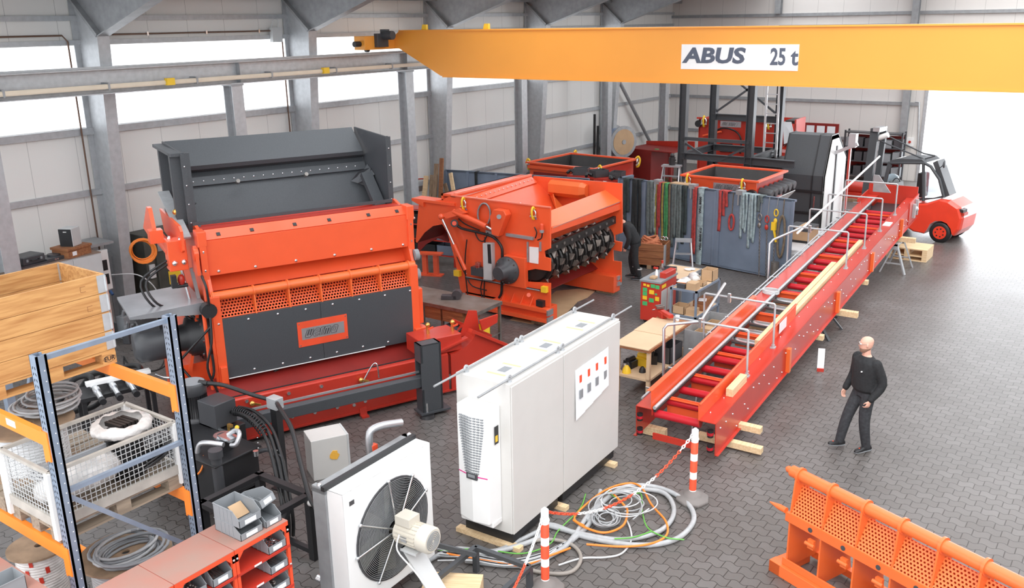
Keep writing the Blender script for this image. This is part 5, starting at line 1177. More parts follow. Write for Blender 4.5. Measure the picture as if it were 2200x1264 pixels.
for k in range(5): MB('inner').bar((-.12, -.08+k*.04, .52), (.12, -.07+k*.04, .53), .03, .04).obj('strap_end', wc)
wc2, wf = thing('wrapped_coil', 'grey cable coil in crinkled clear plastic in the near end of the mesh cage', 'coil', (-7.45, 3.62, 2.25))
rings = []
for j in range(10):
    a = -.5*PI+PI*j/9; rings.append([V3((math.cos(b*PI/16)*(.2+math.cos(a)*.13*(1+.12*math.sin(b*1.9+j))), math.sin(b*PI/16)*(.24+math.cos(a)*.13*(1+.14*math.sin(b*2.1+j))), .15+math.sin(a)*.14+.1*math.cos(b*PI/16)+.012*math.sin(b*1.7+j*2))) for b in range(32)])
MB('film').loft(rings, cap=False).obj('plastic_wrap', wc2)
for k in range(6): MB('grey').tube([(.21*math.cos(a*PI/9), .27*math.sin(a*PI/9), .3+k*.012+.1*math.cos(a*PI/9)) for a in range(18)], .012, 6, closed=True).obj('turn', wc2)
coil('cable_coil', 'black cable coil standing beside the plastic wrapped coil in the mesh cage', 'coil', (-7.3, 4.2, 2.3), .2, .012, 9, 'rubber', tilt=(.5, .3))
coil('cable_coil', 'grey cable coil leaning on the near side of the mesh cage', 'coil', (-7.55, 3.5, 2.4), .2, .014, 8, 'cgrey', tilt=(.2, -.4))
def drum(label, x, y, z, R, h, m, wrap=False, r=None, cat='cable drum'):
    t, f = thing('cable_drum', label, cat, (x, y, z)); r = r or R*.78
    for zz, nm in ((0, 'flange'), (h-.02, 'flange')): MB('drumw').ring((0, 0, zz), (0, 0, 1), .04, R, .02, 36).obj(nm, t)
    bar_ = MB('film' if wrap else m)
    pr_ = []; n = int((h-.06)/.03)
    for k in range(n): pr_ += [(r-.006, .02+k*.03), (r, .028+k*.03), (r, .042+k*.03), (r-.006, .049+k*.03)]
    bar_.lathe((0, 0, 0), (0, 0, 1), pr_, 32).obj('cable_winding', t)
    return t
pallet('grey pallet on the bottom rack level under the big drum', -8.15, 3.22, .62)
t = drum('big cable drum with thick grey hose loops on its flange under the mesh cage', -7.66, 4.05, .77, .43, .56, 'cgrey')
for k in range(9):
    r0 = .2+k*.012*(1 if k % 2 else .6)
    MB('grey' if k % 3 else 'cgrey').tube([(.03+.1*math.sin(k)+(r0+.04*math.sin(k*2))*math.cos(a*PI/9), .03*math.cos(k)+(r0+.06)*math.sin(a*PI/9), .575+(k // 3)*.03) for a in range(18)], .016, 7, closed=True).obj('hose_loop', t)
t = drum('plastic wrapped cable drum with red printed tape at the lower left picture edge', -8.72, 3.72, .64, .3, .56, 'cgrey', True)
for a, z in ((-.9, .45), (-.6, .25), (-1.3, .2), (-.3, .35), (-1.1, .34), (-.75, .12)):
    MB('dusty' if 0 else 'red').plate([(.237*math.cos(a), .237*math.sin(a), z), (.237*math.cos(a+.16), .237*math.sin(a+.16), z), (.237*math.cos(a+.14), .237*math.sin(a+.14), z+.07), (.237*math.cos(a-.02), .237*math.sin(a-.02), z+.07)], .003).obj('red_tape_print', t)
drum('brown cable drum on the lower rack level left of the mesh cage', -8.42, 3.72, 2.19, .40, .46, 'cwhite')
coil('cable_coil', 'loose grey cable coil lying on top of the brown drum at the left edge', 'coil', (-8.55, 4.0, 2.65), .26, .014, 10, 'cgrey', jit=.04)
pallet('grey pallet under the brown cable drum on the lower rack level', -8.85, 3.22, 2.045)
o = MB('galvd').box((-8.05, 3.5, .77), (-7.95, 4.1, .82)).obj('flat_bar'); tag(o, 'short grey flat bar lying on the bottom pallet beside the drum', 'bar')
# ================================================================ red bin shelves
def shelf(label, x, y, deg, w=.6, d=.5, h=1.9):
    t, f = thing('bin_shelf', label, 'shelf', (x, y, 0), deg, 'red bin shelves at the lower left')
    MB('dusty').box((0, 0, h-.004), (w-.006, d, h)).obj('top_dust', t)
    MB('signal').box((0, 0, h-.05), (w-.006, d, h-.004)).obj('top_panel', t, bevel=.003)
    for x_ in (0, w-.036):
        for y_ in (0, d-.03): MB('signal').box((x_, y_, 0), (x_+.03, y_+.03, h-.05)).obj('leg', t)
        q = MB('chrome').ball((x_+.015, -.002, h-.09), .012, 8, 5).ball((x_+.015, -.002, h-.45), .012, 8, 5).obj('bolt', t)
        MB('signal').prism([(x_, 0, h-.05), (x_+(.09 if x_ < .1 else .03), 0, h-.05), (x_+(.03), 0, h-.12), (x_, 0, h-.12)] if x_ < .1 else [(x_-.06, 0, h-.05), (x_+.03, 0, h-.05), (x_+.03, 0, h-.12), (x_, 0, h-.12)], (0, .004, 0)).obj('gusset', t)
    for k in range(1, 8):
        z = h-.05-k*.21
        if z > .1: s_ = MB('red').box((.0, .0, z), (w-.006, d, z+.012)).box((.0, -.004, z-.012), (w-.006, .004, z+.014)).obj('shelf_board', t); MB('pwhite').box((w*.3, -.006, z-.008), (w*.3+.08, -.004, z+.01)).obj('label_strip', s_)
    return t, f
random.seed(5)
def bin_(label, f, x, y, z, deg=0, w=.2, d=.32, h=.14, fill=None, group=None, rotx=0):
    """open front storage bin, front at local -y"""
    t, _ = thing('storage_bin', label, 'bin', f.P(x, y, z), 0, group)
    t.matrix_world = f.m @ Matrix.Translation((x, y, z)) @ Matrix.Rotation(math.radians(deg), 4, 'Z') @ Matrix.Rotation(math.radians(rotx), 4, 'X')
    m_ = MB('grey'); T = .004
    for xs in (0, w-T): m_.prism([(xs, 0, 0), (xs, d, 0), (xs, d, h), (xs, .09, h), (xs, 0, h*.5)], (T, 0, 0))
    m_.box((0, 0, 0), (w, d, T)).box((0, d-T, 0), (w, d, h)).box((0, 0, 0), (w, T, h*.5)).box((-.004, .08, h-.008), (0, d, h)).box((w, .08, h-.008), (w+.004, d, h))
    for k in range(4): m_.box((-.003, .1+k*.055, 0), (0, .106+k*.055, h-.01))
    m_.obj('shell', t)
    MB('paper').box((w*.25, -.003, h*.1), (w*.75, 0, h*.38)).obj('label_card', t)
    if fill:
        fm = MB(fill[1])
        for k in range(fill[2]):
            p = V3((random.uniform(.03, w-.04), random.uniform(.03, d-.05), random.uniform(.02, h*.42)))
            if fill[0] == 'rod': a = random.uniform(-.25, .25); fm.cyl(p*1, V3((p.x+math.sin(a)*.1, min(p.y+.16, d-.01), p.z+.015)), .006, n=6)
            elif fill[0] == 'ring': fm.ring(p, (random.uniform(-.6, .6), random.uniform(-.6, .6), 1), .012, .022, .006, 10)
            else: fm.ball(p, (.016, .02, .012), 6, 4)
        o = fm.obj('fill', t); o['kind'] = 'stuff'
    return t
SX = -6.0
s1, f1 = shelf('red bin shelf unit carrying the four loose grey bins on top', SX, 4.13, 90)
s2, f2 = shelf('red bin shelf unit with scuffed dusty top, middle of the row', SX, 3.53, 90)
s3, f3 = shelf('red bin shelf unit with dusty top, cut by the lower picture edge', SX, 2.93, 90)
s4, f4 = shelf('red bin shelf unit in the lower left corner with a bin on top', -6.75-.6, 2.42, 0)
s5, f5 = shelf('red bin shelf unit farthest left at the picture edge', -7.95-.0, 2.42, 0)
names = ['top', 'second', 'third', 'fourth']
fl = [('ring', 'chrome', 26), ('rod', 'steel', 20), ('lump', 'steel', 30), ('ring', 'steel', 30)]
for si, (f_, nm, cols) in enumerate(((f1, 'right', ((.36, .2),)), (f2, 'middle', ((.36, .2), (.1, .2))), (f3, 'left', ((.36, .2), (.1, .2))))):
    for r in range(4):
        for ci, (cx, w) in enumerate(cols):
            z = 1.85-(r+1)*.21+.014
            bin_('grey bin in the %s row of the %s shelf unit%s' % (names[r], nm, '' if len(cols) == 1 else (', right of its row' if ci == 0 else ', left of its row')), f_, cx, .01, z, 0, w, .3, .15, fl[(r+ci+si) % 4])
bin_('upright grey bin on top of a stacked bin on the right shelf unit', f1, .12, .06, 1.9+.125, 0, .24, .36, .15)
bin_('lower grey bin of the stack on top of the right shelf unit', f1, .12, .06, 1.9, 0, .24, .36, .13)
bin_('grey bin under the tilted one on top of the right shelf unit', f1, .39, .05, 1.9, 0, .18, .36, .13)
bin_('tilted empty grey bin lying askew on top of the right shelf unit', f1, .42, .12, 2.06, 12, .2, .34, .15, rotx=-24)
bin_('grey bin on the dusty top of the lower left shelf unit', f4, .2, .1, 1.9, 0, .2, .3, .13)
o, f = thing('brown_card', 'brown cardboard divider inside the upright bin', 'cardboard', f1.P(.2, .2, 2.04), 90); MB('card').plate([(0, 0, 0), (.14, 0, 0), (.14, .12, .08), (0, .12, .08)], .004).obj('sheet', o)
# ================================================================ hydraulic power unit
t, f = thing('hydraulic_unit', 'black hydraulic power unit with ribbed vertical motor and filter', 'hydraulic unit', (-9.55, 6.3, 0))
MB('black').box((-1.2, -.15, .3), (.42, .52, .9)).box((-1.25, -.18, .9), (.46, .56, .93)).box((-1.25, .5, .3), (-.3, .9, .93)).obj('tank', t, bevel=.012)
for x in (-1.15, .3):
    for y in (-.1, .4): MB('black').box((x, y, 0), (x+.1, y+.1, .3)).obj('leg', t)
MB('black').box((.42, -.15, .5), (.62, .5, .52)).box((.6, -.15, .5), (.62, .5, .56)).obj('drip_tray', t)
MB('plastic').tube([(.44, .5, .85), (.6, .56, .9), (.72, .58, .8), (.75, .58, .62)], .03, 8, curve=4).obj('handle', t)
MX_, MY_ = -1.0, .6
mo = MB('plastic').lathe((MX_, MY_, .93), (0, 0, 1), [(.2, 0), (.2, .05), (.16, .06), (.16, .38), (.19, .4), (.195, .54), (.18, .56)], 28).obj('motor', t)
fn = MB('black')
for k in range(36): a = k*PI/18; fn.bar((MX_+.16*math.cos(a), MY_+.16*math.sin(a), 1.0), (MX_+.16*math.cos(a), MY_+.16*math.sin(a), 1.31), .006, .05, (math.cos(a), math.sin(a), 0))
fn.obj('cooling_fin', mo); MB('grey').cyl((MX_, MY_, 1.49), (MX_, MY_, 1.495), .17, n=24).obj('fan_cover', mo)
MB('plastic').box((MX_+.22, MY_-.1, .95), (MX_+.6, MY_+.25, 1.3)).obj('terminal_box', t, bevel=.01)
G = lambda x, y, z: (x+.34, y+.22, z)
MB('plastic').cyl(G(.05, -.32, .45), G(.05, -.32, 1.02), .07, n=20).cyl(G(.05, -.32, 1.02), G(.05, -.32, 1.12), .09, n=20).obj('filter', t)
MB('black').cyl(G(-.22, 0, .93), G(-.22, 0, 1.1), .12, n=20).obj('return_filter', t); MB('chrome').ring(G(-.22, 0, 1.1), (0, 0, 1), .07, .12, .03, 20).box(G(-.2, -.1, 1.12), G(.05, .06, 1.16)).obj('filter_head', t)
MB('alu').tube([G(-.1, 0, 1.16), G(.02, .04, 1.24), G(.14, 0, 1.23), G(.16, -.08, 1.13), G(.08, -.1, 1.1)], .03, 10, curve=4).obj('elbow_pipe', t)
MB('alu').tube([G(-.05, -.12, 1.08), G(-.3, -.22, 1.08), G(-.4, -.26, 1.0), G(-.42, -.3, .75), G(-.45, -.42, .55)], .036, 10, curve=4).obj('suction_pipe', t)
for k in (1, 3): MB('chrome').ring(G(-.42-.005*k, -.28-.03*k, .92-.12*k), (0, .2, 1), .034, .044, .03, 14).obj('pipe_clamp', t)
MB('brass').cyl(G(-.5, .3, .93), G(-.5, .3, 1.08), .018).box(G(-.5, .28, 1.06), G(-.42, .32, 1.1)).obj('valve', t); MB('yellow').ball(G(.02, .06, 1.27), .03).obj('yellow_cap', t)
MB('corange').tube([G(-.28, -.28, .92), G(-.2, -.34, .88), G(-.22, -.42, .75), G(-.4, -.5, .66), G(-.65, -.5, .62)], .013, 8, curve=5).obj('orange_hose', t)
MB('chrome').box(G(-.9, .3, .935), G(-.3, .33, .96)).obj('bracket_rail', t); MB('chrome').cyl(G(.3, .1, .93), G(.3, .1, 1.0), .035).obj('breather', t)
for k in range(6): MB('chrome').ball(G(-.1+.13*k, .45-.1*(k % 3), .935), .012, 7, 4).obj('bolt', t)
for i in range(3): MB('rubber').tube([f.L(onz(x+9*i, y-5*i, z)) for x, y, z in ((495, 885, 1.12), (530, 895, 1.18), (565, 930, 1.12), (585, 985, .98), (597, 1040, .8), (606, 1085, .62), (612, 1130, .35), (612, 1160, .05))], .024, 8, curve=6).obj('hydraulic_hose', t)
sp_ = MB('black')
for k in range(16): q = k/15; c_ = f.L(onz(505+60*q, 884+45*q*q, 1.15-.02*q)); sp_.ring(c_, (1, .2, -.4*q), .055, .068, .012, 14)
sp_.obj('spiral_sleeve', t)
MB('black').tube([G(.5, .2, .93), G(.62, .22, .97), G(.72, .2, .9), G(.74, .18, .75)], .02, 8, curve=4).obj('handle', t)
# stand and bracket holding the hoses
t, f = thing('hose_stand', 'black upright with a galvanised clamp holding hoses in front of the red trough', 'stand', (-9.35, 7.35, 0))
MB('black').box((-.06, -.05, 0), (.06, .05, 1.28)).box((-.12, -.12, 0), (.12, .12, .015)).obj('column', t); MB('galv').box((-.1, -.07, 1.22), (.09, .07, 1.38)).obj('clamp', t, bevel=.006)
o = MB('rubber').tube([(-10.35, 7.0, 1.48), (-10.1, 7.1, 1.47), (-9.75, 7.25, 1.37), (-9.45, 7.33, 1.33)], .03, 10, curve=8).cyl((-10.45, 6.95, 1.49), (-10.33, 7.0, 1.48), .036).obj('hydraulic_hose'); tag(o, 'thick black hose from the ribbed motor to the galvanised clamp', 'hose')
o = MB('rubber').tube([(-9.25, 7.3, 1.33), (-9.0, 7.15, 1.36), (-8.5, 6.9, 1.3), (-7.9, 6.5, 1.15), (-7.3, 6.1, 1.05), (-6.9, 5.9, 1.1)], .03, 10, curve=8).obj('hydraulic_hose'); tag(o, 'thick black hose from the galvanised clamp down to the fan unit', 'hose')
t, f = thing('frame_table', 'black square tube frame beside the hydraulic unit', 'steel frame', (-8.1, 5.95, 0))
w_ = MB('black')
for x in (-.45, .45):
    for y in (-.42, .42): MB('black').box((x-.045, y-.045, 0), (x+.045, y+.045, .9)).obj('leg', t)
MB('black').bar((-.45, -.42, .87), (.45, -.42, .87), .09, .06).bar((-.45, .42, .87), (.45, .42, .87), .09, .06).bar((-.45, -.42, .87), (-.45, .42, .87), .09, .06).bar((.45, -.42, .87), (.45, .42, .87), .09, .06).obj('top_frame', t)
MB('black').bar((.45, -.4, .3), (.45, .1, .82), .05, .05).bar((-.45, .42, .1), (.45, .42, .1), .06, .06).obj('brace', t)
MB('pwhite').ball((.5, .4, .8), .05).obj('fitting', t)
# valve manifold stand further left
t, f = thing('valve_stand', 'black stand with white manifold block and four hose couplings', 'valve stand', (-12.65, 7.0, 0), 71)
for x in (-.55, .45):
    for y in (-.2, .25): MB('black').box((x-.03, y-.03, 0), (x+.03, y+.03, .9)).obj('leg', t)
MB('black').box((-.6, -.25, .86), (.5, .3, .92)).obj('top_frame', t)
MB('pwhite').box((-.45, .0, 1.0), (.5, .12, 1.06)).obj('manifold', t, bevel=.004)
for i in range(4):
    x = -.34+i*.24
    c = MB('chrome').cyl((x, .1, .98), (x, -.45, .93), .045).cyl((x, -.1, .97), (x, -.2, .96), .06).ball((x, .06, .98), .07).obj('coupling', t); MB('black').cyl((x, -.45, .93), (x, -.55, .92), .05).obj('coupling_cap', c)
    MB('rubber').tube([(x, .12, 1.0), (x, .35, 1.05), (x-.2, .7, .9), (x-.5, 1.1, .3), (x-.7, 1.5, .06)], .045, 10, curve=6).obj('hose', t)
MB('chrome').tube([(.55, -.1, 1.0), (.62, -.3, 1.0), (.75, -.35, .98), (.85, -.1, .95)], .02, 8, curve=4).obj('steel_pipe', t)
o = MB('rubber').tube([(-13.9, 8.2, .9), (-13.7, 8.6, .9), (-13.3, 9.1, .75), (-13.0, 9.5, .6)], .07, 10, curve=6).obj('suction_hose'); tag(o, 'very thick black suction hose behind the orange rack beam', 'hose')
for i, (a, b_) in enumerate(((.0, .0), (.25, .1))):
    o = MB('rubber').tube([(-11.6+a, 9.3, .9), (-11.8+a, 8.7, .5), (-11.9+a, 8.2, .12), (-11.5+a, 7.6, .06), (-10.9, 7.3+a, .06)], .03, 8, curve=6).obj('hydraulic_hose'); tag(o, ('left' if i == 0 else 'right')+' one of two black hoses hanging down beside the dark gear motor', 'hose')
o = MB('black').plate([(-11.6, 7.5, 0), (-10.9, 7.9, 0), (-10.9, 7.9, .55), (-11.6, 7.5, .55)], .02).obj('sheet_panel'); tag(o, 'black sheet panel standing on the floor behind the rack beam', 'panel')
# ================================================================ fan cooler unit
FUX, FUY = -6.24, 5.62
t, f = thing('fan_cooler', 'white oil cooler with big black fan and cream motor in the foreground', 'cooler', (FUX, FUY, 0), 92)
L_, B0, T0 = 1.42, .2, 1.66
hs = MB('pwhite'); n = 40; cxm, czm, rr_ = L_/2+.02, (B0+T0)/2-.02, .58
# front sheet with a round opening
fs = []; vs = []
ring = [(cxm+math.cos(2*PI*i/n)*rr_, czm+math.sin(2*PI*i/n)*rr_) for i in range(n)]
def edge(i):
    a = 2*PI*i/n; c, s = math.cos(a), math.sin(a); k = min(((L_-cxm)/c if c > 1e-6 else (cxm/-c if c < -1e-6 else 9)), ((T0-czm)/s if s > 1e-6 else ((czm-B0)/-s if s < -1e-6 else 9))); return (cxm+c*k, czm+s*k)
for i in range(n): vs.append((ring[i][0], 0, ring[i][1]))
for i in range(n): e = edge(i); vs.append((e[0], 0, e[1]))
hs.add(vs, [(i, (i+1) % n, n+(i+1) % n, n+i) for i in range(n)])
for c in ((0, B0), (L_, B0), (0, T0), (L_, T0)):
    i0 = min(range(n), key=lambda i: -((edge(i)[0]-L_/2)*(c[0]-L_/2)+(edge(i)[1]-czm)*(c[1]-czm))/(1e-9+math.hypot(edge(i)[0]-L_/2, edge(i)[1]-czm)))
hs.box((0, 0, B0), (L_, .22, B0+.004)).box((0, 0, T0-.004), (L_, .22, T0)).box((0, 0, B0), (.004, .22, T0)).box((L_-.004, 0, B0), (L_, .22, T0))
for c0, c1 in (((0, B0), (.12, B0+.12)), ((L_-.12, B0), (L_, B0+.12)), ((0, T0-.12), (.12, T0)), ((L_-.12, T0-.12), (L_, T0))): hs.box((c0[0], .001, c0[1]), (c1[0], .004, c1[1]))
hs.obj('housing', t)
MB('plastic').lathe((cxm, -.01, czm), (0, 1, 0), [(rr_+.01, 0), (rr_, .01), (rr_, .16)], 40).obj('fan_shroud', t) if 0 else MB('plastic').ring((cxm, -.012, czm), (0, 1, 0), rr_-.01, rr_+.012, .15, 40).obj('fan_shroud', t)
MB('black').box((.05, .2, B0+.02), (L_-.05, .24, T0-.02)).obj('radiator_core', t)
g = MB('galvd')
for k in range(26): g.ring((cxm, -.02, czm), (0, 1, 0), .1+k*.0185, .105+k*.0185, .005, 48)
g.obj('guard_grille', t)
for k in range(6):
    a = k*PI/3+.4; c, s = math.cos(a), math.sin(a); bl = MB(mat('blade_grey', (.13, .13, .11), .5))
    pts = [V3((cxm+c*.1-s*.06, .06, czm+s*.1+c*.06)), V3((cxm+c*.54-s*.13, .04, czm+s*.54+c*.13)), V3((cxm+c*.55+s*.1, .12, czm+s*.55-c*.1)), V3((cxm+c*.1+s*.05, .12, czm+s*.1-c*.05))]
    bl.plate(pts, .01).obj('fan_blade', t)
for a in (95, 55, 185, 240, 150, 20):
    a = math.radians(a); s_ = MB('chrome').cyl((cxm, -.06, czm), (cxm+math.cos(a)*(rr_+.02), -.02, czm+math.sin(a)*(rr_+.02)), .011, n=8).ball((cxm+math.cos(a)*(rr_+.02), -.02, czm+math.sin(a)*(rr_+.02)), .022, 8, 6).obj('spoke', t)
MB('galvd').box((-.03, .22, B0-.02), (.03, .4, T0+.02)).box((L_-.03, .22, B0), (L_+.03, .4, T0)).box((-.03, .22, T0-.05), (L_+.03, .4, T0)).box((-.03, .22, B0-.02), (L_+.03, .4, B0+.05)).obj('radiator_frame', t)
MB('black').box((-.05, .2, T0), (L_, .25, T0+.05)).obj('top_rail', t); MB('chrome').ball((-.0, .32, T0+.02), .03).obj('bolt', t); MB('chrome').ball((L_, .3, T0+.02), .03).obj('bolt', t)
MB('alu').tube([(L_-.35, .4, 1.2), (L_-.35, .55, 1.3), (L_-.35, .6, 1.72), (L_-.25, .55, 1.82), (L_+.05, .45, 1.78)], .045, 10, curve=4).obj('pipe_elbow', t)
MB('signal').box((L_-.36, .54, 1.55), (L_-.28, .6, 1.62)).obj('valve_lever', t); MB('plastic').box((.09, -.004, T0-.17), (.16, 0, T0-.12)).obj('rating_plate', t)
CREAM = mat('cream_paint', (.62, .58, .5), .4)
mo = MB(CREAM).cyl((cxm, -.1, czm+.02), (cxm, -.42, czm+.02), .13, n=28).lathe((cxm, -.42, czm+.02), (0, -1, 0), [(.15, 0), (.15, .12), (.13, .14)], 28).box((cxm-.1, -.32, czm+.14), (cxm+.08, -.12, czm+.24)).obj('motor', t)
fn = MB(CREAM)
for k in range(20): a = k*PI/10; fn.bar((cxm+math.cos(a)*.13, -.12, czm+.02+math.sin(a)*.13), (cxm+math.cos(a)*.13, -.4, czm+.02+math.sin(a)*.13), .006, .03, (math.cos(a), 0, math.sin(a)))
fn.obj('cooling_fin', mo)
gg = MB('grey')
for k in range(5): gg.ring((cxm, -.565, czm+.02), (0, 1, 0), .02+k*.02, .028+k*.02, .006, 20)
gg.obj('fan_grille', mo); MB('alu').box((cxm-.14, -.3, czm-.02), (cxm-.135, -.22, czm+.04)).obj('rating_plate', mo)
MB('lgrey').prism([(cxm-.13, -.42, czm-.12), (cxm+.13, -.42, czm-.12), (cxm+.13, -.2, czm-.12), (cxm-.13, -.2, czm-.12)], (-.0, 0, -.03)).prism([(cxm-.12, -.2, czm-.12), (cxm+.12, -.2, czm-.12), (cxm+.12, -.75, .1), (cxm-.12, -.75, .1)], (0, -.02, 0)).obj('motor_bracket', t)
MB('pwhite').tube([(cxm-.13, -.2, czm+.05), (cxm-.2, -.22, czm-.1), (cxm-.16, -.4, czm-.3), (cxm-.14, -.6, .4)], .01, 6, curve=4).obj('motor_cable', t)
MB('anth').bar((cxm+.1, -.25, czm-.12), (cxm+.75, -.55, .35), .05, .05).bar((cxm+.0, -.45, .33), (cxm+.9, -.45, .33), .06, .05).bar((cxm+.9, -.45, .33), (cxm+.9, -1.2, .33), .06, .05).bar((cxm+.0, -1.2, .33), (cxm+.9, -1.2, .33), .06, .05).box((cxm+.87, -.48, 0), (cxm+.93, -.42, .31)).box((cxm+.87, -1.23, 0), (cxm+.93, -1.17, .31)).obj('support_frame', t)
MB('galvd').box((-.1, -.1, 0), (-.02, .45, .2)).box((L_-.02, .2, 0), (L_+.03, .4, .2)).box((-.0, .22, .0), (.08, .4, .2)).obj('leg', t)
o = MB('pinew').box((-.3, -.25, 0), (.35, .25, .2)).obj('support_timber', None, loc=(-5.75, 6.65, 0), rot=(0, 0, .5), bevel=.004); tag(o, 'chamfered pine block under the frame of the fan unit', 'timber block')
o = MB('pinew').box((0, 0, 0), (.3, .1, .1)).obj('support_timber', None, loc=(-6.9, 6.1, 0)); tag(o, 'small pine block on the floor behind the radiator of the fan unit', 'timber block')
t, f = thing('ball_valve', 'steel ball valve with red lever at the lower picture edge', 'valve', onz(700, 1250, .35)+V3((0, 0, -.35)))
MB('chrome').cyl((-.12, 0, .35), (.12, 0, .35), .045).ball((0, 0, .35), .07).obj('body', t); MB('red').bar((-.02, 0, .43), (.14, 0, .46), .03, .02).obj('lever', t); MB('galvd').cyl((0, 0, 0), (0, 0, .35), .03).obj('pipe', t)
# grey box with yellow foam blot
g0 = onz(675, 1035); t, f = thing('small_enclosure', 'grey enclosure on the floor with a yellow blot on its side', 'enclosure', g0, 62)
MB('white').box((0, 0, 0), (.52, .42, .62)).obj('body', t, bevel=.006); MB('lgrey').box((.52, .0, .0), (.55, .42, .62)).obj('door', t, bevel=.004)
rg = []
random.seed(2)
for i in range(14): a = i*PI/7; rg.append((.32+math.cos(a)*random.uniform(.05, .075), -.012, .34+math.sin(a)*random.uniform(.06, .09)))
MB(mat('yellow_foam', (.85, .45, .06), .8, bump=.5)).prism(rg, (0, .012, 0)).obj('foam_blot', t)
# ================================================================ wall side clutter, far left
cy0, cy1 = onx(26, 585, -17.05).y, onx(217, 543, -17.05).y
t, f = thing('cupboard', 'pale grey metal cupboard against the window wall left of the first frame', 'cupboard', (-17.05, cy0-.6, 0))
W_ = cy1-cy0+.6
MB('lgrey').box((-.6, 0, 0), (-.02, W_, 1.93)).obj('body', t)
for k in range(4): d = MB('lgrey').box((-.02, W_*k/4+.004, .05), (0, W_*(k+1)/4-.004, 1.9)).obj('door', t, bevel=.003); MB('plastic').box((0, W_*k/4+(.04 if k % 2 else W_/4-.07), .95), (.015, W_*k/4+(.07 if k % 2 else W_/4-.04), 1.1)).obj('handle', d)
MB(mat('dusty_top', (.24, .17, .13), .9)).box((-.6, 0, 1.93), (.0, W_, 1.945)).obj('dusty_top', t)
def at_top(px, py): p = onz(px, py, 1.945); p = onx(px, py, -17.3); return V3((-17.3, p.y, 1.945))
p = at_top(155, 530)
t, f = thing('wooden_box', 'flat orange brown wooden box on the cupboard under the loudspeaker', 'box', p, 12); MB('brownw').box((-.22, -.3, 0), (.22, .25, .16)).box((-.24, -.32, .15), (.24, .27, .2)).obj('body', t, bevel=.005); MB('paper').box((.222, -.2, .04), (.224, -.1, .12)).obj('label', t)
p = f.P(0, -.03, .2)
t, f = thing('loudspeaker', 'small black and grey loudspeaker standing on the wooden box', 'loudspeaker', p, -62); MB('lgrey').box((-.15, -.13, 0), (.13, .15, .36)).obj('cabinet', t, bevel=.01); MB('black').box((.13, -.12, .01), (.145, .14, .35)).obj('grille', t); MB('pwhite').box((.145, -.02, .29), (.148, .05, .305)).obj('badge', t)
p = at_top(60, 565)
t, f = thing('tool_case', 'closed black plastic tool case on the cupboard top', 'case', p+V3((0, .0, .04)), 10); MB('plastic').box((-.2, -.24, 0), (.2, .24, .16)).obj('shell', t, bevel=.02); MB('black').tube([(.2, -.08, .08), (.25, -.07, .08), (.25, .07, .08), (.2, .08, .08)], .012, 6).obj('handle', t); MB('grey').box((.2, -.17, .06), (.21, -.13, .11)).box((.2, .13, .06), (.21, .17, .11)).obj('latch', t)
o, f = thing('flat_case', 'low dark case under the black tool case on the cupboard', 'case', p, 4); MB('plastic').box((-.22, -.35, 0), (.22, .3, .04)).obj('shell', o)
p = at_top(112, 560)
t, f = thing('disc_player', 'flat black audio device on the cupboard top', 'audio device', p, 8); MB('plastic').box((-.18, -.22, 0), (.18, .2, .07)).cyl((0, .05, .07), (0, .05, .1), .12).obj('body', t, bevel=.006); MB('chrome').cyl((.18, -.05, .035), (.19, -.05, .035), .02).cyl((.18, .0, .035), (.19, .0, .035), .02).obj('knob', t)
t, f = thing('control_cabinet', 'dark grimy control cabinet with yellow warning labels beside the orange lever block', 'cabinet', (-17.9, 10.7, 0))
DK = mat('grimy_grey_green', (.065, .065, .055), .6, var=.3, vs=3)
MB(DK).box((-.3, .05, .0), (.35, 1.6, 1.95)).obj('body', t, bevel=.01)
for k, (y, z, w, h) in enumerate(((.35, 1.55, .4, .25), (.9, 1.5, .4, .3))): MB('galvd').box((.35, y, z), (.38, y+w, z+h)).obj('meter_panel', t)
for y in (.55, 1.05): MB('yellow').box((.35, y, .75), (.356, y+.3, 1.05)).obj('warning_label', t)
MB('lgrey').box((.35, .1, 1.0), (.4, .22, 1.3)).obj('switch_box', t); MB(DK).box((.35, .28, .1), (.4, .32, 1.9)).obj('door_edge', t)
t = coil('hose_coil', 'orange hose coil hanging on the first full portal frame', 'hose', (-17.45, 10.62, 1.5), .23, .016, 6, 'corange'); t.rotation_euler = (math.radians(90), 0, math.radians(60)); t.location = (-17.3, 10.55, 1.72)
t, f = thing('meter_cabinet', 'white power panel with two dark meters between cupboard and frame', 'electrical panel', (-17.6, 9.75, 1.0))
MB('pwhite').box((0, -.25, 0), (.08, .15, .85)).obj('body', t)
for z in (.12, .42): MB('black').box((.08, -.2, z), (.09, .1, z+.22)).obj('meter', t)
MB('galvd').box((-.6, -.25, .95), (.1, .3, 1.0)).box((-.6, -.25, -1), (-.5, -.2, .95)).box((0, -.25, -1), (.06, -.19, .0)).obj('bracket', t)
for i in range(4): MB('blue' if i % 2 else 'pwhite').cyl((.04, -.2+i*.1, -.05), (.12, -.2+i*.1, -.12), .03).obj('socket', t)
o = MB('cwhite').tube([(-17.5, 9.9, 1.3), (-17.2, 10.3, 1.25), (-17.1, 10.6, .9), (-17.3, 10.7, .5), (-17.4, 10.2, .03)], .012, 6, curve=6).obj('power_cable'); tag(o, 'white cable sagging in front of the first full portal frame', 'cable')
t, f = thing('cable_reel', 'small red and white hose reel beside the foot of the first frame', 'reel', (-16.9, 10.85, .78)); MB('red').cyl((0, 0, 0), (.06, -.03, .02), .1).obj('disc', t); MB('pwhite').ring((.05, -.03, .02), (.9, -.4, .1), .08, .11, .03, 20).obj('rim', t); MB('galvd').box((-.3, -.02, -.02), (0, .02, .02)).box((-.04, -.02, -.78), (0, .02, 0)).obj('arm', t)
random.seed(8)
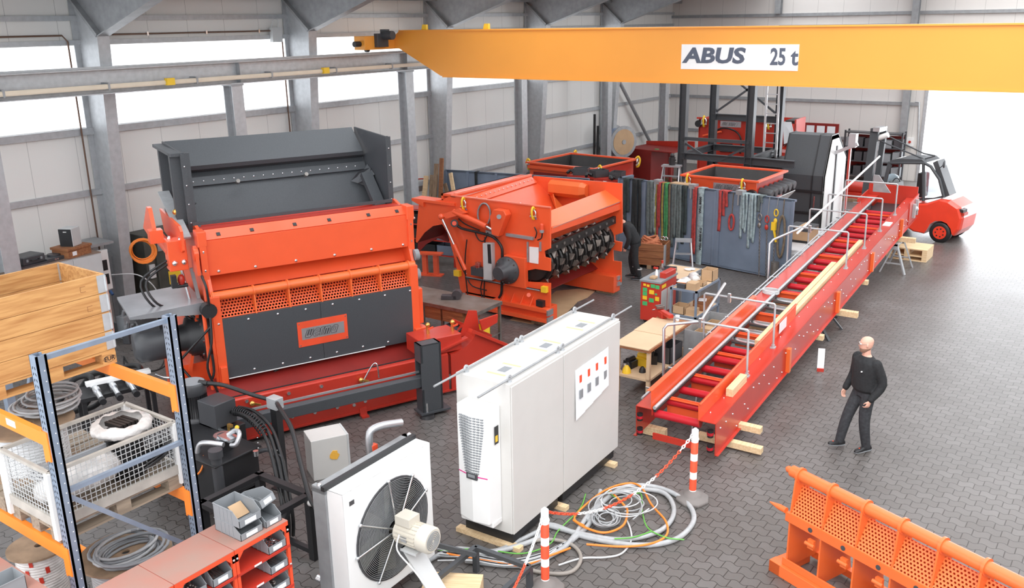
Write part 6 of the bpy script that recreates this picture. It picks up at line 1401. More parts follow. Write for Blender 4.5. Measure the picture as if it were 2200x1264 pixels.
for i in range(9):
    x, y = -17.3+random.uniform(-.3, .5), 9.6+random.uniform(0, 1.4)
    t, f = thing('grinder_part', 'dark small tool part in the heap beside the cupboard foot', 'tool', (x, y, 0), random.uniform(0, 180), 'small dark tools heaped beside the cupboard')
    h = random.uniform(.15, .5); MB(random.choice(('plastic', 'steel', DK, 'grey'))).box((-.12, -.08, 0), (.1, .08, h)).cyl((.0, 0, h), (.05, 0, h+.12), .03).obj('body', t, bevel=.01)
for i in range(2):
    o = MB('rubber').tube([(-16.3, 9.4+.2*i, .01), (-15.8, 9.8, .012), (-15.2, 9.6-.2*i, .01), (-14.9, 9.0, .012), (-15.5, 8.8+.1*i, .01), (-16.1, 9.1, .012)], .012, 6, curve=6).obj('power_cable'); tag(o, ('inner' if i else 'outer')+' thin black cable loop on the floor right of the cupboard', 'cable')
# ================================================================ blue grey partition with slings
t, FP = thing('steel_partition', 'long blue grey steel partition hung with lifting slings', 'partition', (-6.98-5.3*math.cos(math.radians(8.7)), 21.25+5.3*math.sin(math.radians(8.7)), 0), -8.7)
PZ = 2.03; PLN = 5.3
m_ = MB('bluegrey').box((0, 0, .05), (PLN-2.12, .03, PZ)).box((PLN-2.08, 0, .05), (PLN, .03, PZ)).box((0, -.0, PZ-.05), (PLN, .12, PZ)).box((0, 0, .03), (PLN, .12, .08)).obj('sheet', t)
for u in (0, .9, 2.0, PLN-2.2, PLN-2.06, PLN-.06): MB('bluegrey').box((u, -.03, .05), (u+.06, .0, PZ-.03)).obj('rib', t)
MB('bluegrey').box((0, .03, .0), (.08, .6, PZ)).obj('return_wall', t)
MB('bluegrey').box((PLN-2.15, -.02, .05), (PLN-2.05, .05, PZ)).obj('hinge_post', t)
def fpx(px, py, v=-.0): p = FP.V(px, py, v); return p.x, p.z
for px, py, in ((1488, 398), (1590, 413), (1412, 392)):
    x, z = fpx(px, py); MB('galvd').box((x-.09, -.05, PZ-.04), (x+.09, .15, PZ+.07)).box((x-.03, -.06, PZ-.3), (x+.01, -.03, PZ)).obj('clamp', t)
MB('card').box((1.7, .02, PZ), (2.35, .3, PZ+.03)).obj('cardboard_top', t)
def sling(label, px0, px1, pyb, m, loops=2, loop=False, pyt=None, group=None, th=.012):
    """flat webbing draped over the top edge; px0..px1 is its spread, pyb its lowest point"""
    o = MB(m); 
    for k in range(loops):
        a = px0+(px1-px0)*(k+.5)/loops; x, _ = fpx(a, 450); x1, zb = fpx(a, pyb-(k % 2)*14-(k % 3)*6)
        w = abs(fpx(px0, 450)[0]-fpx(px1, 450)[0])/loops*1.08
        top = PZ+.012 if pyt is None else fpx(a, pyt)[1]
        L = []; n = 14
        off = -.045-.02*(k % 2)
        for i in range(n+1):
            q = i/n; z = top+(zb-top)*q; s = math.sin(q*5+px0+k*2)*.008
            L.append((x+s+(0 if not loop else 0), off-.01*math.sin(q*5+k), z))
        vs = []
        for j, (X, Y, Z) in enumerate(L):
            ww = w*(1-.12*math.sin(j*.9+k)**2); vs += [(X-ww/2, Y, Z), (X+ww/2, Y-.006*math.sin(j), Z), (X+ww/2, Y+th, Z), (X-ww/2, Y+th, Z)]
        fs = []
        for j in range(n):
            for c in range(4): fs.append((j*4+c, j*4+(c+1) % 4, (j+1)*4+(c+1) % 4, (j+1)*4+c))
        fs += [(0, 3, 2, 1), (n*4, n*4+1, n*4+2, n*4+3)]
        o.add(vs, fs, True)
        if pyt is None: o.box((x-w/2, off-.005, PZ+.002), (x+w/2, .14, PZ+.016)).box((x-w/2, .13, PZ-.35), (x+w/2, .145, PZ+.01))
    ob = o.obj('lifting_sling'); ob.matrix_world = FP.m; tag(ob, label, 'sling', group); return ob
def sc(c, n): return mat(n, c, .8, var=.3, vs=14, bump=.3, bs=70)
SG1, SG2, SG3, SG4 = sc((.035, .05, .05), 'dark_webbing'), sc((.13, .16, .16), 'grey_webbing'), sc((.3, .38, .4), 'pale_blue_webbing'), sc((.022, .025, .026), 'black_webbing')
SR, SGn, SY, SB, SO = sc((.42, .05, .045), 'red_webbing'), sc((.06, .28, .1), 'green_webbing'), sc((.3, .25, .06), 'olive_webbing'), sc((.16, .12, .08), 'brown_webbing'), sc((.5, .17, .08), 'orange_webbing')
sling('dark green grey sling, leftmost on the partition behind the worker', 1340, 1354, 475, SG1, 2)
sling('black sling bundle between the worker and the first grey slings', 1359, 1378, 560, SG4, 3)
sling('mid grey sling left of the coloured slings', 1391, 1405, 522, SG2, 2)
sling('narrow pale sling just left of the olive one', 1405, 1410, 500, SG3, 1)
sling('olive yellow round sling hanging in a wide loop', 1409, 1412, 512, SY, 1)
sling('red round sling between olive slings', 1413, 1421, 508, SR, 2)
sling('second olive sling right of the red round sling', 1423, 1427, 518, SY, 1)
sling('bright green sling on the partition', 1429, 1437, 536, SGn, 2)
sling('brown sling right of the green one', 1437, 1442, 526, SB, 1)
sling('thick grey sling bundle, left third of the crowded group', 1444, 1455, 530, SG2, 2)
sling('thick grey sling bundle, middle of the crowded group', 1455, 1466, 536, SG2, 2)
sling('thick dark grey sling bundle, right third of the crowded group', 1466, 1478, 524, SG1, 2)
sling('long red sling left of the pale printed sling', 1489, 1499, 566, SR, 2)
ws = sling('long pale blue sling printed WLL 8000 KG', 1501, 1513, 584, SG3, 1)
for py in (432, 505):
    x, z = fpx(1508, py); text_mesh('print', 'WLL 8000 KG' if py > 450 else 'WLL 8000', .085, 'black', ws, frame4((x, -.064, z-.1), (0, 0, 1), (-1, 0, 0)), offset=.003, sx=1.2)
sling('short dark red sling left of the red loop', 1545, 1551, 497, SR, 1)
sling('short red sling hanging in a loop', 1553, 1565, 464, SR, 2)
ro = MB(SR); x, z = fpx(1574, 477); ro.tube([(x+math.cos(a*PI/8)*.07, -.06, z+math.sin(a*PI/8)*.2) for a in range(16)], .028, 8, closed=True)
o = ro.obj('lifting_sling'); o.matrix_world = FP.m; tag(o, 'red wrapped ring sling hanging on a thin strap', 'sling'); MB(SB).bar((x, -.05, z+.2), (x, -.03, PZ), .03, .01).obj('strap', o)
sling('grey rope sling bundle left of the chains', 1592, 1607, 512, SG3, 3)
sling('longer pale grey sling bundle beside the first chain', 1610, 1626, 534, SG3, 3)
sling('dark grey sling fanning toward the first chain', 1628, 1640, 455, SG2, 2)
def hchain(label, px, pyt, pyb, m, hook, hy, n=40):
    t, _ = thing('lifting_chain', label, 'chain', (0, 0, 0)); t.matrix_world = FP.m
    x, z0 = fpx(px, pyt); x1, z1 = fpx(px-3, pyb); z1 = max(z1, .02); c = MB(m); n = int((z0-z1)/.045)
    for i in range(n):
        z = z0-(z0-z1)*(i+.5)/n; xx = x+(x1-x)*i/n; s = V3((1, 0, 0)) if i % 2 else V3((0, 1, 0))
        c.tube([V3((xx, -.07, z))+V3((0, 0, 1))*math.cos(k*PI/4)*.03+s*math.sin(k*PI/4)*.016 for k in range(8)], .007, 5, closed=True)
    c.obj('links', t)
    _, zh = fpx(px, hy); MB(hook).tube([(x+math.cos(a*PI/7)*.05, -.08, zh+math.sin(a*PI/7)*.085) for a in range(14)], .016, 6, closed=True).obj('ring', t)
    MB('galvd').bar((x, -.06, zh+.08), (x, -.02, PZ), .03, .008).obj('strap', t)
    MB(hook).ball((x, -.09, zh-.2), (.05, .03, .07)).obj('hook', t); return t
hchain('steel lifting chain with large grey ring', 1636, 470, 602, 'steel', 'steel', 466)
hchain('steel lifting chain with red ring and hooks', 1651, 480, 606, 'steel', 'red', 470)
t = hchain('lever hoist chain under the yellow hoist', 1668, 500, 560, 'steel', 'yellow', 456)
x, z = fpx(1667, 485); MB('yellow').box((x-.06, -.13, z-.1), (x+.05, -.05, z+.1)).bar((x, -.1, z-.05), (x+.09, -.1, z-.38), .05, .04).obj('lever_hoist', t)
ro = MB(SB); x, z = fpx(1681, 508); ro.tube([(x+math.cos(a*PI/10)*.09, -.07, z+math.sin(a*PI/10)*.52) for a in range(20)], .03, 8, closed=True)
o = ro.obj('lifting_sling'); o.matrix_world = FP.m; tag(o, 'brown rope sling hanging in a long loop right of the yellow hoist', 'sling'); MB(SB).bar((x, -.05, z+.5), (x, -.03, PZ), .035, .01).obj('strap', o)
o = MB('steel').lathe((0, 0, 0), (0, 0, 1), [(.1, 0), (.1, .5)], 20).obj('steel_tube', None, loc=FP.P(PLN-.28, -.22, 0)); tag(o, 'brown steel tube standing on end at the right foot of the partition', 'tube')
# second partition toward the window wall
a, b = onz(955, 365, PZ), onz(1145, 377, PZ); dg = math.degrees(math.atan2(b.y-a.y, b.x-a.x))
t, FP2 = thing('steel_partition', 'blue grey steel partition behind the leaning planks', 'partition', (a.x, a.y, 0), dg)
MB('bluegrey').box((0, 0, .05), (4.6, .03, PZ)).box((0, 0, PZ-.06), (4.6, .1, PZ)).obj('sheet', t)
for u in (0, .75, 1.7, 2.65, 3.6): MB('bluegrey').box((u, -.04, .05), (u+.07, 0, PZ-.02)).obj('rib', t)
o = MB(SG4).box((1.05, -.07, .9), (1.13, -.045, PZ+.01)).box((1.05, -.07, PZ), (1.13, .12, PZ+.012)).obj('lifting_sling'); o.matrix_world = FP2.m; tag(o, 'single black strap hanging on the partition behind the planks', 'sling')
# leaning planks
pls = [((916, 378), (908, 430), .16, 'pinew', 'pale plank, leftmost of those leaning beside the partition'), ((927, 376), (921, 425), .1, 'oldwood', 'weathered plank second from left beside the partition'), ((938, 352), (930, 425), .14, 'oldwood', 'brown plank in the middle of the leaning planks'),
       ((949, 340), (943, 425), .13, 'brownw', 'tallest brown plank leaning beside the partition'), ((956, 395), (955, 430), .12, 'oldwood', 'short weathered plank right of the tallest one'), ((968, 372), (968, 425), .12, 'pinew', 'pale plank standing alone at the partition end')]
for i, (a, b, w, m, lab) in enumerate(pls):
    p = ony(a[0], a[1], 20.45+.02*i); q = ony(b[0], b[1], 20.1); q = V3((q.x, 19.95+.02*i, 0)); p2 = ony(b[0], b[1], 20.2); q.x = p.x+(p2.x-p.x)*(p.z/max(.1, p.z-p2.z))
    o = MB(m).bar(q-p, (0, 0, 0), w, .05, (0, 1, 0)).obj('wooden_plank', None, loc=p); tag(o, lab, 'plank', None)
t, f = thing('bow_saw', 'red and dark tool hanging on the wall left of the planks', 'tool', onx(895, 395, WX+.1)); MB('red').tube([(0, -.35, 0), (0, -.3, -.05), (0, 0, .12), (0, .35, .1)], .02, 6, curve=4).obj('bow', t); MB('steel').box((-.02, -.35, -.25), (.02, .35, -.1)).obj('blade', t); MB('dred').tube([(0, -.35, -.25), (.02, -.3, -1.4)], .015, 6).obj('cord', t)
# ================================================================ red machine boxes
def hopper_box(name, label, corners, zt, zb, deg_m='red', rimm='orange', left=None):
    nl, nr_, fr_, fl2 = [onz(x, y, zt) for x, y in corners]
    d = nr_-nl; dg = math.degrees(math.atan2(d.y, d.x)); t, f = thing(name, label, 'machine', (nl.x, nl.y, 0), dg)
    W = d.length; D = max(1.2, min(f.L(fr_).y, f.L(fl2).y))
    r = .1
    MB(rimm).box((-r, -r, zt-.05), (W+r, 0, zt)).box((-r, D, zt-.05), (W+r, D+r, zt)).box((-r, 0, zt-.05), (0, D, zt)).box((W, 0, zt-.05), (W+r, D, zt)).obj('rim', t, bevel=.006)
    MB('orange').box((0, -.0, zb), (W, .03, zt-.05)).obj('front_wall', t); MB('red').box((0, D-.03, zb), (W, D, zt-.05)).box((0, .03, zb), (.03, D-.03, zt-.05)).obj('outer_wall', t); MB('red').box((W-.03, .03, zb), (W, D-.03, zt-.05)).obj('side_wall', t)
    MB('inner').plate([(.03, .04, zt-.04), (W-.03, .04, zt-.04), (W-.3, D*.4, zt-1.0), (.3, D*.4, zt-1.0)], .01).plate([(.03, D-.04, zt-.04), (W-.03, D-.04, zt-.04), (W-.3, D*.6, zt-1.0), (.3, D*.6, zt-1.0)], .01).plate([(.04, .04, zt-.04), (.04, D-.04, zt-.04), (.3, D*.6, zt-1), (.3, D*.4, zt-1)], .01).plate([(W-.04, .04, zt-.04), (W-.04, D-.04, zt-.04), (W-.3, D*.6, zt-1), (W-.3, D*.4, zt-1)], .01).box((.3, D*.4, zt-1.02), (W-.3, D*.6, zt-1)).obj('lining', t)
    MB('dred').box((.1, .1, .0), (W-.1, D-.1, zb)).obj('base', t)
    return t, f, W, D
t1, f1b, W1_, D1_ = hopper_box('shredder_box', 'red machine box with open black lined top behind the orange shredder', ((1138, 347), (1276, 361), (1349, 338), (1219, 328)), 2.05, .3)
MB('dred').box((.15, -.01, .4), (W1_-.2, .0, 1.75)).obj('recess', t1); MB('pwhite').box((W1_+.0, .5, 1.55), (W1_+.01, 1.3, 1.75)).obj('label', t1)
MB('orange').box((-.02, -.08, 1.85), (W1_, 0, 1.95)).obj('flange', t1)
MB('black').cyl((-.14, .1, 1.5), (-.02, .1, 1.5), .2).obj('end_bearing', t1)
for p, o_ in (((W1_+.1, .1, 2.0), (1, -.3, 0)), ((W1_+.1, D1_, 2.0), (1, .2, 0)), ((.1, D1_+.05, 2.0), (0, 1, 0)), ((0, 0, 2.0), (-1, 0, 0))): shackle(t1, p, o_, .14)
MB('yellow').box((W1_+.02, 1.9, 1.3), (W1_+.1, 2.1, 1.5)).cyl((W1_+.1, 1.4, 1.25), (W1_+.1, 1.4, 1.6), .03).obj('fitting', t1)
lg = f1b.L(ony(1262, 380, 22.0))
MB('red').box((lg.x-.9, -.75, lg.z-.12), (lg.x+1.1, -.08, lg.z-.07)).obj('front_ledge', t1)
for i, (px, py) in enumerate(((1232, 377), (1272, 382), (1308, 386))):
    q = f1b.P(lg.x-.6+.62*i, -.45, lg.z-.069)
    t, f = thing('grey_tray', ['left', 'middle', 'right'][i]+' one of three dark grey trays lying above the far shredder plate', 'tray', q, 20+40*i)
    MB('plastic').open_box((-.22, -.18, 0), (.22, .18, .2), .012).obj('shell', t); MB('rubber').tube([(-.42, 0, .04), (-.34, .1, .1), (-.23, 0, .06)], .045, 8, curve=3).obj('hose', t)
t2, f2b, W2_, D2_ = hopper_box('shredder_box', 'red machine box with open top and logo plate behind the slings', ((1472, 374), (1626, 388), (1680, 366), (1535, 353)), 2.25, .3)
logo(t2, 'name_plate', frame4((W2_*.6, -.012, 2.0), (1, 0, 0), (0, 0, 1)), .75, .2)
for i in range(6): MB('plastic').lathe((W2_+.0, .25+i*.33, 1.92), (1, 0, -.15), [(.12, 0), (.12, .3), (.1, .34)], 16).obj('roller_end', t2)
MB('black').cyl((W2_-.1, -.12, 1.85), (W2_-.1, 0, 1.85), .16).obj('end_bearing', t2)
MB('lgrey').plate([(W2_+.02, .0, 1.35), (W2_+.02, D2_, 1.35), (W2_+.35, D2_, 1.75), (W2_+.35, 0, 1.75)], .02).box((W2_+.02, -.02, .6), (W2_+.35, 0, 1.75)).obj('chute', t2)
shackle(t2, (.12, -.02, 2.15), (0, -1, 0), .13); shackle(t2, (W2_-.35, -.02, 2.15), (0, -1, 0), .13)
for u in (.25, W2_-.28): MB('blue').cyl((u, -.0, 1.95), (u, -.01, 1.95), .035).obj('blue_sticker', t2)
MB('orange').cyl((W2_*.2, D2_-.05, 2.1), (W2_*.2, D2_+.05, 2.1), .1).obj('hub', t2)
# third machine far back
a, b = onz(1502, 252, 2.85), onz(1682, 260, 2.85); D3 = 1.6
t3, f3b = thing('shredder', 'tall red shredder body behind the dark steel tower', 'machine', (a.x, a.y, 0), math.degrees(math.atan2(b.y-a.y, b.x-a.x)))
W3 = (b-a).length
def g3(px, py, v=0): p = f3b.V(px, py, v); return (p.x, v, p.z)
MB('red').prism([g3(1502, 252), g3(1683, 260), g3(1682, 300), g3(1675, 420), g3(1498, 395), g3(1502, 360), (g3(1502, 300)[0], 0, g3(1502, 300)[2])], (0, .04, 0)).box((0, 0, .1), (.05, D3, 2.8)).box((W3-.05, 0, .1), (W3, D3, 2.8)).box((0, D3, .1), (W3, D3+.04, 2.8)).obj('body', t3)
MB('red').box((-.05, -.1, 2.8), (W3+.05, .0, 2.86)).obj('rim', t3)
logo(t3, 'name_plate', frame4((g3(1570, 267)[0], -.012, g3(1570, 267)[2]), (1, 0, 0), (0, 0, 1)), .75, .2)
MB('black').cyl((g3(1503, 265)[0], -.15, g3(1503, 265)[2]), (g3(1503, 265)[0], 0, g3(1503, 265)[2]), .12).box(g3(1547, 308, -.05), g3(1573, 327, -.0)).obj('bearing', t3)
MB('rubber').tube([g3(1535, 282, -.05), g3(1555, 275, -.08), g3(1580, 282, -.08), g3(1592, 300, -.08), g3(1590, 330, -.05)], .03, 8, curve=4).obj('hose', t3)
MB('orange').cyl(g3(1510, 292, -.12), g3(1550, 283, -.12), .035).obj('cylinder', t3)
for px, py in ((1514, 258), (1653, 263)): shackle(t3, g3(px, py, -.1), (0, -1, 0), .16)
c = g3(1684, 254)[0]
MB('inner').box((c, .2, 2.1), (c+.35, 1.2, 2.85)).obj('hopper_end', t3); MB('red').box((c, .1, 2.4), (c+.4, .2, 2.75)).box((c+.35, .1, 1.9), (c+.4, 1.2, 2.9)).plate([(c, 0, 1.9), (c+1.5, 0, 1.75), (c+1.5, 1.4, 1.95), (c, 1.4, 2.15)], .03).box((c, .0, .6), (c+1.5, .03, 1.78)).obj('outfeed', t3)
MB('paper').plate([g3(1682, 262, -.2), g3(1700, 262, -.2), g3(1708, 300, -.25), g3(1684, 310, -.2)], .01).obj('white_sheet', t3)
# dark steel tower
ty0, ty1 = 26.3, 28.6
xa, xb = ony(1467, 300, ty0).x, ony(1611, 300, ty0).x; xc, xd = ony(1533, 250, ty1).x, ony(1675, 250, ty1).x
t, f = thing('steel_tower', 'dark grey steel support tower with cross bracing behind the red box', 'tower', (xa, ty0, 0))
TH = 5.0; ZB, ZT_ = ony(1540, 340, ty0).z, ony(1540, 302, ty0).z; B2 = V3((xb-xa, 0, 0)); C2 = V3((xc-xa, ty1-ty0, 0)); D2 = V3((xd-xa, ty1-ty0, 0)); A2 = V3((0, 0, 0)); Z = V3((0, 0, 1))
for p in (A2, B2, C2, D2):
    MB('anth').ibeam(p, p+Z*TH, .22, .22, .014, (1, 0, 0)).obj('column', t); MB('anth').box(p+V3((-.15, -.15, 0)), p+V3((.15, .15, .02))).obj('base_plate', t)
for a, b, z in ((A2, B2, ZB), (C2, D2, ZB), (C2, D2, 3.1), (A2, C2, ZB), (B2, D2, ZB), (A2, B2, 4.9), (C2, D2, 4.9)): MB('anth').ibeam(a+Z*z, b+Z*z, .2, .16).obj('beam', t)
MB('anth').ibeam(B2+Z*ZB, B2+V3((1.4, 0, ZB-.02)), .22, .2).obj('beam', t)
for a, b in ((A2+Z*ZT_, B2+Z*ZT_),): MB('anth').bar(a, b, .07, .1).obj('tie', t)
for a, b in ((A2+Z*(ZT_-.1), B2+Z*(ZB-.75)), (A2+Z*(ZB-.75), B2+Z*(ZT_-.1)), (C2+Z*4.8, D2+Z*3.2), (C2+Z*3.2, D2+Z*4.8)): MB('anth').bar(a, b, .06, .06).obj('cross_brace', t)
# aluminium ladder behind tower
t, f = thing('leaning_ladder', 'long aluminium ladder leaning inside the dark steel tower', 'ladder', (ony(1645, 395, 28.0).x, 28.0, 0))
for x in (-.2, .2): MB('alu').bar((x+.1, 0, 0), (x-.15, .5, 4.6), .03, .07).obj('rail', t)
for k in range(14): z = .3+k*.3; MB('alu').bar((-.2+.1-.054*z, .108*z, z), (.2+.1-.054*z, .108*z, z), .03, .03).obj('rung', t)
# black extractor housing
t, f = thing('extractor_housing', 'big black sheet metal housing with slanted top beside the forklift', 'housing', (-9.3, 26.9, 0), 0)
pr_ = [(0, 0), (0, 1.7), (.45, 2.84), (1.1, 2.84), (2.1, 2.1), (2.1, 0)]
MB('anth').prism([(0, y, z) for y, z in pr_], (1.28, 0, 0)).obj('casing', t, bevel=.01)
for x in (.0, .93, 1.25): MB('black').prism([(x, y-(.03 if y == 0 else 0), z+(.02 if z > 2.5 else 0)) for y, z in pr_], (.03, 0, 0)).obj('flange', t)
MB('black').box((-.02, -.05, 1.2), (1.3, 0, 1.26)).box((-.02, -.05, .55), (1.3, 0, .6)).obj('seam', t)
MB('black').box((-1.1, .2, .9), (0, 1.8, 1.95)).box((-.3, .1, .85), (-.2, 1.9, 2.0)).obj('duct', t)
MB('chrome').box((1.05, -.08, .75), (1.09, -.04, 1.1)).obj('latch', t)
MB('pwhite').prism([(1.29, y*.92+.08, z*.94+.05) for y, z in pr_], (.02, 0, 0)).obj('lit_side_panel', t); MB('black').box((1.31, .9, 0), (1.34, 1.0, 2.5)).obj('panel_strip', t)  # white face stands for daylight falling on the casing's black side
MB('red').box((1.4, 1.9, 0), (1.46, 2.0, 2.3)).obj('red_post', t)
MB('alu').bar((1.3, .8, 2.3), (1.95, .8, 2.6), .12, .1).box((1.7, .7, 2.5), (1.9, .95, 2.9)).obj('hinge_arm', t)
# dark red box cabinet in the far corner
t, f = thing('machine_box', 'dark red closed machine box in the far corner below the cable drum', 'machine', (-17.5, 32.1, 0), -8)
MB('dred').box((0, 0, .1), (1.25, 1.4, 1.32)).box((1.25, .0, 1.27), (2.2, 1.4, 1.32)).box((2.1, 0, .1), (2.2, .1, 1.27)).box((1.3, 1.3, .1), (1.4, 1.4, 1.27)).obj('casing', t, bevel=.01)
MB('red').plate([(0, 1.45, 1.3), (2.3, 1.45, 1.3), (2.3, 1.45, 1.6), (0, 1.45, 1.45)], .03).obj('back_rail', t); MB('green').box((1.2, .3, 1.32), (1.35, .4, 1.34)).obj('green_sticker', t)
MB('oldwood').box((-.1, .1, 0), (2.2, .25, .1)).box((-.1, 1.1, 0), (2.2, 1.25, .1)).obj('skid', t)
c = onx(1350, 306, -16.9)
t, f = thing('cable_drum', 'big blue grey cable drum standing upright by the window wall', 'cable drum', (-17.1, c.y, 0), 65)
R_ = .62; zc_ = c.z
for y in (0, .75): MB('galvd').ring((0, y, zc_), (0, 1, 0), .06, R_, .06, 36).obj('flange', t)
MB('card').cyl((0, -.01, zc_), (0, 0, zc_), R_*.8, n=32).obj('disc', t); MB(mat('blue_cable', (.24, .3, .42), .5)).cyl((0, .06, zc_), (0, .75, zc_), R_*.78, n=36).obj('winding', t)
MB('galvd').cyl((0, -.03, zc_), (0, .0, zc_), .09).box((-.3, .0, 0), (.3, .8, zc_-R_)).obj('stand', t)
for i, px in enumerate((1283, 1290)):
    p = ony(px, 245+25*i, 29.5); o = MB('black').bar((0, 0, 0), (-.05, .1, p.z), .08, .06).obj('steel_bar', None, loc=(p.x, 29.3, 0)); tag(o, ('taller' if i == 0 else 'shorter')+' black bar leaning on the runway post', 'bar')
# ladders
def stepladder(label, x, y, deg, h, w=.5):
    t, f = thing('step_ladder', label, 'ladder', (x, y, 0), deg)
    for s in (-1, 1):
        MB('alu').bar((s*w*.45, -h*.3, 0), (s*w*.28, 0, h), .03, .07).obj('front_rail', t); MB('alu').bar((s*w*.45, h*.3, 0), (s*w*.28, .05, h), .03, .05).obj('rear_rail', t)
    MB('alu').box((-w*.34, -.12, h-.02), (w*.34, .14, h+.03)).obj('top_step', t)
    n = int(h/.25)
    for k in range(1, n): q = k/n; MB('alu').box((-w*(.45-.17*q), -h*.3*(1-q)-.05, h*q-.015), (w*(.45-.17*q), -h*.3*(1-q)+.05, h*q+.015)).obj('step', t)
    return t
p = ony(1443, 357, 23.6); stepladder('aluminium step ladder standing behind the partition next to the open red box', p.x, 23.6, 10, p.z, .8)
o, f = thing('drill_stand', 'dark drill head on top of the step ladder', 'tool', (p.x, 23.62, p.z+.035)); MB('black').cyl((0, 0, 0), (0, 0, .22), .09).ball((0, 0, .26), .07).bar((-.12, 0, .1), (.12, 0, .14), .03, .03).obj('head', o)
stepladder('small aluminium step ladder beside the sling crate', -9.35, 20.25, 25, .95, .6)
# worn crate with slings
t, f = thing('sling_crate', 'weathered reddish wooden crate at the foot of the partition', 'crate', onz(1362, 575), 12)
for k in range(3): MB('brownw').box((0, 0, .1+k*.19), (.8, .03, .28+k*.19)).box((.77, .03, .1+k*.19), (.8, .6, .28+k*.19)).box((0, .57, .1+k*.19), (.77, .6, .28+k*.19)).box((0, .03, .1+k*.19), (.03, .57, .28+k*.19)).obj('board_ring', t)
MB('galv').box((.78, -.01, .1), (.815, .12, .66)).obj('corner_hinge', t); MB('oldwood').box((0, 0, 0), (.12, .6, .1)).box((.34, 0, 0), (.46, .6, .1)).box((.68, 0, 0), (.8, .6, .1)).box((0.03, .03, .1), (.77, .57, .12)).obj('skid', t)
t2_, f2_ = thing('sling_bundle', 'orange lifting slings heaped in the wooden crate with two shackles', 'sling', f.P(.35, .3, .5), 0)
for i in range(7): MB(SO).tube([(math.cos(a*PI/6+i)*(.3-.02*i), math.sin(a*PI/6+i)*(.2-.01*i), .06+i*.035+.04*math.sin(a+i)) for a in range(12)], .035, 6, closed=True).obj('loop', t2_)
for i in range(2): MB('chrome').tube([(.3+.08*i+math.cos(a*PI/6)*.06, .1, .26+math.sin(a*PI/6)*.05) for a in range(12)], .014, 6, closed=True).obj('shackle', t2_)
# ================================================================ tool cabinet, trolley, tables
t, f = thing('tool_cabinet', 'red tool cabinet covered with yellow and green magnets', 'tool cabinet', (-8.56, 16.5, 0), 2)
MB('red').box((0, 0, .08), (.44, .85, .93)).obj('body', t, bevel=.008); MB('grey').box((-.02, -.02, .93), (.46, .87, .97)).obj('worktop', t)
for i, (x, z, m, s) in enumerate(((.06, .84, 'yellow', .06), (.14, .83, 'yellow', .06), (.23, .82, 'green', .1), (.34, .81, 'green', .1), (.05, .72, 'green', .1), (.2, .68, 'yellow', .11), (.33, .67, 'green', .05), (.05, .63, 'green', .1), (.05, .54, 'yellow', .1), (.2, .5, 'green', .11), (.34, .55, 'yellow', .11), (.05, .41, 'green', .11), (.37, .42, 'green', .05))):
    MB(m).box((x, -.006, z), (min(x+s, .43), 0, z+s*.8)).obj('magnet', t)
for y in (.08, .4): MB('lgrey').box((.44, y, .25), (.445, y+.28, .75)).obj('notice_sheet', t)
MB('yellow').box((.44, .1, .8), (.446, .3, .87)).obj('yellow_label', t)
for x in (.05, .36):
    for y in (.08, .72): MB('black').cyl((x+.03, y, .04), (x+.05, y, .04), .04).box((x, y-.03, .04), (x+.08, y+.03, .08)).obj('caster', t)
P = f.P
o, g = thing('spray_bottle', 'clear bottle with red cap standing on the tool cabinet', 'bottle', P(.2, .62, .97)); MB('glass').lathe((0, 0, 0), (0, 0, 1), [(.04, 0), (.045, .15), (.02, .24)], 14).obj('bottle', o); MB('red').cyl((0, 0, .24), (0, 0, .3), .025).obj('cap', o)
o, g = thing('spray_bottle', 'white bottle with red trigger on the tool cabinet', 'bottle', P(.24, .25, .97)); MB('pwhite').lathe((0, 0, 0), (0, 0, 1), [(.03, 0), (.035, .12), (.015, .2)], 12).obj('bottle', o); MB('red').box((-.07, -.015, .2), (.03, .015, .24)).obj('trigger', o)
o = MB('red').box((0, 0, 0), (.14, .5, .12)).obj('tool_tray', None, loc=P(.29, .3, .97), bevel=.01); tag(o, 'red tool tray along the right side of the cabinet top', 'tray')
o = MB('card').box((0, 0, 0), (.13, .16, .06)).obj('rag_bundle', None, loc=P(.14, .1, .97), bevel=.02); tag(o, 'small tan cloth bundle on the front of the tool cabinet', 'cloth')
t, f = thing('trolley', 'blue grey two shelf trolley loaded with boxes', 'trolley', (-7.88, 16.5, 0), 0)
for x in (0, .56):
    for y in (0, 1.16): MB('rackblue').box((x, y, .1), (x+.04, y+.04, .9)).obj('post', t); MB('black').cyl((x, y+.02, .05), (x+.04, y+.02, .05), .05).obj('caster', t)
for z in (.3, .86): MB('rackblue').box((0, 0, z), (.6, .03, z+.04)).box((0, 1.17, z), (.6, 1.2, z+.04)).box((0, 0, z), (.03, 1.2, z+.04)).box((.57, 0, z), (.6, 1.2, z+.04)).obj('shelf_frame', t); MB('ply').box((.03, .03, z+.01), (.57, 1.17, z+.03)).obj('shelf_board', t)
P = f.P
def obox(label, x, y, z, sx, sy, sz, deg=0, m='card', open_=True, cat='box', nm='cardboard_box'):
    o = MB(m)
    if open_: o.open_box((0, 0, 0), (sx, sy, sz), .01)
    else: o.box((0, 0, 0), (sx, sy, sz))
    ob = o.obj(nm, None, loc=P(x, y, z), rot=(0, 0, math.radians(deg))); return tag(ob, label, cat)
obox('tall open cardboard box on the far end of the trolley', .3, .85, .89, .26, .3, .24)
obox('small cardboard box on the near corner of the trolley top', .34, .04, .89, .2, .24, .15, open_=False)
obox('flat black case on the front of the trolley top', .12, .06, .89, .18, .22, .1, 0, 'plastic', False, 'case', 'parts_case')
obox('low open box in the middle of the trolley top', .36, .42, .89, .18, .2, .08)
obox('cardboard box at the left of the lower trolley shelf', .04, .06, .33, .26, .3, .17)
obox('pale box in the middle of the lower trolley shelf', .32, .1, .33, .2, .24, .13, 0, 'card', False)
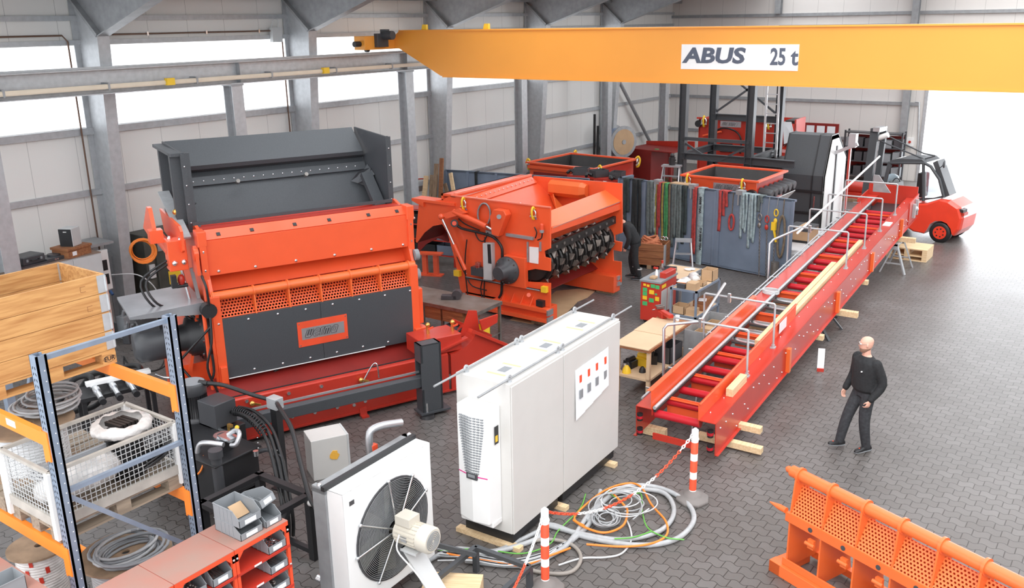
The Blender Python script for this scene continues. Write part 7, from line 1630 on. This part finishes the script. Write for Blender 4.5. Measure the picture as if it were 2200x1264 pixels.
obox('brown panel leaning on the lower trolley shelf', .3, .5, .33, .24, .5, .2, 0, 'brownw', False, 'box', 'wooden_box')
obox('white card lying on the lower trolley shelf', .42, .5, .54, .16, .2, .01, 20, 'paper', False, 'paper', 'paper_sheet')
for i, (x, y) in enumerate(((.12, .5), (.2, .75), (.1, .95))):
    o, g = thing('plastic_bag', ['nearest', 'middle', 'farthest'][i]+' of three crumpled clear plastic bags on the trolley top', 'bag', P(x, y, .89)); random.seed(20+i)
    MB('film').loft([[V3((math.cos(b*PI/7)*r*(1+.3*math.sin(b*2.3+k)), math.sin(b*PI/7)*r*(1+.25*math.sin(b*1.7+k)), z)) for b in range(14)] for k, (z, r) in enumerate(((.005, .09), (.05, .11), (.1, .08), (.13, .03)))]).obj('bag', o)
o, g = thing('pliers_card', 'orange and white card with pliers on the trolley corner', 'card', P(.08, .12, 1.0)); MB('paper').plate([(0, 0, 0), (.2, .05, 0), (.17, .2, .02), (0, .17, .02)], .005).obj('card', o); MB('corange').box((0, -.0, -.005), (.2, .03, .0)).obj('stripe', o)
# low table behind them
t, f = thing('work_table', 'grey work table with tools behind the red tool cabinet', 'table', (-8.85, 17.5, 0), 0)
MB('ply').box((0, 0, .76), (.75, 1.05, .79)).obj('top', t); MB('galvd').box((-.02, -.02, .72), (.77, 0, .8)).box((-.02, 1.05, .72), (.77, 1.07, .8)).box((.75, 0, .72), (.77, 1.05, .8)).box((-.02, 0, .72), (0, 1.05, .8)).obj('edge', t)
for x in (0, .7):
    for y in (0, 1.0): MB('galvd').box((x, y, 0), (x+.05, y+.05, .76)).obj('leg', t)
MB('bluegrey').box((.3, .05, .1), (.72, 1.0, .7)).obj('drawer_unit', t)
P = f.P
obox('dark blue socket case open on the work table', .1, .35, .79, .3, .25, .08, 15, 'plastic', True, 'case', 'socket_case')
for i in range(6): o = MB('chrome').cyl((0, 0, 0), (0, 0, .05), .018, n=10).obj('socket', None, loc=P(.08+.04*i, .3, .79)); tag(o, 'small chrome socket standing in a row beside the blue case', 'socket', 'chrome sockets on the work table')
o, g = thing('work_gloves', 'pair of striped white work gloves on the work table', 'gloves', P(.55, .75, .79)); MB('paper').ball((0, 0, .03), (.09, .05, .03)).ball((.07, .08, .03), (.08, .05, .03)).obj('palm', o)
for i in range(5): MB('paper').cyl((-.06+.03*i, .03, .02), (-.07+.035*i, .12, .02), .012, n=8).obj('finger', o)
# workbench with plywood boards
t, f = thing('workbench', 'wooden workbench with two plywood boards left of the conveyor', 'workbench', (-7.18, 12.9, 0), 2)
MB('brownw').box((0, 0, .84), (.68, 1.9, .89)).obj('top', t, bevel=.004)
for x in (.02, .6):
    for y in (.04, 1.8): MB('ply').box((x, y, 0), (x+.06, y+.06, .84)).obj('leg', t)
MB('ply').box((.02, .04, .3), (.66, 1.86, .34)).obj('lower_shelf', t)
P = f.P
for i, (a, b) in enumerate((((.0, -.02), (.66, .78)), ((.0, .80), (.68, 1.62)))):
    o = MB('ply').box((a[0], a[1], 0), (b[0], b[1], .015)).obj('plywood_board', None, loc=P(0, 0, .89), rot=(0, 0, math.radians(2+i))); tag(o, ('nearer' if i == 0 else 'farther')+' of two pale plywood boards covering the workbench', 'board')
t, g = thing('bench_vise', 'red bench vise on the far end of the workbench', 'vise', P(.1, 1.75, .89), -35)
MB('red').box((-.08, -.06, .0), (.1, .06, .12)).box((-.14, -.08, .1), (-.08, .08, .19)).box((.0, -.05, .08), (.34, .05, .15)).obj('body', t, bevel=.012); MB('chrome').cyl((-.2, 0, .1), (-.14, 0, .1), .02).cyl((-.2, -.1, .1), (-.2, .1, .1), .01).obj('screw', t); MB('steel').box((-.08, -.08, .15), (-.05, .08, .2)).box((-.14, -.08, .19), (-.1, .08, .21)).obj('jaw', t)
o, g = thing('mug', 'white mug on the workbench beside the vise', 'mug', P(.42, 1.72, .89)); MB('pwhite').lathe((0, 0, 0), (0, 0, 1), [(.035, 0), (.042, .1), (.036, .1), (.03, .012)], 16).obj('cup', o); MB('pwhite').tube([(-.04, 0, .08), (-.07, 0, .07), (-.07, 0, .03), (-.04, 0, .02)], .007, 6).obj('handle', o)
obox('grey plastic container under the workbench near the conveyor', .36, .9, .34, .3, .5, .3, 0, 'plastic', True, 'container', 'parts_container')
random.seed(31)
for i in range(14):
    x, y = random.uniform(.08, .5), random.uniform(.1, 1.6); m = random.choice(('plastic', 'black', 'yellow', 'steel', 'card', 'rubber'))
    o = MB(m); s = random.uniform(.06, .13)
    (o.box((-s, -s, 0), (s, s, s*1.4)).cyl((0, -s, s*1.6), (0, s, s*1.6), s*.5) if i % 2 else o.lathe((0, 0, 0), (0, 0, 1), [(s, 0), (s*.9, s*.8), (s*.4, s*1.6)], 12))
    ob = o.obj('machine_spare', None, loc=P(x, y, .34), rot=(0, 0, i)); tag(ob, 'small dark machine part stored on the lower shelf of the workbench', 'spare part', 'parts on the lower workbench shelf')
t, f = thing('steel_bin', 'grey steel bin full of cartons between workbench and conveyor', 'bin', (-6.55, 14.35, 0), 2); MB('galvd').open_box((0, 0, .35), (.45, 1.25, .85), .012).box((0, 0, 0), (.04, .04, .35)).box((.41, 0, 0), (.45, .04, .35)).box((0, 1.2, 0), (.04, 1.25, .35)).box((.41, 1.2, 0), (.45, 1.25, .35)).obj('body', t)
MB('paper').box((.45, .3, .6), (.454, .6, .72)).obj('label', t)
P = f.P
for i in range(4): obox(['nearest', 'second', 'third', 'farthest'][i]+' small carton inside the grey steel bin', .04, .05+.3*i, .37, .36, .27, .3+.04*(i % 2), 0, 'card' if i != 0 else 'paper', i % 2 == 1)
t, f = thing('tool_trolley', 'dark trolley with green mat and small tools behind the electrical cabinet', 'trolley', (-7.75, 12.1, 0), 5)
for x in (0, .75):
    for y in (0, .5): MB('black').box((x, y, .08), (x+.04, y+.04, .85)).obj('post', t); MB('black').cyl((x, y+.02, .04), (x+.04, y+.02, .04), .04).obj('caster', t)
MB('card').box((0, 0, .82), (.8, .55, .84)).obj('top', t); MB('galvd').box((0, 0, .3), (.8, .55, .32)).obj('lower_shelf', t); MB('green').box((.4, .3, .84), (.75, .5, .845)).obj('green_mat', t)
P = f.P
for i in range(6):
    o = MB(('red', 'black', 'steel', 'red', 'grey', 'green')[i]).box((-.05, -.02, 0), (.07, .03, .04)).obj('hand_tool', None, loc=P(.12+.11*i, .2+.1*(i % 3), .845), rot=(0, 0, i)); tag(o, 'small hand tool on the dark trolley top', 'hand tool', 'tools on the dark trolley')
o = MB(mat('magenta_cloth', (.5, .06, .3), .8)).ball((0, 0, .05), (.1, .08, .05)).obj('cleaning_cloth', None, loc=P(.55, .2, .32)); tag(o, 'magenta cloth on the lower shelf of the dark trolley', 'cloth')
t, f = thing('foot_stool', 'dark ribbed aluminium step lying behind the electrical cabinet', 'step', (-8.1, 13.6, 0), 30); MB('plastic').box((-.22, -.15, .12), (.22, .15, .2)).obj('tread', t, bevel=.01)
for s in (-1, 1): MB('alu').tube([(s*.24, -.18, 0), (s*.22, -.16, .16), (s*.22, .16, .22), (s*.24, .2, 0)], .015, 6).obj('frame', t)
# bench in front of the orange shredder
t, f = thing('steel_bench', 'dark worn steel bench in front of the open orange shredder', 'workbench', (-12.45, 13.05, 0), 1.5)
MB(mat('worn_top', (.13, .09, .07), .55, c2=(.2, .17, .15), vs=3)).box((0, 0, .82), (2.12, .86, .85)).obj('top', t); MB('steel').box((0, -.01, .78), (2.12, .0, .85)).box((2.12, 0, .78), (2.13, .86, .85)).obj('edge', t)
for x in (.05, 1.2, 2.05):
    for y in (.02, .8): MB('steel').box((x, y, 0), (x+.05, y+.05, .82)).obj('leg', t)
MB('brownw').box((.8, .02, .52), (1.75, .6, .78)).obj('drawer', t); MB('steel').box((1.2, .05, .18), (2.1, .84, .2)).obj('lower_shelf', t)
P = f.P
t, g = thing('bench_vise', 'black bench vise clamp lying on the dark steel bench', 'vise', P(1.15, .45, .85), 30); MB('plastic').box((-.2, -.07, 0), (.12, .07, .09)).cyl((.12, -.07, .1), (.12, .07, .1), .1).obj('body', t, bevel=.01)
obox('yellow and brown box on the lower shelf of the steel bench', 1.72, .2, .2, .32, .34, .2, 0, 'yellow', True)
obox('grey green box on the lower shelf of the steel bench', 1.25, .1, .2, .4, .4, .22, 0, 'bluegrey', False)
obox('white sheet leaning under the steel bench', 1.62, .0, .03, .16, .02, .34, 0, 'paper', False, 'sheet', 'paper_sheet')
for i in range(3): o = MB('pinew').box((0, 0, 0), (.35, .1, .07)).obj('timber_offcut', None, loc=P(1.75, -.22+.0*i, .072*i), rot=(0, 0, .1*i)); tag(o, ['lowest', 'middle', 'top'][i]+' of three pine offcuts stacked at the foot of the steel bench', 'timber')
random.seed(41)
for i in range(12):
    o = MB(random.choice(('black', 'plastic', 'steel'))); s = random.uniform(.05, .14); o.ring((0, 0, 0), (0, 0, 1), s*.5, s, s*.8, 14) if i % 2 else o.box((-s, -s*.5, 0), (s, s*.5, s))
    ob = o.obj('metal_part', None, loc=P(random.uniform(.15, 1.1), random.uniform(.05, .7), 0), rot=(0, 0, i)); tag(ob, 'dark metal part on the floor under the steel bench', 'metal part', 'metal parts under the steel bench')
t, f = thing('red_stand', 'orange red twin post stand left of the open shredder', 'stand', (-14.9, 17.0, 0), 20)
MB('orange').box((-.35, -.12, .56), (.35, .12, .6)).obj('top_plate', t)
for x in (-.18, .12): MB('orange').box((x, -.06, .03), (x+.12, .06, .56)).obj('post', t)
MB('orange').box((-.35, -.12, 0), (.35, .12, .03)).obj('foot_plate', t)
t, f = thing('bin_rack', 'red framed rack with dark bins behind the orange arc plate', 'rack', (-15.6, 17.8, 0), 10)
for x in (-.8, .8): MB('red').box((x-.03, -.03, 0), (x+.03, .03, 1.5)).box((x-.03, .4, 0), (x+.03, .46, 1.5)).obj('post', t)
for z in (.3, .7, 1.1, 1.5): MB('red').box((-.8, -.02, z-.03), (.8, .45, z)).obj('shelf', t)
for k, z in enumerate((.3, .7, 1.1)):
    for j in range(3): o = MB('bluegrey' if j == 2 else 'black').open_box((0, 0, 0), (.46, .4, .26), .01).obj('storage_bin', None, loc=f.P(-.75+.5*j, 0, z+.001), rot=(0, 0, math.radians(10))); tag(o, '%s bin on the %s level of the red framed rack' % (['left', 'middle', 'right blue grey'][j], ['lowest', 'middle', 'upper'][k]), 'bin')
cb = [[(1095, 688), (1130, 660), (1195, 668), (1145, 697)], [(1120, 670), (1180, 640), (1240, 650), (1200, 690)], [(1165, 650), (1195, 625), (1290, 616), (1262, 640), (1225, 655)]]
for i, pg in enumerate(cb):
    pp = [onz(x, y, .002+.003*i) for x, y in pg]; o = MB('card').plate([p-pp[0] for p in pp], .003).obj('cardboard_sheet', None, loc=pp[0]); tag(o, ['nearest', 'middle', 'farthest'][i]+' brown cardboard sheet on the floor under the open shredder', 'cardboard')
o = MB('black').box((-.5, -.2, 0), (.5, .2, .04)).obj('rubber_mat', None, loc=onz(1225, 600), rot=(0, 0, -.1)); tag(o, 'black mat on the floor behind the open shredder', 'mat')
# white wrapped pallet load and carton
t, f = thing('covered_load', 'low load draped in white sheeting behind the conveyor', 'covered load', (-7.85, 22.0, 0), 3)
rings = []
for z, e in ((0, .04), (.25, .02), (.5, .0), (.6, -.03)):
    r = []
    for (x0, y0), (x1, y1) in (((0, 0), (1.2, 0)), ((1.2, 0), (1.2, 2.6)), ((1.2, 2.6), (0, 2.6)), ((0, 2.6), (0, 0))):
        for k in range(8): q = k/8; x, y = x0+(x1-x0)*q, y0+(y1-y0)*q; w = math.sin(k*2.1+x0)*e*.8; r.append((x+(x-.6)*e+w, y+(y-1.3)*e*.5+w, z))
    rings.append(r)
MB(mat('white_sheeting', (.66, .66, .66), .5, var=.05)).loft(rings, smooth=False).obj('sheeting', t)
t, f = thing('carton', 'brown and black carton with tape on the white covered load', 'box', f.P(.2, .9, .605), 0); MB('card').box((0, 0, 0), (.6, .8, .35)).obj('body', t); MB('plastic').box((-.005, -.005, .3), (.605, .805, .37)).obj('lid', t); MB('card').box((.25, -.007, .25), (.33, .807, .375)).obj('tape', t); MB('black').box((0, -.003, 0), (.6, .0, .06)).obj('dark_base', t)
t, f = thing('wooden_pallet', 'pine pallet standing behind the far trestle under the conveyor', 'pallet', (-5.6, 24.9, 0))
for z in (0, .12, .3): MB('pinew').box((0, 0, z), (1.0, .8, z+.025)).obj('deck', t)
for x in (0, .44, .88):
    MB('pinew').box((x, 0, .025), (x+.12, .8, .12)).obj('block', t); MB('pinew').box((x, 0, .145), (x+.12, .8, .3)).obj('block', t)
# ================================================================ back wall furniture
def bshelf(label, x0, x1, y, h, m='plastic'):
    t, f = thing('storage_rack', label, 'rack', (x0, y, 0)); W = x1-x0
    for x in (0, W/2, W): MB(m).box((x-.03, 0, 0), (x+.03, .06, h)).box((x-.03, .5, 0), (x+.03, .56, h)).obj('post', t)
    MB('dred').box((0, .52, .3), (W, .55, h-.2)).obj('back_panel', t)
    for k in range(4): MB(m).box((0, 0, .2+k*(h-.3)/3), (W, .56, .24+k*(h-.3)/3)).obj('shelf', t)
    return t, f
xr0, xr1 = ony(1812, 330, 36.6).x, ony(1935, 330, 36.6).x
t, f = bshelf('dark storage rack on the back wall behind the forklift mast', xr0, xr1, 36.6, 1.95)
random.seed(51)
for k in range(3):
    z = .241+k*.55
    n = 6
    for j in range(n):
        w = (xr1-xr0)/n; s = random.uniform(.25, .42); o = MB(random.choice(('grey', 'plastic', 'plastic', 'grey', 'black', 'dusty'))).box((0, 0, 0), (w*.8, .45, s)).obj('stored_box', None, loc=f.P(w*j+.05, .05, z)); tag(o, 'box or machine part stored on the dark rack behind the forklift mast', 'box', 'boxes on the dark storage rack')
x0, x1 = ony(1706, 285, BY-.1).x, ony(1752, 285, BY-.1).x; z0 = ony(1730, 298, BY-.1).z
t, f = thing('notice_board', 'dark notice board with pale papers on the back wall', 'board', (x0, BY-.09, z0)); MB('dred').box((0, 0, 0), (x1-x0+.9, .085, .65)).obj('board', t)
for k in range(4): MB('paper').box((.08+k*.42, -.005, .1), (.4+k*.42, 0, .55)).obj('notice', t)
t, f = thing('floor_machine', 'small red motor unit on the floor behind the conveyor end', 'machine', onz(1838, 430)+V3((.0, 0, 0)), 0); MB('red').cyl((-.3, 0, .45), (.35, 0, .45), .22).box((-.35, -.25, .1), (.35, .25, .3)).obj('motor', t, bevel=.01); MB('oldwood').box((-.6, -.4, 0), (.6, .4, .1)).obj('skid', t)
# ================================================================ forklift
t, FK = thing('forklift', 'red forklift with dark mast and cab standing before the bright doorway', 'forklift', onz(2018, 521), 170)
FD = 1.15
def k_(px, py, v=0): p = FK.V(px, py, v); return V3((p.x, v, p.z))
WR = .30
wc_ = k_(2019, 500)
bd = [(1942, 430), (1960, 438), (1990, 437), (2020, 427), (2040, 432), (2062, 447), (2068, 470), (2062, 495), (2050, 508), (2047, 494), (2038, 481), (2025, 475), (2010, 475), (1998, 482), (1990, 496), (1984, 503), (1960, 498), (1942, 486)]
p0 = [k_(x, y) for x, y in bd]
RED2 = mat('forklift_red', (.78, .05, .02), .3, coat=.4)
b = MB(RED2); n = len(p0)
cx_ = sum(p.x for p in p0)/n; cz_ = sum(p.z for p in p0)/n
def sec(v, s): return [V3((cx_+(p.x-cx_)*s, v, cz_+(p.z-cz_)*s)) for p in p0]
b.loft([sec(.04, .9), sec(.0, .97), sec(-.12, 1.0), sec(-FD+.12, 1.0), sec(-FD, .97), sec(-FD-.04, .9)], smooth=False).obj('body', t)
for v in (.02, -FD+.12):
    w_ = MB('rubber').lathe((wc_.x, v, wc_.z), (0, -1, 0), [(WR*.62, 0), (WR*.95, .0), (WR, .03), (WR, .17), (WR*.95, .2), (WR*.6, .2)], 32).obj('tyre', t)
    h = MB(RED2).cyl((wc_.x, v+.006, wc_.z), (wc_.x, v-.05, wc_.z), WR*.62, n=28).obj('wheel_rim', w_)
    for k in range(7): a = k*2*PI/7; MB('black').cyl((wc_.x+math.cos(a)*WR*.38, v+.012, wc_.z+math.sin(a)*WR*.38), (wc_.x+math.cos(a)*WR*.38, v+.0, wc_.z+math.sin(a)*WR*.38), .022, n=10).obj('wheel_bolt', w_)
fx = k_(1905, 480).x
for v in (.02, -FD+.12): MB('rubber').lathe((fx, v, .33), (0, -1, 0), [(.2, 0), (.31, .0), (.33, .03), (.33, .2), (.31, .23), (.2, .23)], 28).cyl((fx, v+.0, .33), (fx, v-.05, .33), .18).obj('tyre', t)
MB(RED2).box((k_(1960, 480).x, -FD+.1, .3), (fx+.35, -.1, .6)).obj('front_body', t, bevel=.03)
MB('black').prism([k_(2055, 448), k_(2070, 452), k_(2069, 462), k_(2056, 459)], (0, -.3, 0)).obj('tail_light', t); MB('red').prism([k_(2060, 456), k_(2072, 459), k_(2071, 465), k_(2060, 462)], (0, -.3, 0)).obj('tail_lens', t)
for v in (-.03, -FD+.08):
    cf = MB('anth').tube([k_(1893, 420, v), k_(1910, 350, v), k_(1985, 350, v), k_(2000, 358, v), k_(2018, 385, v), k_(2028, 425, v)], .045, 8)
    cf.tube([k_(1984, 350, v), k_(1984, 432, v)], .045, 8).tube([k_(1912, 352, v), k_(1895, 420, v)], .05, 8); cf.obj('cab_frame', t)
MB('anth').prism([k_(1912, 345), k_(1930, 341), k_(1980, 343), k_(1988, 350), k_(1912, 352)], (0, -FD+.1, 0)).obj('roof_panel', t); MB('pwhite').prism([k_(1925, 341.5, -.25), k_(1932, 339, -.25), k_(1970, 341, -.25), k_(1975, 343.5, -.25)], (0, -.4, 0)).obj('roof_glint', t)  # white plate painted in for the glints on the cab roof
MB('anth').prism([k_(1942, 432, -.03), k_(2030, 425, -.03), k_(2028, 420, -.03), k_(1985, 430, -.03), k_(1942, 426, -.03)], (0, -.06, 0)).obj('sill', t)
MB('glass').prism([k_(1990, 360, -.05), k_(2004, 372, -.05), k_(2020, 420, -.05), k_(1990, 426, -.05)], (0, -.01, 0)).obj('rear_window', t)
MB('black').prism([k_(1948, 425, -.35), k_(1980, 425, -.35), k_(1984, 375, -.35), k_(1972, 372, -.35), k_(1968, 405, -.35), k_(1948, 408, -.35)], (0, -.45, 0)).obj('seat', t, bevel=.02)
MB('black').tube([k_(1925, 395, -.5)+V3((math.cos(a*PI/6)*.05, math.cos(a*PI/6)*.16, math.sin(a*PI/6)*.17)) for a in range(12)], .015, 6, closed=True).obj('steering_wheel', t)
MB('anth').prism([k_(1900, 425, -.2), k_(1925, 425, -.2), k_(1922, 395, -.2), k_(1910, 390, -.2)], (0, -.6, 0)).obj('dashboard', t)
gb = k_(1916, 392, -.95); MB(mat('gas_blue_grey', (.33, .42, .48), .35)).lathe((gb.x, -.95, gb.z-.4), (0, 0, 1), [(.18, 0), (.21, .06), (.21, .48), (.17, .6), (.06, .66)], 24).obj('gas_bottle', t)
mx_ = k_(1868, 380, -.5).x
zt_ = 2.95
for v in (-.3, -FD+.3):
    MB('anth').bar((mx_, v, .1), (mx_-.12, v, zt_), .24, .1, (0, 1, 0)).obj('mast_rail', t); MB('steel').bar((mx_+.1, v*1.0-.06, .1), (mx_-.02, v-.06, zt_-.05), .07, .06, (0, 1, 0)).obj('inner_rail', t)
for k in range(3): MB('chrome').cyl((mx_-.02, -.45-.1*k, .2), (mx_-.12, -.45-.1*k, zt_-.15), .018, n=8).obj('mast_cylinder', t)
MB('anth').box((mx_-.2, -FD+.25, zt_-.05), (mx_+.0, -.25, zt_+.08)).obj('mast_head', t); MB('alu').box((mx_-.3, -.7, zt_), (mx_-.1, -.2, zt_+.12)).obj('mast_top', t)
MB('steel').box((mx_+.15, -FD+.15, .15), (mx_+.22, -.15, .6)).obj('fork_carriage', t)
for v in (-.35, -.8): MB('steel').box((mx_+.22, v-.06, .06), (mx_+1.1, v+.06, .1)).obj('fork', t)
a = k_(1886, 297, -.4); MB('pwhite').cyl(a, a+V3((-.3, 0, .12)), .08).obj('work_lamp', t)
for v, y1 in ((-.25, 345), (-.6, 350)): MB('anth').tube([a+V3((0, 0, -.05)) if v == -.25 else a+V3((-.1, -.2, .1)), k_(1985, 330 if v != -.25 else 342, v), k_(2010, 335, v)], .02, 6).obj('lamp_arm', t)
MB('anth').prism([k_(2004, 350, -.08), k_(2014, 345, -.08), k_(2040, 420, -.08), k_(2031, 424, -.08)], (0, -.5, 0)).obj('rear_guard', t); MB('plastic').ball(k_(2029, 353, .05), (.03, .1, .11)).tube([k_(2018, 362, -.1), k_(2029, 353, .05)], .012, 6).obj('mirror', t)
# right hall wall, outside the view
struct(MB('wallb').box((11, -3, 0), (11.12, BY+.12, 9.5)).obj('wall_right'))
